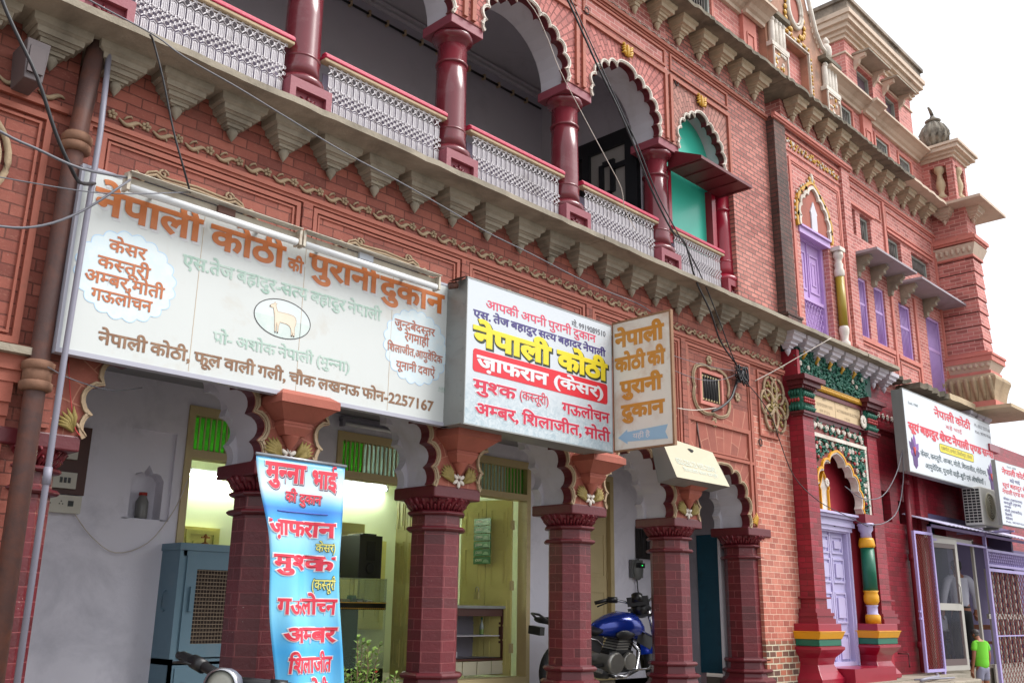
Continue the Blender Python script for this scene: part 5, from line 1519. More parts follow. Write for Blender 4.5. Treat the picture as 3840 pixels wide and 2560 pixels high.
b = MB(); lettering(b, 'आपकी अपनी पुरानी दुकान', 5.377, 6.843, 4.138, 4.068, Q2, .005, 0, .012)
lettering(b, 'मो. 9919089510', 6.491, 6.991, 4.206, 4.158, Q2, .005, 2, .01)
lettering(b, 'एस. तेज बहादुर सत~य बहादुर नेपाली', 5.233, 6.988, 4.02, 3.960, Q2, .005, 1, .03)
b.build('small_lettering', [PINKR, NAVY, GREYT], S2)
b = MB()
for s, x0, x1 in (('नेपाली', 5.25, 6.19), ('कोठी', 6.30, 7.0)):
    lettering(b, s, x0 + .012, x1 + .012, 3.866, 3.716, Q2, .004, 1, .05, expand=.03); lettering(b, s, x0, x1, 3.878, 3.728, Q2, .007, 0, .05)
b.build('yellow_title', [YELL, DKG], S2)
def rrect(x0, x1, z0, z1, r, n=5):
    P_ = []
    for cx, cz, a0 in ((x1 - r, z1 - r, 0), (x0 + r, z1 - r, 90), (x0 + r, z0 + r, 180), (x1 - r, z0 + r, 270)):
        for k in range(n + 1):
            a = R(a0 + 90 * k / n); P_.append((cx + r * math.cos(a), cz + r * math.sin(a)))
    return P_
b = MB(); b.prism(rrect(5.239 - 5.16, 7.01 - 5.16, 3.493 - 3.05, 3.688 - 3.05, .03), -.0055, -.003, 0, back=False)
lettering(b, 'ज़ाफरान', 5.29, 6.159, 3.632, 3.535, Q2, .007, 1, .04); lettering(b, '(केसर)', 6.249, 6.935, 3.636, 3.545, Q2, .007, 1, .03)
b.build('red_band', [REDB, WHT], S2)
b = MB()
for s, x0, x1, zt, zb, o_ in (('मुश~क', 5.254, 5.753, 3.426, 3.335, .03), ('(कस~तूरी)', 5.804, 6.17, 3.423, 3.353, .012), ('गऊलोचन', 6.359, 7.031, 3.409, 3.318, .03), ('अम~बर, िशलाजीत, मोती', 5.282, 7.039, 3.232, 3.142, .03)):
    lettering(b, s, x0, x1, zt, zb, Q2, .0045, 1, o_, expand=.035); lettering(b, s, x0, x1, zt, zb, Q2, .0065, 0, o_)
b.build('red_lettering', [CRIMT, WHT], S2)
b = MB(); b.tube([(-.10, .12, 1.16), (-.03, .1, 1.18)], .03, 8); b.add([(-.12, .0, 1.20), (.0, .0, 1.25), (.02, .12, 1.24), (-.12, .12, 1.19)], [(0, 1, 2, 3), (3, 2, 1, 0)]); b.build('bent_bracket', RUSTPIPE, S2)

# ---- the projecting tin sign
TINW = paint('rust_streaked_tin', (222, 218, 208), .5, .05, 3, dirt=.5, dcol=(176, 128, 84), dscale=2.6)
S3 = thing('projecting_sign', 'rusty white tin sign projecting from the wall with orange lettering and a blue arrow', 'signboard', (7.12, -.45, 3.07))
def Q3(u, v, d): return (-d, u + .45, v - 3.07)
b = MB(); b.box(0, .03, -.66, .0, 0, 1.24); b.box(-.004, .034, -.68, -.66, -.015, 1.26, 1); b.box(-.004, .034, -.66, .0, 1.24, 1.26, 1); b.box(-.004, .034, -.66, .0, -.015, 0, 1); b.box(-.004, .034, 0, .012, -.015, 1.26, 1)
b.build('tin_panel', [TINW, paint('rusty_angle_iron', (140, 104, 76), .7, .25, 12)], S3)
OCH = inkmat('ochre_sign_paint', (198, 134, 46), .5, .2, (206, 170, 110)); BLUE_A = inkmat('arrow_blue', (150, 186, 212))
b = MB()
for s, y0, y1, zt, zb in (('नेपाली', -.478, -1.041, 4.202, 4.07), ('कोठी की', -.473, -1.05, 3.955, 3.83), ('पुरानी', -.531, -1.008, 3.715, 3.595), ('दुकान', -.54, -1.025, 3.483, 3.368)):
    lettering(b, s, y0, y1, zt, zb, Q3, .002, 0, .05)
b.build('orange_lettering', OCH, S3)
b = MB(); ar = [(-.49, 3.185), (-.60, 3.255), (-.60, 3.23), (-1.06, 3.25), (-1.03, 3.185), (-1.06, 3.12), (-.60, 3.14), (-.60, 3.115)]
b.prism([(p[0] + .45, p[1] - 3.07) for p in ar], -.0015, 0, 0, plane='YZ', back=True)
lettering(b, 'यही है', -.665, -.86, 3.205, 3.162, Q3, .003, 1, .02)
b.build('blue_arrow', [BLUE_A, WHT], S3)

# ---- the small tilted sign over the last arch
S4 = thing('tilted_sign', 'small blank faded cream box sign tilted over the last arch by the orange wall', 'signboard', (8.32, -.30, 2.96))
b = MB()
vs = [(0, .0, .0), (1.06, .0, -.06), (1.05, .26, -.06), (.0, .26, .0), (-.08, -.02, .50), (.92, -.02, .42), (.92, .26, .44), (-.08, .26, .5)]
vs = [(0, -.02, 0), (1.02, -.02, .0), (1.02, .22, -.04), (0, .22, -.04), (-.02, .17, .46), (1.0, .17, .40), (1.0, .30, .38), (-.02, .30, .44)]
b.add(vs, [(0, 3, 2, 1), (4, 5, 6, 7), (1, 2, 6, 5), (2, 3, 7, 6), (3, 0, 4, 7)], 0); b.add([vs[0], vs[1], vs[5], vs[4]], [(0, 1, 2, 3)], 1)
FADE = paint('faded_cream_sheet', (186, 178, 152), .5, .04, 3, dirt=.15, dcol=(196, 176, 140))
b.build('sign_box', [METAL_G, FADE], S4)
def Q4(u, v, d):
    A = Vector(vs[0]); Bv = Vector(vs[1]); C_ = Vector(vs[4]); D_ = Vector(vs[5])
    p = (A.lerp(Bv, u)).lerp(C_.lerp(D_, u), v); n = (Bv - A).cross(C_ - A).normalized()
    return p + n * d
b = MB(); lettering(b, '0522-2256123  9335-220242', .12, .86, .50, .36, Q4, .002, 0, .0, True); lettering(b, 'िशलाजीत केसर कस~तूरी', .2, .84, .28, .2, Q4, .002, 0, .0); b.build('faded_lettering', inkmat('faded_blue', (196, 212, 206), .6, .7, (216, 212, 194)), S4)
b = MB(); h_ = [Q4(.52 + .05 * math.cos(a) * (1 + .4 * math.sin(3 * a)), .83 + .05 * math.sin(a), .002) for a in [k * .6283 for k in range(10)]]; b.add(h_, [list(range(10))]); b.build('torn_hole', DARK_IN, S4)
b = MB(); b.tube([(.1, .26, .45), (.1, .3, .75)], .012, 5); b.tube([(.9, .26, .4), (.9, .3, .75)], .012, 5); b.build('hanger', RUSTPIPE, S4)

# ---- the right-hand shop signs
S5 = thing('printed_shop_sign', 'white printed shop sign with red title, yellow pill and two purple crocus flowers', 'signboard', (13.98, -.5, 3.64))
def Q5(u, v, d): return (u - 13.98, -d, v - 3.64)
b = MB(); b.box(0, 3.72, 0, .17, 0, 1.22); b.box(-.01, 3.73, -.006, .03, -.015, 0); b.box(-.01, 3.73, -.006, .03, 1.22, 1.235); b.box(-.01, 0, -.006, .03, 0, 1.22); b.build('metal_box', METAL_G, S5)
b = MB(); b.add([(0, -.003, 0), (3.72, -.003, 0), (3.72, -.003, 1.22), (0, -.003, 1.22)], [(0, 1, 2, 3)]); b.build('printed_sheet', LBW, S5)
INKG = inkmat('dark_grey_green_print', (48, 72, 78)); REDT = inkmat('title_red_print', (206, 44, 62)); LILAC = inkmat('lilac_outline', (226, 214, 224))
b = MB()
lettering(b, 'Estd. 1909', 14.157, 14.522, 4.70, 4.66, Q5, .005, 1, .0, True)
lettering(b, 'Ph.: 0522 2257166', 16.93, 17.68, 4.77, 4.715, Q5, .005, 2, .0, True); lettering(b, 'Mob.: 9839074566', 16.93, 17.68, 4.655, 4.605, Q5, .005, 2, .0, True)
lettering(b, 'केसर, कस~तूरी, अम~बर, मोती, िशलाजीत, गोरोचन,', 14.44, 17.24, 3.985, 3.915, Q5, .005, 1, .014); lettering(b, 'आयुवे^िदक, यूनानी जड़ी-बूटी एवं औषिधयाँ ।', 14.58, 17.12, 3.815, 3.745, Q5, .005, 1, .014)
b.build('dark_lettering', [REDT, INKG, GREYT], S5)
b = MB(); lettering(b, 'नेपाली कोठी', 15.16, 16.72, 4.74, 4.625, Q5, .005, 0, .03); lettering(b, 'बड़े भाई', 15.586, 16.287, 4.545, 4.49, Q5, .005, 0, .0)
s = 'सूय^ बहादुर श/ेष~ट नेपाली एण~ड सन~स'
lettering(b, s, 14.08, 17.69, 4.37, 4.262, Q5, .004, 1, .05, expand=.035); lettering(b, s, 14.08, 17.69, 4.37, 4.262, Q5, .0065, 0, .05)
b.build('red_title', [REDT, LILAC], S5)
b = MB(); b.prism(rrect(15.23 - 13.98, 16.69 - 13.98, 4.075 - 3.64, 4.205 - 3.64, .04), -.0055, -.003, 0, back=False); b.sweep(rrect(15.23 - 13.98, 16.69 - 13.98, 4.075 - 3.64, 4.205 - 3.64, .04), -.005, .005, -.0065, -.0055, 1, True)
lettering(b, 'एक~सपोट^र, इम~पोट^र, िडस~ट/ीब~यूट^र, डीलस^', 15.29, 16.62, 4.165, 4.115, Q5, .0065, 1, .0)
b.build('yellow_pill', [YELL, inkmat('pill_ink', (96, 104, 40))], S5)
CRO = inkmat('crocus_purple', (120, 66, 150), .4, .4, (150, 110, 186)); CRO_D = inkmat('crocus_dark', (78, 34, 110)); CRO_O = inkmat('crocus_orange', (220, 80, 50))
def crocus(cx, cz, s):
    b = MB()
    pet = [(-.5, 0), (-.42, .3), (-.2, .62), (0, 1), (.16, .62), (.2, .3), (.08, 0)]
    for k, (a, L, w, m) in enumerate(((.1, .34, .15, 0), (.75, .27, .14, 0), (-.75, .27, .14, 1), (1.35, .2, .13, 1), (-1.35, .16, .12, 0), (-.3, .28, .12, 1))):
        ca, sa = math.cos(a), math.sin(a)
        P_ = [((u * w) * ca + v * L * sa, -(u * w) * sa + v * L * ca) for u, v in ((-.3, 0), (-.5, .35), (-.35, .75), (0, 1), (.35, .75), (.5, .35), (.3, 0))]
        b.prism([(cx + s * p[0] - 13.98, cz + s * p[1] - 3.64) for p in P_], -.0045 - .0004 * k, -.003, m, back=False)
    b.prism([(cx + s * p[0] - 13.98, cz + s * p[1] - 3.64) for p in ((-.1, .02), (-.08, -.16), (0, -.22), (.08, -.16), (.1, .02))], -.0072, -.003, 1, back=False)
    for k in range(3): b.tube([(cx - 13.98, -.008, cz - 3.64 - .02 * s), (cx + (k - 1) * .04 * s - 13.98, -.008, cz - 3.64 + .12 * s)], .006, 4, 2)
    b.build('printed_crocus', [CRO, CRO_D, CRO_O], S5)
crocus(14.22, 3.90, .95); crocus(17.47, 3.86, .95)
S6 = thing('small_shop_sign', 'small white shop sign beside the air conditioner over the lattice gate', 'signboard', (16.40, -.92, 3.02))
S6.rotation_euler = (0, 0, R(-2))
def Q6(u, v, d): return (u, -d, v)
b = MB(); b.box(0, 1.7, 0, .06, 0, 1.03); b.build('sign_box', METAL_G, S6)
b = MB(); b.add([(0.01, -.003, 0.01), (1.69, -.003, 0.01), (1.69, -.003, 1.02), (0.01, -.003, 1.02)], [(0, 1, 2, 3)]); b.build('printed_sheet', LBW, S6)
b = MB()
lettering(b, 'Estd. 1909', .50, .90, .985, .955, Q6, .005, 1, 0, True); lettering(b, 'नेपाली कोठी', .25, 1.35, .91, .83, Q6, .005, 0, .03); lettering(b, 'बड़े भाई', .55, 1.0, .77, .72, Q6, .005, 2, .01)
lettering(b, 'सूय^ बहादुर श/ेष~ट', .20, 1.45, .68, .62, Q6, .005, 0, .02); lettering(b, 'नेपाली एण~ड सन~स', .16, 1.3, .57, .51, Q6, .005, 0, .02)
for k, s in enumerate(('केसर (ज़ाफरान)', 'कस~तूरी (मुस~क)', 'अम~बर', 'मोती (मरवारीद)', 'िशलाजीत', 'गोरोचन')): 
    w = .075 * sum(1 for c in s if c not in '~ािीुूेैो')
    lettering(b, s, .16, .16 + w, .44 - k * .062, .405 - k * .062, Q6, .005, 2, .01)
lettering(b, 'Mob.: 9839074566', .16, 1.0, .075, .045, Q6, .005, 2, .0, True)
b.build('printed_lettering', [REDT, INKG, NAVY], S6)
# plaque lettering
def QP(u, v, d): return (u, PY - .02 - d, v)
b = MB(); lettering(b, 'श/ी', 12.05, 12.15, 4.435, 4.405, QP, .001, 0, .0); lettering(b, 'सत~यनारायण भवन', 11.88, 12.34, 4.36, 4.315, QP, .001, 0, .0); lettering(b, 'सन १९३६', 11.95, 12.25, 4.275, 4.235, QP, .001, 0, 0)
lettering(b, 'THE', 12.72, 12.82, 4.43, 4.395, QP, .001, 0, 0, True); lettering(b, 'SATYANARAIN BUILDING', 12.46, 13.14, 4.36, 4.315, QP, .001, 0, .0, True); lettering(b, '1936', 12.70, 12.86, 4.27, 4.235, QP, .001, 0, 0, True)
b.build('plaque_lettering', LETTER_GREY, plq)

# ---- the hanging banner: a wavy sheet, its print laid on the same waves
def bx(u, z):
    """banner edge to edge u 0..1, z metres -> x, y"""
    t = max(0, min(1.2, (2.57 - z) / 1.45))
    xl = 3.39 + .26 * t + .012 * math.sin(z * 7); xr = 4.09 + .055 * t + .03 * math.sin((z - .5) * 3.4)
    y = -.33 - .05 * t + .030 * math.sin(u * 7 + z * 2.0) * min(1, t * 3) + .014 * math.sin(u * 15 - z * 4) * min(1, t * 3)
    return xl + (xr - xl) * u, y
BN = thing('hanging_banner', 'tall blue cloth banner with red Hindi lettering hung on a rod before a maroon column', 'banner', (0, 0, 0))
b = MB(); nu, nv = 28, 60; vs_ = []
for j in range(nv + 1):
    z = 2.58 - (2.58 - .55) * j / nv
    for i in range(nu + 1):
        x, y = bx(i / nu, z); vs_.append((x, y, z + (.0 if j else .0)))
b.add(vs_, [(j * (nu + 1) + i, j * (nu + 1) + i + 1, (j + 1) * (nu + 1) + i + 1, (j + 1) * (nu + 1) + i) for j in range(nv) for i in range(nu)], 0, True)
t_ = NT('banner_print'); p_ = t_.pos(); sp_ = t_.n('ShaderNodeSeparateXYZ'); t_.l(p_, sp_.inputs[0])
rampn = t_.n('ShaderNodeValToRGB'); t_.l(t_.ramp(sp_.outputs[2], 2.58, .55), rampn.inputs[0])
e = rampn.color_ramp.elements; e[0].position = 0; e[0].color = srgb((110, 190, 236)); e[1].position = 1; e[1].color = srgb((60, 150, 220))
for pp, cc_ in ((.045, (190, 226, 242)), (.10, (214, 232, 240)), (.145, (96, 178, 232)), (.165, (60, 130, 212)), (.21, (70, 168, 226)), (.26, (150, 208, 238)), (.36, (96, 186, 232)), (.5, (130, 206, 238)), (.62, (70, 170, 230)), (.8, (120, 204, 240))):
    q = e.new(pp); q.color = srgb(cc_)
t_.col(rampn.outputs[0]); t_.b.inputs['Roughness'].default_value = .32
o = b.build('banner_sheet', t_.mat, BN, normals=False)
m_ = o.modifiers.new('cloth', 'SOLIDIFY'); m_.thickness = .0015
b = MB(); b.tube([(3.375, -.335, 2.592), (4.12, -.335, 2.588)], .011, 10); b.build('banner_rod', paint('rod_metal', (160, 164, 170), .3, .05, 5, metal=.6), BN)
def QB(x, v, d):
    t = max(0, min(1.2, (2.57 - v) / 1.45))
    xl = 3.39 + .26 * t + .012 * math.sin(v * 7); xr = 4.09 + .055 * t + .03 * math.sin((v - .5) * 3.4)
    u = (x - xl) / (xr - xl); X, y = bx(u, v)
    e_ = .004; X2, y2 = bx(u + e_, v); n = Vector((y2 - y, -(X2 - X), 0)).normalized()
    return (X + n.x * (d + .002), y + n.y * (d + .002), v)
def sub(bm_, s, x0, x1, zt, zb, off, ex, sh=True):
    if sh: lettering(bm_, s, x0 + .006, x1 + .006, zt - .006, zb - .006, QB, .001, 2, off, expand=ex)
    lettering(bm_, s, x0, x1, zt, zb, QB, .003, 1, off, expand=ex); lettering(bm_, s, x0, x1, zt, zb, QB, .0055, 0, off)
b = MB()
for s, x0, x1, zt, zb, of, ex in (('मुन~ना', 3.46, 3.775, 2.545, 2.43, .04, .03), ('भाई', 3.836, 4.035, 2.525, 2.41, .035, .03), ('की', 3.635, 3.72, 2.362, 2.300, .03, .025), ('दुकान', 3.745, 3.918, 2.354, 2.297, .03, .025), ('ज़ाफरान', 3.495, 4.02, 2.165, 2.075, .04, .045), ('मुश~क', 3.55, 4.03, 1.938, 1.850, .04, .045),
                                   ('गऊलोच~न', 3.61, 4.085, 1.655, 1.562, .03, .04), ('अम~बर', 3.675, 4.10, 1.468, 1.382, .04, .045), ('िशलाजीत', 3.715, 4.09, 1.28, 1.19, .03, .04), ('मोती', 3.85, 4.06, 1.115, 1.03, .04, .04)):
    sub(b, s, x0, x1, zt, zb, of, ex, zt > 2.2)
b.build('red_lettering', [inkmat('banner_red', (216, 56, 76), .35), WHT, inkmat('banner_shadow', (110, 40, 80))], BN)
b = MB()
for s, x0, x1, zt, zb in (('केसर)', 3.91, 4.03, 2.025, 1.975), ('(कस~तूरी', 3.90, 4.06, 1.785, 1.722)):
    lettering(b, s, x0, x1, zt, zb, QB, .002, 1, .012, expand=.04); lettering(b, s, x0, x1, zt, zb, QB, .0045, 0, .012)
b.build('yellow_lettering', [inkmat('banner_yellow', (230, 226, 130)), DKG], BN)
b = MB(); pts = [QB(3.56 + .41 * k / 10, 2.228, .002) for k in range(11)]; b.tube(pts, .004, 4); b.build('banner_rule', inkmat('banner_rule_blue', (52, 60, 160)), BN)
# ================================================================= things in and around the arcade
BLACK_P = paint('black_plastic', (26, 26, 28), .4, .1, 8)
CHROME = paint('bright_metal', (190, 190, 194), .18, .06, 9, metal=.9)
ALU_M = paint('engine_alloy', (150, 148, 142), .35, .15, 14, metal=.7)
RUBBER = paint('rubber', (30, 30, 32), .85, .15, 30, bump=.3)
BLUE_TANK = paint('metallic_blue', (18, 50, 150), .2, .08, 4, metal=.35, coat=.6, space='object')

def motorcycle(label, loc, rz, lean, body, steer=0, dials=True):
    t = thing('motorcycle', label, 'motorcycle', loc, (R(lean), 0, R(rz)))
    def wheel(x, parent, y=0):
        b = MB(); pr = []
        b.tube([(x + .255 * math.cos(a), y, .30 + .255 * math.sin(a)) for a in [k * math.pi / 16 for k in range(32)]], .048, 10, closed=True)
        o = b.build('tyre', RUBBER, parent)
        b = MB(); b.tube([(x + .205 * math.cos(a), y, .30 + .205 * math.sin(a)) for a in [k * math.pi / 16 for k in range(32)]], .018, 6, closed=True)
        for k in range(5):
            a = k * 2 * math.pi / 5; b.tube([(x, y, .30), (x + .2 * math.cos(a), y, .30 + .2 * math.sin(a))], [.03, .016], 6)
        b.lathe([(.05, -.05), (.05, .05)], (x, y, .30), 12, axis='Y'); b.lathe([(.10, .03), (.10, .035)], (x, y, .30), 20, axis='Y')
        b.build('wheel_rim', BLACK_P, o)
    wheel(0, t)
    # front end turns with the bars
    fe = bpy.data.objects.new('front_fork', None); COL.objects.link(fe); fe.parent = t
    b = MB()
    for s in (-1, 1): b.tube([(1.30, s * .085, .30), (1.20, s * .085, .56)], .026, 8); b.tube([(1.20, s * .085, .56), (1.06, s * .085, .92)], .018, 8, 1)
    b.box(1.03, 1.12, -.12, .12, .84, .87); b.box(1.02, 1.10, -.12, .12, .91, .94)
    fk = b.build('front_fork', [BLACK_P, CHROME], t)
    bpy.data.objects.remove(fe)
    wheel(1.30, fk)
    b = MB(); 
    pts = [(1.30 + .315 * math.cos(a), .30 + .315 * math.sin(a)) for a in [R(20 + 11 * k) for k in range(13)]]
    for i in range(len(pts) - 1):
        p, q = pts[i], pts[i + 1]
        b.add([(p[0], -.06, p[1]), (q[0], -.06, q[1]), (q[0], .06, q[1]), (p[0], .06, p[1])], [(0, 1, 2, 3), (3, 2, 1, 0)], 0, True)
    b.build('front_mudguard', body, fk)
    b = MB()
    q_ = (1.02, 1.06, 1.04) if dials else (.97, .985, .985)
    for s in (-1, 1):
        b.tube([(1.05, .0, .95), (1.02, s * .14, q_[0]), (.97, s * .26, q_[1]), (.90, s * .40, q_[2])], .013 if dials else .03, 10, 1 if dials else 0)
        b.tube([(.953, s * .30, q_[1]), (.89, s * .43, q_[2])], .021, 12); b.tube([(.985, s * .21, q_[1] - .012), (.955, s * .30, q_[1])], .034 if dials else .04, 12)
        b.tube([(1.0, s * .25, q_[1] - .01), (.98, s * .36, q_[2] - .02), (.945, s * .42, q_[2] - .04)], .008, 6)
    b.build('handlebar', [BLACK_P, CHROME], fk)
    b = MB(); b.lathe([(.02, .98), (.07, 1.02), (.095, 1.10), (.10, 1.18)], (0, 0, .93), 20, 0, axis='X'); hl = b.build('headlamp', BLACK_P if body is BLUE_TANK else body, fk)
    b = MB(); b.lathe([(.10, 1.175), (.103, 1.19), (.09, 1.195)], (0, 0, .93), 24, 0, axis='X', caps=False); b.build('headlamp_rim', CHROME, hl)
    b = MB(); b.lathe([(.001, 1.20), (.05, 1.195), (.09, 1.185)], (0, 0, .93), 20, 0, axis='X'); b.build('headlamp_lens', paint('lamp_lens', (150, 150, 140), .08, .2, 20), hl)
    b = MB()
    for s in (-1, 1): b.tube([(1.06, s * .1, .86), (1.07, s * .22, .85)], .01, 6); b.ell((1.08, s * .25, .85), (.035, .05, .03))
    b.build('indicator_lamp', BLACK_P, fk)
    if dials: b = MB(); b.box(.98, 1.06, -.11, .11, .96, 1.06); b.tube([(.98, 0, 1.0), (1.02, 0, 1.08)], .06, 10); b.build('instrument_cluster', BLACK_P, fk)
    if steer:
        A = Vector((1.13, 0, .75)); ax = Vector((-.36, 0, .93)).normalized()
        fk.matrix_local = Matrix.Translation(A) @ Matrix.Rotation(R(steer), 4, ax) @ Matrix.Translation(-A)
    # tank: rings along its length
    rings_ = [(.38, .06, .71, .05), (.46, .10, .725, .085), (.60, .14, .745, .12), (.76, .17, .76, .14), (.90, .175, .745, .145), (1.0, .14, .70, .125), (1.07, .07, .66, .08)]
    b = MB(); n = 14; vs = []
    for x, w, z, h in rings_:
        for k in range(n):
            a = 2 * math.pi * k / n; vs.append((x, w * math.copysign(abs(math.cos(a)) ** .8, math.cos(a)), z + h * math.sin(a)))
    fs = [(i * n + k, i * n + (k + 1) % n, (i + 1) * n + (k + 1) % n, (i + 1) * n + k) for i in range(len(rings_) - 1) for k in range(n)] + [tuple(range(n)), tuple((len(rings_) - 1) * n + k for k in range(n))]
    b.add(vs, fs, 0, True); b.build('fuel_tank', body, t)
    b = MB()
    for s in (-1, 1):
        b.ell((.70, s * .145, .67), (.15, .02, .05), 10, 6); b.add([(.92, s * .15, .74), (1.10, s * .19, .62), (1.04, s * .19, .52), (.86, s * .15, .60)], [(0, 1, 2, 3), (3, 2, 1, 0)])
    b.build('tank_shroud', BLACK_P, t)
    b = MB(); b.lathe([(.03, .865), (.03, .875)], (.72, 0, 0), 12); b.build('filler_cap', CHROME, t)
    b = MB(); sr_ = [(-.35, .09, .80, .03), (-.2, .12, .79, .04), (.0, .13, .76, .04), (.2, .13, .71, .045), (.36, .11, .69, .05), (.46, .08, .71, .04)]
    vs = []
    for x, w, z, h in sr_:
        for k in range(n):
            a = 2 * math.pi * k / n; vs.append((x, w * math.cos(a), z + h * math.sin(a)))
    b.add(vs, [(i * n + k, i * n + (k + 1) % n, (i + 1) * n + (k + 1) % n, (i + 1) * n + k) for i in range(len(sr_) - 1) for k in range(n)] + [tuple(range(n)), tuple((len(sr_) - 1) * n + k for k in range(n))], 0, True)
    b.build('seat', BLACK_P, t)
    b = MB()
    for s in (-1, 1): b.add([(.05, s * .13, .68), (.42, s * .12, .64), (.36, s * .13, .48), (.12, s * .13, .54)], [(0, 1, 2, 3), (3, 2, 1, 0)]); b.tube([(.05, s * .135, .66), (.30, s * .14, .62), (.40, s * .135, .56)], .008, 5, 1)
    b.build('side_panel', [BLACK_P, CHROME], t)
    b = MB(); b.box(.50, .86, -.12, .12, .28, .50, 1); b.lathe([(.10, -.17), (.12, -.13), (.12, .13), (.10, .17)], (.58, 0, .38), 18, axis='Y'); b.lathe([(.085, -.175), (.09, -.13)], (.77, 0, .40), 18, axis='Y')
    b.frustum(.62, .80, -.09, .09, .48, .70, .88, -.08, .08, .66)
    for k in range(6): b.box(.62 + .012 * k, .84 + .012 * k, -.11, .11, .50 + .027 * k, .508 + .027 * k, 1)
    b.build('engine', [ALU_M, BLACK_P], t)
    b = MB(); b.tube([(.86, -.06, .60), (.97, -.09, .50), (.93, -.12, .30), (.70, -.15, .24), (.45, -.16, .26)], .022, 9, 1); b.tube([(.45, -.16, .26), (.32, -.17, .29), (-.12, -.18, .40)], [.03, .05, .055], 12); b.tube([(.28, -.225, .32), (.0, -.235, .39)], .03, 6, 1)
    b.build('exhaust', [BLACK_P, CHROME], t)
    b = MB()
    for s in (-1, 1): b.tube([(0, s * .10, .30), (.44, s * .10, .36)], .022, 6); b.tube([(.06, s * .12, .36), (.14, s * .12, .66)], .012, 6); b.tube([(.08 + .008 * math.cos(k * .0), s * .12 + .028 * math.sin(k * 1.2), .40 + k * .008) for k in range(28)], .008, 4, 1)
    b.tube([(1.0, 0, .86), (.95, 0, .60), (.88, 0, .34)], .03, 6); b.tube([(.3, 0, .62), (-.2, 0, .68)], .025, 6); b.tube([(.98, 0, .8), (.4, 0, .62)], .03, 6)
    b.build('motorcycle_frame', [BLACK_P, CHROME], t)
    b = MB(); pp = [(.93, -.11, .72), (1.0, -.26, .66), (1.02, -.30, .50), (.94, -.27, .34), (.82, -.14, .30)]
    for s in (-1, 1): b.tube([(p[0], s * abs(p[1]), p[2]) for p in pp], .012, 8)
    b.build('crash_guard', CHROME, t)
    b = MB(); b.tube([(.40, .12, .28), (.36, .22, .03)], .012, 6); b.tube([(.46, -.13, .27), (.44, -.26, .27)], .016, 6); b.tube([(-.3, -.09, .79), (-.42, -.05, .86), (-.42, .05, .86), (-.3, .09, .79)], .012, 6); b.box(-.42, -.36, -.08, .08, .66, .74)
    b.build('foot_rest', BLACK_P, t)
    return t
mb = motorcycle('blue motorcycle parked under the arcade behind a maroon column', (8.0, 1.0, .70), -4, 6, BLUE_TANK, 38); mb.scale = (1.1, 1.1, 1.02)
motorcycle('grey motorcycle in the street, only its grip and round headlamp in view', (3.27, .10, .10), 0, 0, paint('grey_lamp_shell', (96, 100, 112), .35, .06, 5, coat=.2), 0, False)
mc2 = bpy.data.objects['motorcycle.001']
hd = Vector((-.80, -.60, 0)).normalized()
ang = math.atan2(hd.y, hd.x)
Lp = Vector((1.19, 0, .93))                        # the lamp in the machine's own frame
target = Vector((2.94, -.90, 1.17))
rot = Matrix.Rotation(ang, 3, 'Z')
p0 = target - rot @ Lp
rl = R(-13)
rot = Matrix.Rotation(ang, 3, 'Z') @ Matrix.Rotation(rl, 3, 'X')   # it leans on its side stand
mc2.rotation_euler = rot.to_euler(); mc2.location = target - rot @ Lp

# blue cage cabinet
CAB = paint('cabinet_blue', (98, 128, 144), .55, .1, 5, dirt=.3, dcol=(120, 136, 146), dscale=3)
t = thing('mesh_cabinet', 'blue wooden cabinet with a rusty wire mesh door beneath the wall niche', 'cabinet', (3.70, 1.20, .70))
t.scale = (1, .8, 1.105)
b = MB(); b.box(0, .9, .0, .40, .42, .46); b.box(0, .03, 0, .40, .0, 1.2); b.box(.87, .9, 0, .40, 0, 1.2); b.box(0, .9, .38, .4, 0, 1.2); b.box(-.01, .91, -.02, .41, 1.2, 1.25); b.box(.0, .9, -.0, .02, .0, .44); b.box(.03, .06, -.0, .03, .46, 1.2); b.box(.05, .85, -.012, .0, .06, .4)
b.box(.03, .87, .0, .03, 1.16, 1.2); b.build('cabinet_body', CAB, t)
b = MB(); b.frame(.06, .86, .47, 1.16, .09, -.02, .015); o = b.build('cabinet_door', CAB, t)
b = MB()
for k in range(24): b.tube([(.15 + k * .0265, -.005, .56), (.15 + k * .0265, -.005, 1.07)], .0028, 3, 0, False)
for k in range(20): b.tube([(.15, -.003, .56 + k * .0265), (.77, -.003, .56 + k * .0265)], .0028, 3, 0, False)
b.build('wire_mesh', paint('rusty_wire', (150, 132, 112), .7, .3, 40), o)
b = MB(); b.box(.15, .77, .03, .04, .56, 1.07); b.build('dark_backing', paint('brown_clutter', (58, 46, 40), .9, .5, 18, bump=.4), t)
b = MB(); b.box(.10, .13, -.05, -.02, .78, .95); b.tube([(-.005, .2, .78), (-.03, .2, .80), (-.03, .2, .9), (-.005, .2, .92)], .008, 5); b.build('cabinet_handle', CAB, o)
t = thing('brass_ornament', 'small brass ornament standing on top of the blue cabinet', 'ornament', (3.93, 1.25, 2.08))
b = MB(); b.lathe([(.03, 0), (.03, .01), (.008, .02), (.008, .05), (.02, .06), (.005, .085)], (0, 0, 0), 10); b.box(-.035, .035, -.006, .006, .05, .062); b.build('brass_body', paint('brass', (150, 100, 50), .4, .15, 20, metal=.6), t)

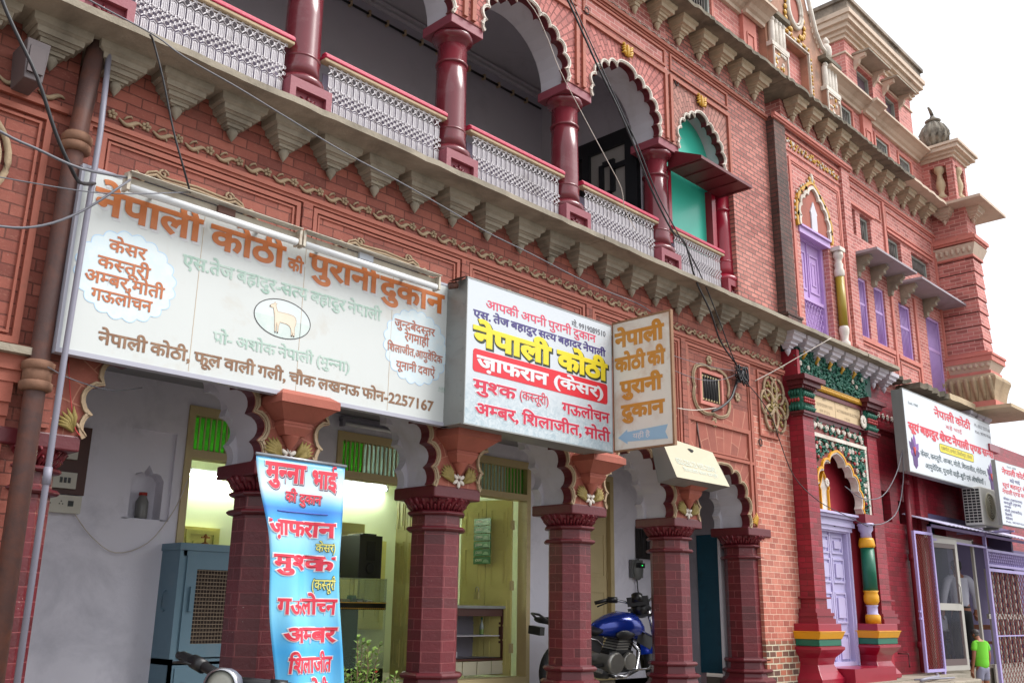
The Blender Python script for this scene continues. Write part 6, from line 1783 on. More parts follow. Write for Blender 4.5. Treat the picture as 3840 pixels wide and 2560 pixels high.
# switchboards by the left half column, bottle in the niche
BOARD = paint('brown_board', (78, 44, 36), .5, .15, 9); SWITCH = paint('ivory_switch_plate', (198, 194, 180), .45, .05, 12)
t = thing('switchboard', 'brown wooden switchboard with ivory boxes on the grey wall', 'switchboard', (2.68, 1.49, 2.30))
b = MB(); b.box(.06, .32, -.03, 0, .10, .62); b.build('board', BOARD, t)
b = MB(); b.box(.06, .24, -.06, -.03, .14, .26); b.box(.08, .22, -.07, -.03, .36, .56); b.build('fuse_box', SWITCH, t)
b = MB(); b.box(.02, .30, -.055, 0, -.04, .09); b.build('socket_plate', SWITCH, t)
b = MB()
for k in range(3): b.box(.115 + k * .03, .135 + k * .03, -.065, -.06, .18, .22)
for cx in (.06, .15): 
    for dx, dz in ((0, .02), (-.012, 0), (.012, 0)): b.box(cx + dx - .004, cx + dx + .004, -.058, -.055, .02 + dz, .028 + dz)
b.box(.2, .24, -.06, -.055, .01, .05); b.build('switch_knobs', BLACK_P, t)
t = thing('water_bottle', 'dusty plastic bottle with a red cap standing in the wall niche', 'bottle', (3.53, 1.60, 2.27))
b = MB(); b.lathe([(.045, 0), (.05, .02), (.05, .14), (.03, .18), (.03, .195)], (0, 0, 0), 14); b.build('bottle_body', paint('cloudy_plastic', (120, 120, 118), .3, .12, 12), t)
b = MB(); b.lathe([(.033, .19), (.033, .215)], (0, 0, 0), 12); b.build('bottle_cap', paint('red_cap', (160, 40, 30), .4), t)

# counter, speaker, calendar in the shop
GLASSP = glass('counter_glass', (150, 178, 160), .04, .22)
t = thing('glass_counter', 'glass topped shop counter filled with small boxes behind the banner', 'counter', (5.0, 2.2, .83))
b = MB(); b.box(0, 1.58, 0, .5, 0, .18); b.box(0, 1.58, 0, .5, .76, .83); b.box(0, 1.58, .47, .5, .18, .76); b.build('counter_body', paint('black_laminate', (24, 26, 26), .25, .1, 5), t)
b = MB(); b.box(0, 1.58, .0, .006, .83, 1.07); b.box(0, 1.58, .0, .5, 1.07, 1.078); b.box(1.574, 1.58, .006, .5, .83, 1.07); b.box(0, 1.58, 0, .006, .18, .76); b.build('counter_glass', GLASSP, t)
b = MB()
for k in range(60): b.ell((.02 + k * .026, -.005, .772), (.012, .008, .008), 5, 3)
b.box(0, 1.58, -.006, 0, .825, .835); b.build('brass_trim', GOLD, t)
rb = random.Random(9); bm_ = [paint('box_%s' % n, c, .6) for n, c in (('white', (200, 200, 190)), ('tan', (150, 116, 70)), ('green', (70, 110, 70)), ('dark', (50, 50, 52)))]
for k in range(13):
    w, h, d = rb.uniform(.05, .13), rb.uniform(.03, .13), rb.uniform(.05, .1)
    b = MB(); b.box(0, w, 0, d, 0, h * .8); b.box(.003, w - .003, .003, d - .003, h * .8, h, 0); b.box(w * .15, w * .85, -.002, 0, h * .2, h * .6, 1)
    o = b.build('small_box', [bm_[k % 4], bm_[(k + 1) % 4]])
    o.location = (5.05 + k * .115, 2.30 + rb.uniform(-.03, .08), 1.66)
    tag(o, 'small carton among the goods inside the glass counter', 'box', 'cartons in the glass counter')
t = thing('loudspeaker', 'black loudspeaker box standing on the glass counter', 'speaker', (6.24, 2.26, 1.91))
b = MB(); b.box(0, .30, 0, .34, 0, .44); b.box(.06, .24, .03, .3, .44, .46); b.box(.09, .21, -.006, 0, .18, .38, 1); b.build('speaker_box', [BLACK_P, RUBBER], t, bevel=.006)
b = MB(); b.lathe([(.05, -.012), (.06, -.004)], (.15, 0, .1), 16, axis='Y'); b.build('speaker_cone', RUBBER, t)
t = thing('wall_calendar', 'paper calendar hanging on the yellow cupboard door', 'calendar', (6.55, 3.1, 2.12))
b = MB(); b.add([(0, 0, .28), (.26, 0, .28), (.22, -.06, 0), (-.06, -.05, 0)], [(0, 1, 2, 3), (3, 2, 1, 0)]); b.add([(0.05, .0, .27), (.26, .01, .27), (.26, .01, -.03), (.05, .0, -.03)], [(0, 1, 2, 3), (3, 2, 1, 0)]); b.build('calendar_pages', paint('calendar_paper', (206, 206, 196), .7), t)
b = MB()
def cal(u, v): 
    a_ = Vector((0, 0, .28)).lerp(Vector((.26, 0, .28)), u); c_ = Vector((-.06, -.05, 0)).lerp(Vector((.22, -.06, 0)), u); p = a_.lerp(c_, 1 - v); return p + Vector((0, -.004, 0))
for r_ in range(4):
    for k in range(6):
        p = [cal(.1 + k * .13, .1 + r_ * .11), cal(.16 + k * .13, .1 + r_ * .11), cal(.16 + k * .13, .14 + r_ * .11), cal(.1 + k * .13, .14 + r_ * .11)]; b.add(p, [(0, 1, 2, 3), (3, 2, 1, 0)])
b.add([cal(.05, .56), cal(.95, .56), cal(.95, .62), cal(.05, .62)], [(0, 1, 2, 3), (3, 2, 1, 0)], 1); b.add([cal(.35, .66), cal(.65, .66), cal(.65, .92), cal(.35, .92)], [(0, 1, 2, 3), (3, 2, 1, 0)], 1)
b.build('calendar_print', [GREYT, paint('calendar_red', (170, 80, 60), .7)], t)
b = MB(); b.box(6.5, 6.95, 3.12, 3.16, 1.95, 2.55); b.box(5.9, 6.5, 3.12, 3.16, 1.95, 2.50); b.frame(6.53, 6.92, 1.99, 2.5, .05, 3.10, 3.12); b.build('cupboard_door', YELLOW_DOOR, B)

# strip of green sachets on the open door leaf
t = thing('sachet_strip', 'hanging strip of six green sachets on the yellow door leaf', 'sachet strip', (7.74, 2.09, 2.10))
GS = paint('green_sachet', (28, 100, 44), .3, .2, 20); GS2 = paint('sachet_pale', (130, 160, 130), .3, .1, 20); GSW = paint('sachet_letter', (214, 208, 190), .4)
for k in range(6):
    b = MB(); y0, y1 = -.27, 0; z0 = .005 + k * .086
    b.box(-.012, 0, y0, y1, z0, z0 + .078); b.prism([(y0 + .02 + .08 * (1 - math.cos(a)) * .6, z0 + .016 + .035 * math.sin(a)) for a in [j * math.pi / 6 for j in range(7)]], -.016, -.012, 1, plane='YZ')
    lettering(b, 'JOBAN', -.03, -.14, z0 + .055, z0 + .03, lambda u, v, d: (-.013 - d, u, v), .002, 2, .02, True)
    b.build('sachet', [GS, GS2, GSW], t)
t = thing('padlock', 'brass padlock hanging on the hasp of the yellow door leaf', 'padlock', (7.70, 1.99, 1.72))
b = MB(); b.box(-.02, .01, -.04, .03, 0, .08); b.build('lock_body', paint('lock_brass', (176, 164, 110), .4, .1, 12), t)
b = MB(); b.tube([(0, -.03, .08), (0, -.025, .12), (0, .0, .135), (0, .02, .12), (0, .02, .08)], .006, 5); b.build('shackle', CHROME, t)

# empty display case in the third doorway
t = thing('display_case', 'low wooden display case with grey inside and cream tiles below in the third doorway', 'display case', (6.82, 1.72, .92))
WOODB = paint('dark_brown_wood', (84, 48, 40), .5, .15, 8); LGREY = paint('lilac_grey_laminate', (132, 128, 140), .5, .06, 6)
b = MB(); b.box(-.02, 1.12, -.03, .42, .70, .73, 1); b.box(0, 1.1, .0, .02, .62, .70); b.box(1.02, 1.1, .0, .4, .18, .7); b.box(0, .06, .0, .4, .18, .7); b.box(0, 1.1, 0, .03, .16, .19); b.build('case_frame', [WOODB, METAL_G], t)
b = MB(); b.box(.06, 1.02, .36, .38, .19, .66); b.box(.06, 1.02, .0, .36, .185, .19); b.build('case_lining', LGREY, t)
b = MB(); b.box(.06, 1.02, .04, .36, .41, .42); b.build('case_shelf', WHITEWASH_L, t)
b = MB(); 
for k in range(5): b.box(.01 + k * .215, .21 + k * .215, .0, .02, .02, .155)
b.build('cream_tiles', paint('cream_tile', (206, 200, 176), .2, .03, 4), t)
t = thing('small_bottle', 'small clear bottle with green label on the display case shelf', 'bottle', (7.66, 1.86, 1.34))
b = MB(); b.lathe([(.022, 0), (.024, .08), (.022, .1), (.01, .14), (.01, .17)], (0, 0, 0), 12); b.build('bottle_body', paint('bottle_clear', (140, 150, 146), .1), t)
b = MB(); b.lathe([(.0245, .01), (.0250, .06)], (0, 0, 0), 12, caps=False); b.build('bottle_label', paint('label_green', (120, 150, 80), .5), t)
b = MB(); b.lathe([(.012, .165), (.012, .19)], (0, 0, 0), 10); b.build('bottle_cap', GREEN_P, t)
for k, (x_, z_) in enumerate(((7.25, 1.342), (7.27, 1.112))):
    b = MB(); b.lathe([(.02, 0), (.02, .05), (.018, .055)], (0, 0, 0), 12); b.lathe([(.021, .045), (.021, .06)], (0, 0, 0), 12)
    o = b.build('white_jar', WHT); o.location = (x_, 1.85, z_); tag(o, 'small white jar on the upper shelf of the display case' if k == 0 else 'small white jar on the floor of the display case', 'jar')

# meter and its dark board
t = thing('electric_meter', 'grey electric meter with a green lamp on the wall above the blue motorcycle', 'electric meter', (9.86, 1.49, 1.98))
b = MB(); b.box(0, .22, -.05, 0, .04, .26); b.ell((.11, -.05, .14), (.1, .05, .13), 14, 8); b.tube([(.11, -.03, .02), (.13, -.03, -.12), (.2, -.02, -.25)], .008, 5, 1); b.build('meter_case', [paint('meter_grey', (104, 106, 104), .4, .1, 8), BLACK_P], t)
b = MB(); b.box(.03, .19, -.105, -.09, .16, .22); b.build('meter_window', BLACK_P, t); b = MB(); b.ell((.13, -.108, .19), (.012, .006, .008)); b.build('meter_lamp', emis('green_lamp', (40, 200, 90), 1.5), t)
t = thing('meter_board', 'dark wooden meter board hung on the wall above the electric meter', 'board', (10.0, 1.49, 2.26))
b = MB(); b.box(0, .42, -.06, 0, 0, .40); b.frame(.02, .40, .02, .38, .03, -.075, -.06); b.build('board', paint('black_board', (38, 34, 34), .7, .15, 8), t)
b = MB()
for k in range(4): b.tube([(.05 + k * .09, -.07, .05), (.05 + k * .09, -.08, .2), (.07 + k * .09, -.07, .36)], .008, 4)
b.build('board_wires', BLACK_P, t)

# plant at the foot of the banner
t = thing('flowering_plant', 'small leafy plant with a few red flowers between the banner and the column', 'plant', (4.42, -.22, .62))
GL = paint('plant_leaf', (96, 130, 52), .5, .25, 14); GL2 = paint('plant_leaf_pale', (134, 164, 78), .5, .2, 14)
st = MB(); lf = MB(); fl = MB(); rp = random.Random(4)
for k in range(30):
    x, y = rp.uniform(-.28, .30), rp.uniform(-.13, .13); h = rp.uniform(.45, .85) * (1 - .9 * abs(x))
    lean = rp.uniform(-.12, .12)
    P_ = [Vector((x * .55, y * .5, 0)), Vector((x * .8 + lean * .4, y * .8, h * .5)), Vector((x + lean, y, h))]
    st.tube(P_, [.006, .005, .003], 5)
    for j in range(30):
        u = .18 + .82 * j / 29; p = P_[0].lerp(P_[1], u * 2) if u < .5 else P_[1].lerp(P_[2], u * 2 - 1)
        a = j * 2.4 + rp.uniform(-.3, .3); L = rp.uniform(.04, .07) * (1.2 - .35 * u)
        d = Vector((math.cos(a), math.sin(a), rp.uniform(.2, .9))).normalized(); w = d.cross(Vector((0, 0, 1))).normalized() * L * .28
        q = p + d * L; m = p + d * L * .5 + Vector((0, 0, .006))
        lf.add([p, m + w, q, m - w], [(0, 1, 2, 3), (3, 2, 1, 0)], rp.choice((0, 1)))
    if k % 10 == 0:
        for _ in range(4): fl.ell(P_[2] + Vector((rp.uniform(-.015, .015), rp.uniform(-.015, .015), rp.uniform(-.01, .015))), (.009, .009, .007), 5, 3)
st.build('stem', paint('plant_stem', (96, 74, 50), .7), t); lf.build('leaves', [GL, GL2], t, normals=False); fl.build('flower', paint('plant_flower', (200, 60, 44), .6), t)

# pipes at the left corner
t = thing('brown_rain_pipe', 'thick rusty brown rain pipe at the corner of the arcade beside the long sign', 'rain pipe', (1.96, -.11, 0))
b = MB(); b.tube([(.10, 0, 5.18), (.06, 0, 4.4), (.04, 0, 3.0), (.06, 0, .0)], .06, 16); b.build('pipe_barrel', RUSTPIPE, t)
b = MB()
for z, dx in ((4.46, .065), (4.40, .06), (2.96, .04), (2.84, .04)): b.lathe([(.072, z - .03), (.092, z - .02), (.095, z + .02), (.074, z + .035)], (dx, 0, 0), 18)
b.lathe([(.082, 2.84), (.082, 2.96)], (.04, 0, 0), 16); b.lathe([(.08, 4.4), (.08, 4.5)], (.063, 0, 0), 16); b.build('pipe_collar', paint('worn_collar', (128, 92, 72), .8, .3, 10, dirt=.4, bump=.3), t)
t = thing('grey_conduit', 'thin grey conduit running down beside the thick brown rain pipe', 'pipe', (2.09, -.25, 0))
b = MB(); b.tube([(.04, .1, 5.16), (.02, .0, 4.5), (0, 0, 3.0), (.0, 0, .3)], .0185, 12); b.build('pipe_barrel', CONDUIT, t)
b = MB(); b.lathe([(.024, 2.26), (.024, 2.36)], (0, 0, 0), 12); b.build('pipe_coupling', CONDUIT, t)
t = thing('bell_box', 'grey brown metal box fixed to the wall under the balcony brackets', 'metal box', (1.60, -.24, 4.69))
b = MB(); b.frustum(.02, .13, 0, .24, 0, 0, .14, -.02, .24, .26); b.build('box_body', paint('brown_grey_metal', (96, 86, 88), .5, .1, 6), t, bevel=.006)
b = MB(); b.box(.025, .12, -.022, -.01, .04, .22); b.build('box_lid', paint('brown_grey_lid', (84, 72, 74), .5, .1, 6), t)
t = thing('junction_bracket', 'small cream bracket holding wires on the wall beside the grey brown box', 'bracket', (1.30, -.05, 4.86))
b = MB(); b.frame(0, .14, 0, .14, .03, 0, .04); b.box(.05, .09, -.02, .04, .05, .09); b.build('bracket_plate', CREAM_DOOR, t)

# cables
CAB_B = paint('black_cable', (38, 38, 42), .5); CAB_G = paint('grey_cable', (104, 104, 112), .5); CAB_W = paint('white_cable', (200, 190, 180), .6)
def smooth(P_, k=4):
    P_ = [Vector(p) for p in P_]; out = []
    for i in range(len(P_) - 1):
        a = P_[max(0, i - 1)]; b_ = P_[i]; c = P_[i + 1]; d = P_[min(len(P_) - 1, i + 2)]
        for j in range(k):
            t_ = j / k
            out.append(.5 * ((2 * b_) + (c - a) * t_ + (2 * a - 5 * b_ + 4 * c - d) * t_ ** 2 + (3 * b_ - a - 3 * c + d) * t_ ** 3))
    return out + [P_[-1]]
def cable(label, pts, r, m, group=None):
    b = MB(); b.tube(smooth(pts), r, 6); o = b.build('cable', m); tag(o, label, 'cable', group or 'cables strung across the front of the building'); return o
cable('thick black cable hanging steeply past the metal box to the long sign', [(1.2, -.6, 5.2), (1.34, -.6, 4.91), (1.43, -.6, 4.76), (1.59, -.6, 4.52), (1.75, -.55, 4.25), (1.88, -.5, 4.09), (1.98, -.4, 4.06), (2.12, -.25, 4.15)], .012, CAB_B)
cable('grey cable crossing the rain pipe to the near end of a reflector', [(1.0, -.6, 4.25), (1.45, -.6, 4.12), (1.65, -.6, 4.09), (1.9, -.6, 4.06), (2.29, -.34, 4.22)], .009, CAB_G)
cable('long grey cable sagging below the balcony edge across the brackets', [(1.5, -.6, 5.2), (1.8, -.6, 5.15), (2.22, -.6, 5.11), (2.44, -.6, 5.05), (2.83, -.6, 5.0), (3.25, -.6, 4.93), (3.75, -.6, 4.85), (4.25, -.6, 4.8), (4.72, -.6, 4.74), (5.22, -.6, 4.67), (5.77, -.6, 4.63), (6.59, -.6, 4.56), (7.28, -.6, 4.55), (7.05, -.95, 4.33)], .0055, CAB_G)
cable('thin black cable dropping from the balcony to the middle of a reflector', [(2.22, -.55, 5.13), (2.27, -.5, 5.12), (2.36, -.5, 4.9), (2.48, -.48, 4.58), (2.59, -.46, 4.35), (2.70, -.36, 4.25)], .007, CAB_B)
cable('pale grey cable curving up across the rain pipe and the long sign', [(1.2, -.6, 3.56), (1.53, -.6, 3.58), (1.74, -.6, 3.65), (1.95, -.6, 3.81), (2.17, -.6, 4.06), (2.29, -.36, 4.2)], .0075, CAB_G)
cable('thin wire stretched level over the first big letter of the sign', [(1.3, -.5, 3.87), (1.92, -.5, 3.96), (2.23, -.5, 4.04), (2.69, -.36, 4.25)], .004, CAB_G)
cable('thick black cable falling across the balcony in front of the second railing bay', [(5.6, -.8, 7.7), (6.04, -.8, 7.26), (6.27, -.8, 7.0), (6.51, -.8, 6.72), (6.79, -.8, 6.43), (7.06, -.8, 6.1), (7.4, -.75, 5.76), (7.9, -.65, 5.48), (8.36, -.5, 5.64 - .12), (8.70, -.4, 5.2), (9.05, -.35, 4.93), (9.5, -.2, 4.68), (10.1, -.06, 4.52)], .0105, CAB_B)
cable('second black cable running beside the thick one down to the wire tangle', [(5.75, -.8, 7.65), (6.3, -.8, 7.05), (6.83, -.8, 6.44), (7.12, -.8, 6.12), (7.5, -.75, 5.74), (8.1, -.6, 5.5), (8.45, -.45, 5.60 - .08), (8.85, -.4, 5.24), (9.35, -.3, 4.84), (9.75, -.18, 4.6), (10.1, -.06, 4.5)], .007, CAB_B)
cable('thin white wire looping down from a column capital to the railing', [(5.3, -.1, 7.9), (5.99, -.3, 7.48), (6.28, -.3, 7.23), (6.51, -.3, 6.9), (6.98, -.25, 6.54), (7.34, -.25, 6.2), (7.62, -.2, 6.02), (7.75, -.15, 5.82), (7.98, -.12, 5.66)], .004, CAB_W)
rc = random.Random(12)
b = MB()
for k in range(16):
    c = Vector((10.12, -.06, 4.42)); P_ = [c + Vector((rc.uniform(-.14, .14), rc.uniform(-.06, .0), rc.uniform(-.14, .12))) for _ in range(5)]
    b.tube(smooth(P_), rc.choice((.006, .008, .012)), 5)
tag(b.build('wire_tangle', CAB_B), 'knot of black wires bunched on the wall by the round rosette', 'wire tangle')
cable('thick grey cable curving from the wire tangle across the small barred window', [(10.1, -.05, 4.4), (9.98, -.06, 4.22), (9.85, -.08, 4.08), (9.65, -.08, 3.95), (9.4, -.1, 3.85)], .016, CAB_B)
cable('cream cord running from the small window down towards the projecting sign', [(9.55, -.06, 3.92), (9.2, -.1, 3.84), (8.9, -.15, 3.78), (8.55, -.2, 3.74)], .006, CAB_W)
cable('black cable dropping from the wire tangle over the round rosette', [(10.2, -.06, 4.38), (10.55, -.06, 4.22), (10.85, -.06, 4.0), (11.0, -.06, 3.75), (11.25, -.1, 3.3), (11.5, -.28, 3.0), (12.2, -.28, 2.88), (12.95, -.26, 2.78)], .006, CAB_B)
cable('white cord slanting from the balcony slab to the round rosette', [(11.88, -.45, 5.2), (11.4, -.3, 4.92), (10.9, -.12, 4.62), (10.5, -.05, 4.42)], .006, CAB_W)
cable('grey wire swagged from the crocus shop sign to the painted arch', [(13.95, -.42, 3.9), (13.7, -.4, 3.55), (13.3, -.35, 3.22), (12.8, -.3, 3.14), (12.3, -.28, 3.26)], .007, CAB_G)
cable('grey wire hanging from the crocus shop sign down to the door cornice', [(13.98, -.42, 3.95), (13.95, -.4, 3.5), (13.7, -.38, 3.05), (13.3, -.35, 2.85), (12.95, -.3, 2.80)], .007, CAB_G)
cable('thin wire across the projecting sign and the small window', [(8.1, -.2, 4.32), (9.0, -.12, 4.36), (9.6, -.1, 4.4), (10.05, -.06, 4.46)], .004, CAB_G)
cable('lower thin wire from the projecting sign to the wire tangle', [(8.1, -.2, 4.18), (9.0, -.15, 4.16), (9.6, -.1, 4.26), (10.05, -.06, 4.42)], .004, CAB_G)
cable('twisted red string hanging beside the grey conduit on the first arch', [(2.20, -.02, 3.06), (2.24, -.02, 2.85), (2.29, -.02, 2.66), (2.33, -.03, 2.60)], .0035, paint('red_string', (190, 60, 60), .7))
cable('thin wire stretched from the rain pipe across the first arch', [(2.02, -.2, 2.95), (2.2, -.12, 2.92), (2.5, .0, 2.92), (2.75, .12, 3.0)], .004, CAB_G)
cable('loose wire drooping along the grey wall under the switchboard', [(2.95, 1.46, 2.26), (3.1, 1.46, 2.1), (3.3, 1.46, 1.99), (3.55, 1.46, 2.08), (3.74, 1.46, 2.35), (3.82, 1.44, 2.6)], .004, CAB_W)
for k, (x_, z_, y_) in enumerate(((7.28, 8.02 + .12, -.02), (9.04, 8.0, -.02), (10.62, 3.66, -.01))):
    b = MB(); b.tube([(x_ + .035 * math.cos(a), y_, z_ + .045 * math.sin(a)) for a in [j * math.pi / 6 for j in range(12)]], .008, 5, closed=True)
    o = b.build('iron_ring', BLACK_P, B)
b = MB(); b.tube([(12.9, -.8, .82), (13.2, -.78, .83), (13.75, -.7, .83), (14.1, -.55, .84)], .02, 8); tag(b.build('loose_pipe', CONDUIT), 'loose grey pipe lying on the platform by the crimson pedestal', 'pipe')
b = MB(); b.tube([(12.95, -.7, .82), (13.5, -.9, .83), (13.9, -.85, .82)], .012, 8); tag(b.build('loose_pipe', CONDUIT), 'thinner loose rod lying on the platform beside the grey pipe', 'pipe')
b = MB(); b.tube([(13.32, -.36, 1.12), (13.32, -.5, 1.12), (13.32, -.5, .95)], .012, 6); b.tube([(13.32, -.5, 1.12), (13.55, -.36, 1.14)], .010, 6); b.build('iron_hook', MAROON_D, B)
# ================================================================= the right-hand shop front, its gate, and the people
LAV = paint('lavender_gate_paint', (166, 152, 204), .45, .08, 6, dirt=.15); ALUF = paint('aluminium_section', (176, 172, 164), .4, .06, 6, metal=.2)
REDW = paint('red_oxide_wire', (134, 58, 52), .6, .15, 20)
b = MB(); b.box(15.0, 19.8, 2.6, 2.7, .8, 3.2); b.box(17.42, 30, .35, .45, 0, 2.9); b.box(19.7, 19.8, .0, 2.6, .8, 3.2); b.box(15.0, 19.8, .0, 2.7, 3.1, 3.2); b.box(14.95, 15.05, .3, 2.6, .8, 3.2); b.build('shop_inside', paint('purple_grey_wall', (92, 82, 116), .8, .1, 3), B)
def lattice(b, x0, x1, z0, z1, y, p, r, mat=0):
    w = x1 - x0; h = z1 - z0; n = int((w + h) / p) + 1
    for k in range(n):
        s = k * p
        a = (x0 + min(s, w), z0 + max(0, s - w)); c = (x0 + max(0, s - h), z0 + min(s, h)); b.tube([(a[0], y, a[1]), (c[0], y, c[1])], r, 3, mat, False)
        a = (x1 - min(s, w), z0 + max(0, s - w)); c = (x1 - max(0, s - h), z0 + min(s, h)); b.tube([(a[0], y + .004, a[1]), (c[0], y + .004, c[1])], r, 3, mat, False)
t = thing('lattice_gate', 'open lattice gate leaf in a lavender frame with red wire mesh against the crimson wall', 'gate', (14.36, -.30, .84), (0, 0, R(-4)))
b = MB(); b.frame(0, .60, 0, 1.98, .04, -.02, .02); b.box(-.03, .0, -.015, .015, .82, .85); b.box(-.03, .0, -.015, .015, .72, .75); b.build('gate_frame', LAV, t)
b = MB(); lattice(b, .04, .56, .04, 1.94, 0, .055, .0045); b.build('gate_mesh', REDW, t)
t = thing('door_porch', 'lavender steel porch frame with a corrugated tin awning round the shop door', 'porch', (14.98, -.30, .3))
b = MB()
for x in (0, 2.36): b.box(x, x + .05, -.025, .025, .5 if x == 0 else -.02, 2.66)
b.box(0, 5.0, -.025, .025, 2.62, 2.66); b.box(2.0, 2.03, -.6, .3, 2.64, 2.67); b.box(.05, 2.36, -.02, .02, 2.42, 2.45)
b.build('porch_frame', LAV, t)
b = MB(); n = 60; vs = []
for k in range(n + 1):
    x = -.15 + 5.2 * k / n; dz = .012 * (k % 2)
    vs += [(x, -.34, 2.64 + dz - .02), (x, .32, 2.82 + dz)]
b.add(vs, [(2 * k, 2 * k + 2, 2 * k + 3, 2 * k + 1) for k in range(n)], 0); o = b.build('tin_awning', paint('lavender_tin', (196, 192, 220), .45, .06, 4), t, normals=False)
m_ = o.modifiers.new('t', 'SOLIDIFY'); m_.thickness = .012
t = thing('glass_door', 'open glass shop door with an aluminium frame and pull handle', 'door', (15.0, -.27, .84), (0, 0, R(-8)))
b = MB(); b.frame(0, .80, 0, 1.92, .07, -.02, .02); b.box(.07, .73, -.02, .02, .86, .96); b.box(.07, .73, -.022, .022, 1.78, 1.85, 1); b.box(.07, .73, -.022, .022, .07, .16, 1); b.build('door_frame', [ALUF, paint('brown_aluminium', (96, 80, 78), .4, .08, 6)], t)
b = MB(); b.box(.07, .73, -.004, .004, .16, 1.78); b.build('door_glass', glass('door_glass_sheet', (60, 62, 76), .05, .22), t)
b = MB(); b.tube([(.68, -.05, .95), (.68, -.07, 1.0), (.68, -.07, 1.2), (.68, -.05, 1.25)], .01, 6); b.build('door_handle', ALUF, t)
t = thing('doorway_frame', 'aluminium frame of the shop doorway', 'door frame', (15.0, -.20, .80))
b = MB(); b.box(0, .05, 0, .04, 0, 2.0); b.box(2.06, 2.12, 0, .04, 0, 2.05); b.box(0, 2.12, 0, .04, 1.96, 2.03); b.build('frame_bars', ALUF, t)
t = thing('lattice_screen_gate', 'closed lattice gate with red wire over a white barred window', 'gate', (17.38, -.30, .3))
b = MB(); b.frame(0, 2.0, .0, 2.10, .05, -.02, .02); b.frame(0, 2.0, 2.13, 2.42, .04, -.02, .02); b.box(.05, 1.95, -.01, .01, 1.0, 1.02); b.build('gate_frame', LAV, t)
b = MB(); lattice(b, .05, 1.95, .05, 2.05, 0, .15, .006); b.build('gate_mesh', REDW, t)
b = MB(); lattice(b, .04, 1.96, 2.17, 2.38, 0, .10, .012); b.build('top_lattice', LAV, t)
b = MB()
for k in range(7): b.box(.22 + k * .26, .27 + k * .26, .10, .14, .5, 2.1)
b.box(.1, 1.95, .10, .14, 1.28, 1.36); b.box(.1, 1.95, .1, .14, .50, .56); b.box(.1, 1.95, .10, .13, .1, .5); b.build('window_bars', ALUF, t)
t = thing('air_conditioner', 'white air conditioner outdoor unit with a round fan grille on the tin awning', 'air conditioner', (16.50, -.62, 3.04))
ACW = paint('ac_casing', (206, 204, 196), .45, .04, 4, dirt=.15, dcol=(160, 150, 130))
b = MB(); b.box(0, .88, 0, .30, 0, .62); b.box(.1, .16, .02, .28, -.04, 0); b.box(.72, .78, .02, .28, -.04, 0); b.build('ac_casing', ACW, t, bevel=.02)
b = MB()
for i in range(4):
    for j in range(12): b.box(-.004, -.001, .03 + i * .065, .085 + i * .065, .04 + j * .046, .074 + j * .046)
b.build('side_grille', BLACK_P, t)
b = MB(); b.lathe([(.23, -.004), (.235, -.012), (.22, -.014)], (.36, 0, .31), 28, axis='Y', caps=False)
for r_ in (.05, .09, .13, .17, .21): b.tube([(.36 + r_ * math.cos(a), -.012, .31 + r_ * math.sin(a)) for a in [k * math.pi / 12 for k in range(24)]], .004, 4, closed=True)
o = b.build('fan_grille', paint('cream_grille', (190, 184, 160), .5), t)
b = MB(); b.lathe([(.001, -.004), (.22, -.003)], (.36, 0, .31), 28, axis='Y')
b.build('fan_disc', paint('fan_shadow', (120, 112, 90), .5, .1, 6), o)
b = MB(); b.box(.66, .80, -.004, -.001, .52, .56); b.build('maker_plate', GREYT, t)

# ---- people: grown over a skeleton, one continuous body each
def skin_obj(name, J, E_, mat, parent, sub=2, root=0):
    me = bpy.data.meshes.new(name); ks = list(J)
    me.from_pydata([J[k][0] for k in ks], [(ks.index(a), ks.index(c)) for a, c in E_], [])
    o = bpy.data.objects.new(name, me); COL.objects.link(o)
    m = o.modifiers.new('skin', 'SKIN'); m.use_smooth_shade = True
    for i, k in enumerate(ks):
        r = J[k][1]; me.skin_vertices[0].data[i].radius = (r, r) if not isinstance(r, tuple) else r
        me.skin_vertices[0].data[i].use_root = (i == root)
    s = o.modifiers.new('sub', 'SUBSURF'); s.levels = sub; s.render_levels = sub
    dg = bpy.context.evaluated_depsgraph_get(); m2 = bpy.data.meshes.new_from_object(o.evaluated_get(dg))
    m2.name = name
    o.modifiers.clear(); o.data = m2; bpy.data.meshes.remove(me)
    m2.materials.clear(); m2.materials.append(mat)
    for p in m2.polygons: p.use_smooth = True
    o.parent = parent
    return o
SKIN = paint('brown_skin', (150, 98, 74), .55, .06, 12); HAIR = paint('black_hair', (24, 20, 20), .5, .2, 40, bump=.4); HAIR_G = paint('greying_hair', (66, 62, 62), .6, .25, 40, bump=.4)

def hand(J, E_, wrist, d, side, pre):
    """palm and five fingers; d = pointing direction, side = towards the thumb"""
    d = Vector(d).normalized(); side = Vector(side).normalized(); up = d.cross(side)
    p = Vector(J[wrist][0])
    J[pre + 'palm'] = (p + d * .05, (.036, .018)); E_.append((wrist, pre + 'palm'))
    J[pre + 'palm2'] = (p + d * .085, (.036, .016)); E_.append((pre + 'palm', pre + 'palm2'))
    for i, (o_, L) in enumerate(((.03, .075), (.01, .085), (-.01, .078), (-.03, .06))):
        a = p + d * .10 + side * o_; m = a + d * L * .5 + up * .006; e = a + d * L * .9 + up * .028
        for k, (q, r) in enumerate(((a, .0095), (m, .009), (e, .007))): J['%sf%d%d' % (pre, i, k)] = (q, r)
        E_ += [(pre + 'palm2', '%sf%d0' % (pre, i)), ('%sf%d0' % (pre, i), '%sf%d1' % (pre, i)), ('%sf%d1' % (pre, i), '%sf%d2' % (pre, i))]
    a = p + d * .04 + side * .045; e = p + d * .085 + side * .065
    J[pre + 't0'] = (a, .011); J[pre + 't1'] = (e, .009); E_ += [(pre + 'palm', pre + 't0'), (pre + 't0', pre + 't1')]

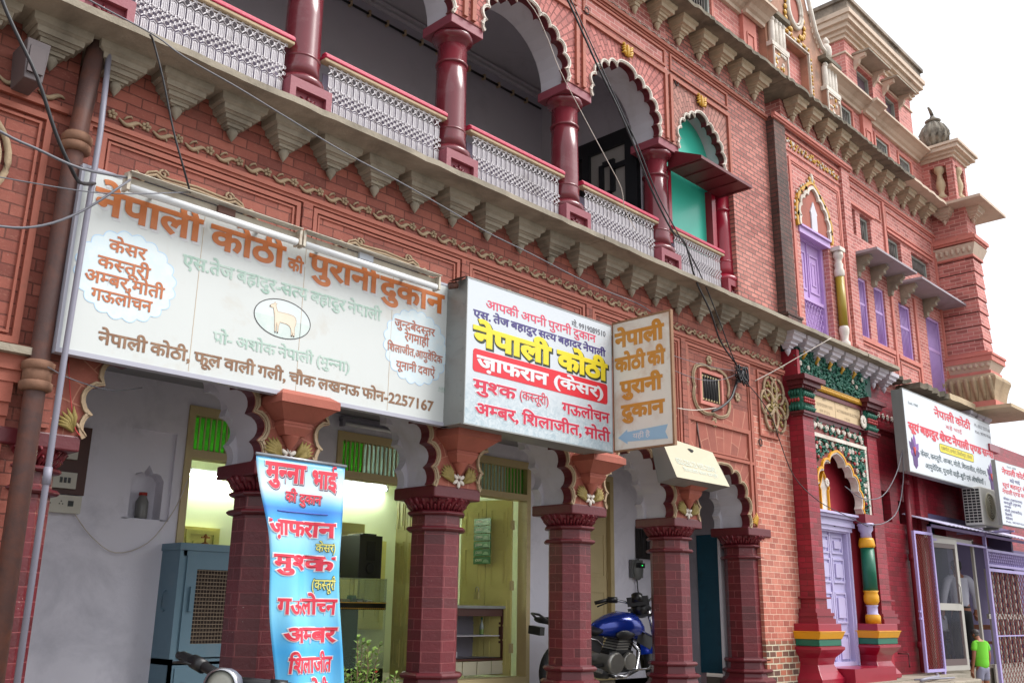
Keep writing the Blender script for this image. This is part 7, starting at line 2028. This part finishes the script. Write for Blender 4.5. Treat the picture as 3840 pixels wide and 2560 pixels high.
def person_standing(label, loc, rz, S, shirt, trousers, hair, sleeve=1.0, arm=(0, 0), head_tilt=0, shorts=False, glasses=False, cloth=False):
    """S = standing height; local: faces +Y, right hand at +X; feet at the origin"""
    t = thing('person', label, 'person', loc, (0, 0, rz))
    k = S / 1.72
    def V(x, y, z): return Vector((x * k, y * k, z * k))
    ht = head_tilt
    J = {'pel': (V(0, 0, .93), (.13 * k, .10 * k)), 'waist': (V(0, .0, 1.08), (.12 * k, .09 * k)), 'chest': (V(0, -.01, 1.28), (.145 * k, .10 * k)), 'neckb': (V(0, -.01, 1.43), (.07 * k, .06 * k)), 'neck': (V(0, .005 + .03 * ht, 1.49), .05 * k),
         'head1': (V(0, .02 + .07 * ht, 1.57), (.070 * k, .085 * k)), 'head2': (V(0, .02 + .10 * ht, 1.65), (.074 * k, .09 * k)), 'head3': (V(0, .01 + .10 * ht, 1.69), (.05 * k, .06 * k))}
    E_ = [('pel', 'waist'), ('waist', 'chest'), ('chest', 'neckb'), ('neckb', 'neck'), ('neck', 'head1'), ('head1', 'head2'), ('head2', 'head3')]
    for s, n, a in ((1, 'R', arm[0]), (-1, 'L', arm[1])):
        J[n + 'sh'] = (V(s * .18, -.01, 1.40), .058 * k); J[n + 'el'] = (V(s * .255, -.02 + .06 * a, 1.13), .043 * k); J[n + 'wr'] = (V(s * .265, .03 + .16 * a, .89 + .06 * a), .03 * k)
        E_ += [('neckb', n + 'sh'), (n + 'sh', n + 'el'), (n + 'el', n + 'wr')]
        hand(J, E_, n + 'wr', V(0, .25 + .4 * a, -1), V(-s * .3, 1, .2), n)
        J[n + 'hip'] = (V(s * .09, 0, .86), .092 * k); J[n + 'kn'] = (V(s * .10, .02, .48), .058 * k); J[n + 'an'] = (V(s * .10, -.02, .09), .038 * k); J[n + 'toe'] = (V(s * .12, .14, .03), .035 * k)
        E_ += [('pel', n + 'hip'), (n + 'hip', n + 'kn'), (n + 'kn', n + 'an'), (n + 'an', n + 'toe')]
    body = skin_obj('body', J, E_, SKIN, t)
    # face
    fc = Vector(J['head1'][0]); f = MB()
    f.ell(fc + V(0, .085, .03), (.012 * k, .018 * k, .022 * k), 6, 4)
    for s in (-1, 1): f.ell(fc + V(s * .078, -.01, .025), (.012 * k, .022 * k, .032 * k), 6, 4)
    f.build('nose_and_ears', SKIN, t)
    f = MB()
    for s in (-1, 1): f.ell(fc + V(s * .03, .074, .055), (.012 * k, .006 * k, .006 * k), 6, 4)
    f.build('eyes', BLACK_P, t); f = MB(); f.ell(fc + V(0, .078, -.015), (.024 * k, .006 * k, .006 * k), 6, 4); f.build('mouth', paint('lip', (130, 70, 62), .5), t)
    h = MB(); hc = Vector(J['head2'][0])
    h.ell(hc + V(0, -.012, .0), (.086 * k, .098 * k, .082 * k), 14, 9); h.ell(hc + V(0, -.045, -.05), (.078 * k, .06 * k, .07 * k), 12, 7)
    h.build('hair', hair, t)
    if glasses:
        g_ = MB()
        for s in (-1, 1): g_.tube([fc + V(s * .032 + .022 * math.cos(a), .092, .055 + .018 * math.sin(a)) for a in [q * math.pi / 5 for q in range(10)]], .0035 * k, 4, closed=True); g_.tube([fc + V(s * .055, .09, .058), fc + V(s * .08, -.01, .06)], .0035 * k, 4)
        g_.build('glasses', BLACK_P, t)
    # shirt: torso and sleeves in one
    ws = 1.22 if shorts else 1.0
    J2 = {'hem': (V(0, 0, .90 if not shorts else .80), (.158 * k * ws, .125 * k * ws)), 'w': (V(0, 0, 1.06), (.150 * k * ws, .118 * k * ws)), 'c': (V(0, -.01, 1.28), (.165 * k * ws, .122 * k * ws)), 'n': (V(0, -.01, 1.435), (.085 * k, .075 * k))}
    E2 = [('hem', 'w'), ('w', 'c'), ('c', 'n')]
    for s, n, a in ((1, 'R', arm[0]), (-1, 'L', arm[1])):
        sh = Vector(J[n + 'sh'][0]); el = Vector(J[n + 'el'][0]); wr = Vector(J[n + 'wr'][0])
        J2[n + 's'] = (sh, .076 * k); E2.append(('n', n + 's'))
        if sleeve > .9:
            J2[n + 'e'] = (el, .058 * k); J2[n + 'w'] = (el.lerp(wr, .95), .044 * k); E2 += [(n + 's', n + 'e'), (n + 'e', n + 'w')]
        else:
            J2[n + 'e'] = (sh.lerp(el, .62) + V(s * .015, 0, 0), .072 * k); E2.append((n + 's', n + 'e'))
    skin_obj('shirt', J2, E2, shirt, t, 2, 2)
    J3 = {'p': (V(0, 0, .95), (.142 * k, .112 * k)), 'c': (V(0, 0, .86), (.13 * k, .11 * k))}; E3 = [('p', 'c')]
    for s, n in ((1, 'R'), (-1, 'L')):
        J3[n + 'h'] = (V(s * .085, 0, .80), .103 * k); J3[n + 'k'] = (V(s * .10, .02, .50 if not shorts else .56), .088 * k); E3 += [('c', n + 'h'), (n + 'h', n + 'k')]
        if not shorts: J3[n + 'a'] = (V(s * .10, -.01, .10), .075 * k); E3.append((n + 'k', n + 'a'))
    skin_obj('shorts' if shorts else 'trousers', J3, E3, trousers, t, 2, 0)
    if not shorts:
        b_ = MB()
        b_.tube([V(.150 * math.cos(a), .118 * math.sin(a), .955) for a in [q * math.pi / 10 for q in range(20)]], .014 * k, 6, closed=True); b_.build('belt', BLACK_P, t)
    b_ = MB()
    for s in (-1, 1): b_.ell(V(s * .115, .06, .035), (.045 * k, .13 * k, .035 * k), 10, 6)
    b_.build('shoes', BLACK_P, t)
    return t, J
WSH = paint('white_shirt', (190, 190, 204), .8, .05, 8, bump=.15, bscale=12); BTR = paint('black_trousers', (22, 22, 26), .8, .1, 8)
mt, mJ = person_standing('man in white shirt and black trousers standing in the doorway, back turned', (17.30, .18, .80), R(-48), 1.74, WSH, BTR, HAIR, 1.0, (.1, .25))
b = MB(); wp = Vector(mJ['Lpalm2'][0]); vs = []
for i in range(7):
    for j in range(6):
        u = i / 6 - .5; v = j / 5
        vs.append(wp + Vector((u * .14 * (1 + .5 * v) - .02, .03 * math.sin(i * 1.7 + j) + .03, -.0 - .26 * v - .03 * abs(u))))
b.add(vs, [(i * 6 + j, (i + 1) * 6 + j, (i + 1) * 6 + j + 1, i * 6 + j + 1) for i in range(6) for j in range(5)], 0, True)
o = b.build('hand_cloth', WSH, normals=False); o.matrix_world = Matrix.Translation((17.30, .18, .80)) @ Matrix.Rotation(R(-48), 4, 'Z'); m_ = o.modifiers.new('t', 'SOLIDIFY'); m_.thickness = .008
tag(o, 'white cloth held in the hand of the standing man', 'cloth')
person_standing('boy in a bright green t-shirt, glasses and grey shorts by the shop doorway', (16.25, -.42, .28), R(-22), 1.14, paint('lime_tshirt', (116, 206, 52), .8, .06, 7, bump=.15, bscale=14), paint('grey_shorts', (140, 140, 162), .8, .08, 9), HAIR_G, .5, (.15, .0), .9, True, True)

# seated person on a wooden bench, bending over, half hidden by the gate
t = thing('person', 'person in pale grey shirt and white trousers sitting bent forward on a wooden bench', 'person', (18.30, .55, .80), (0, 0, R(-60)))
def V(x, y, z): return Vector((x, y, z))
J = {'pel': (V(0, 0, .52), (.14, .12)), 'waist': (V(0, .10, .68), (.125, .10)), 'chest': (V(0, .26, .84), (.15, .11)), 'neckb': (V(0, .36, .94), (.08, .07)), 'neck': (V(0, .41, .97), .052), 'head1': (V(0, .48, .99), (.08, .075)), 'head2': (V(0, .55, 1.01), (.085, .078)), 'head3': (V(0, .60, 1.01), (.055, .05))}
E_ = [('pel', 'waist'), ('waist', 'chest'), ('chest', 'neckb'), ('neckb', 'neck'), ('neck', 'head1'), ('head1', 'head2'), ('head2', 'head3')]
for s, n in ((1, 'R'), (-1, 'L')):
    J[n + 'sh'] = (V(s * .18, .34, .90), .058); J[n + 'el'] = (V(s * .24, .42, .66), .044); J[n + 'wr'] = (V(s * .17, .58, .58), .03)
    E_ += [('neckb', n + 'sh'), (n + 'sh', n + 'el'), (n + 'el', n + 'wr')]; hand(J, E_, n + 'wr', (-s * .2, 1, -.3), (-s, .2, 0), n)
    J[n + 'hip'] = (V(s * .10, .06, .50), .095); J[n + 'kn'] = (V(s * .14, .46, .50), .062); J[n + 'an'] = (V(s * .14, .44, .09), .04); J[n + 'toe'] = (V(s * .15, .60, .035), .035)
    E_ += [('pel', n + 'hip'), (n + 'hip', n + 'kn'), (n + 'kn', n + 'an'), (n + 'an', n + 'toe')]
skin_obj('body', J, E_, SKIN, t)
J2 = {'hem': (V(0, -.01, .50), (.165, .14)), 'w': (V(0, .10, .68), (.15, .12)), 'c': (V(0, .26, .85), (.17, .13)), 'n': (V(0, .36, .94), (.095, .085))}; E2 = [('hem', 'w'), ('w', 'c'), ('c', 'n')]
for n in 'RL': J2[n + 's'] = (J[n + 'sh'][0], .076); J2[n + 'e'] = (J[n + 'el'][0], .06); E2 += [('n', n + 's'), (n + 's', n + 'e')]
skin_obj('shirt', J2, E2, paint('pale_grey_shirt', (158, 160, 176), .8, .06, 8), t, 2, 2)
J3 = {'p': (V(0, 0, .52), (.15, .13))}; E3 = []
for n in 'RL': J3[n + 'h'] = (V(*(Vector(J[n + 'hip'][0]) + Vector((0, .04, 0)))), .108); J3[n + 'k'] = (J[n + 'kn'][0], .085); J3[n + 'a'] = (V(*(Vector(J[n + 'an'][0]) + Vector((0, 0, .04)))), .075); E3 += [('p', n + 'h'), (n + 'h', n + 'k'), (n + 'k', n + 'a')]
skin_obj('trousers', J3, E3, WSH, t, 2, 0)
h = MB(); h.ell(V(0, .54, 1.035), (.09, .10, .075), 12, 8); h.build('hair', HAIR, t)
b = MB()
for s in (-1, 1): b.ell(V(s * .15, .54, .035), (.045, .12, .035), 8, 5)
b.build('shoes', BLACK_P, t)
t = thing('wooden_bench', 'brown wooden bench with the bent person sitting on it', 'bench', (18.30, .45, .80), (0, 0, R(-60)))
WB = paint('brown_bench_wood', (128, 72, 44), .5, .15, 8)
b = MB(); b.box(-.5, .5, -.18, .22, .36, .40); b.build('bench_seat', WB, t)
for sx in (-.44, .40):
    for sy in (-.15, .15): b = MB(); b.box(sx, sx + .04, sy, sy + .04, 0, .36); b.build('leg', WB, t)
b = MB(); b.box(-.5, .5, -.24, -.20, .60, .68); b.box(-.46, -.42, -.24, -.18, .36, .6); b.box(.42, .46, -.24, -.18, .36, .6); b.build('backrest', WB, t)
b = MB(); b.ell((16.35, .9, 2.30), (.015, .015, .015), 8, 5); tag(b.build('indicator_light', emis('red_indicator', (255, 40, 40), 6)), 'tiny red light glowing inside the dark shop beside the standing man', 'lamp')
# ================================================================= pieces that can be counted become parts of their own
def islands(me):
    par = list(range(len(me.vertices)))
    def find(a):
        while par[a] != a: par[a] = par[par[a]]; a = par[a]
        return a
    for e in me.edges:
        a, c = find(e.vertices[0]), find(e.vertices[1])
        if a != c: par[a] = c
    return [find(i) for i in range(len(par))]
def split_pieces(o, gap=.05):
    me = o.data; isl = islands(me); box = {}
    for v, r in zip(me.vertices, isl):
        q = box.get(r)
        if q is None: box[r] = [list(v.co), list(v.co)]
        else:
            for k in range(3): q[0][k] = min(q[0][k], v.co[k]); q[1][k] = max(q[1][k], v.co[k])
    ks = list(box); grp = {k: k for k in ks}
    def f(a):
        while grp[a] != a: a = grp[a]
        return a
    if len(ks) > 400: return
    for i, a in enumerate(ks):
        for c in ks[i + 1:]:
            if all(box[a][0][k] - gap <= box[c][1][k] and box[c][0][k] - gap <= box[a][1][k] for k in range(3)):
                ra, rc_ = f(a), f(c)
                if ra != rc_: grp[ra] = rc_
    roots = sorted({f(k) for k in ks}, key=lambda r: box[r][0][0])
    if not 2 <= len(roots) <= 60: return
    for n_, r in enumerate(roots):
        keep = {i for i, q in enumerate(isl) if f(q) == r}
        idx = {}; vs = []
        for i in sorted(keep): idx[i] = len(vs); vs.append(tuple(me.vertices[i].co))
        ps = [p for p in me.polygons if p.vertices[0] in keep]
        m2 = bpy.data.meshes.new(me.name); m2.from_pydata(vs, [], [[idx[i] for i in p.vertices] for p in ps])
        for m in me.materials: m2.materials.append(m)
        m2.polygons.foreach_set('material_index', [p.material_index for p in ps]); m2.polygons.foreach_set('use_smooth', [p.use_smooth for p in ps]); m2.update()
        if n_ == 0: first = m2
        else:
            c = o.copy(); COL.objects.link(c); c.data = m2
    o.data = first
SPLIT = ('portal_pilaster portal_capital pilaster_base parapet_cornice painted_cloud pipe_collar gable_pilaster top_pilaster pier_strip sunshade_bracket turret_baluster '
         'dark_window wall_cupboard gable_scroll white_rosette sign_frame tube_holder shoes leaf_carving arch_field_moulding bay_frame window_hood door_bolt hinge buttress_capital '
         'socket_plate fuse_box reflector crimson_wall crimson_pilaster portal_wall arcade_end_wall left_wall printed_crocus cabinet_handle indicator_lamp switch_knobs eyes').split()
for o in list(bpy.data.objects):
    if o.type == 'MESH' and o.name.split('.')[0] in SPLIT: split_pieces(o)
for nm, g_ in (('motorcycle', 'motorcycles parked by the arcade'), ('person', 'people at the shop doorway'), ('tube_light', 'tube lights of the shop'), ('gate', None)):
    for o in bpy.data.objects:
        if o.name.split('.')[0] == nm and o.get('category') and g_: o['group'] = g_
for o in bpy.data.objects:
    if o.get('category') == 'signboard': o['group'] = 'shop signs on the front'
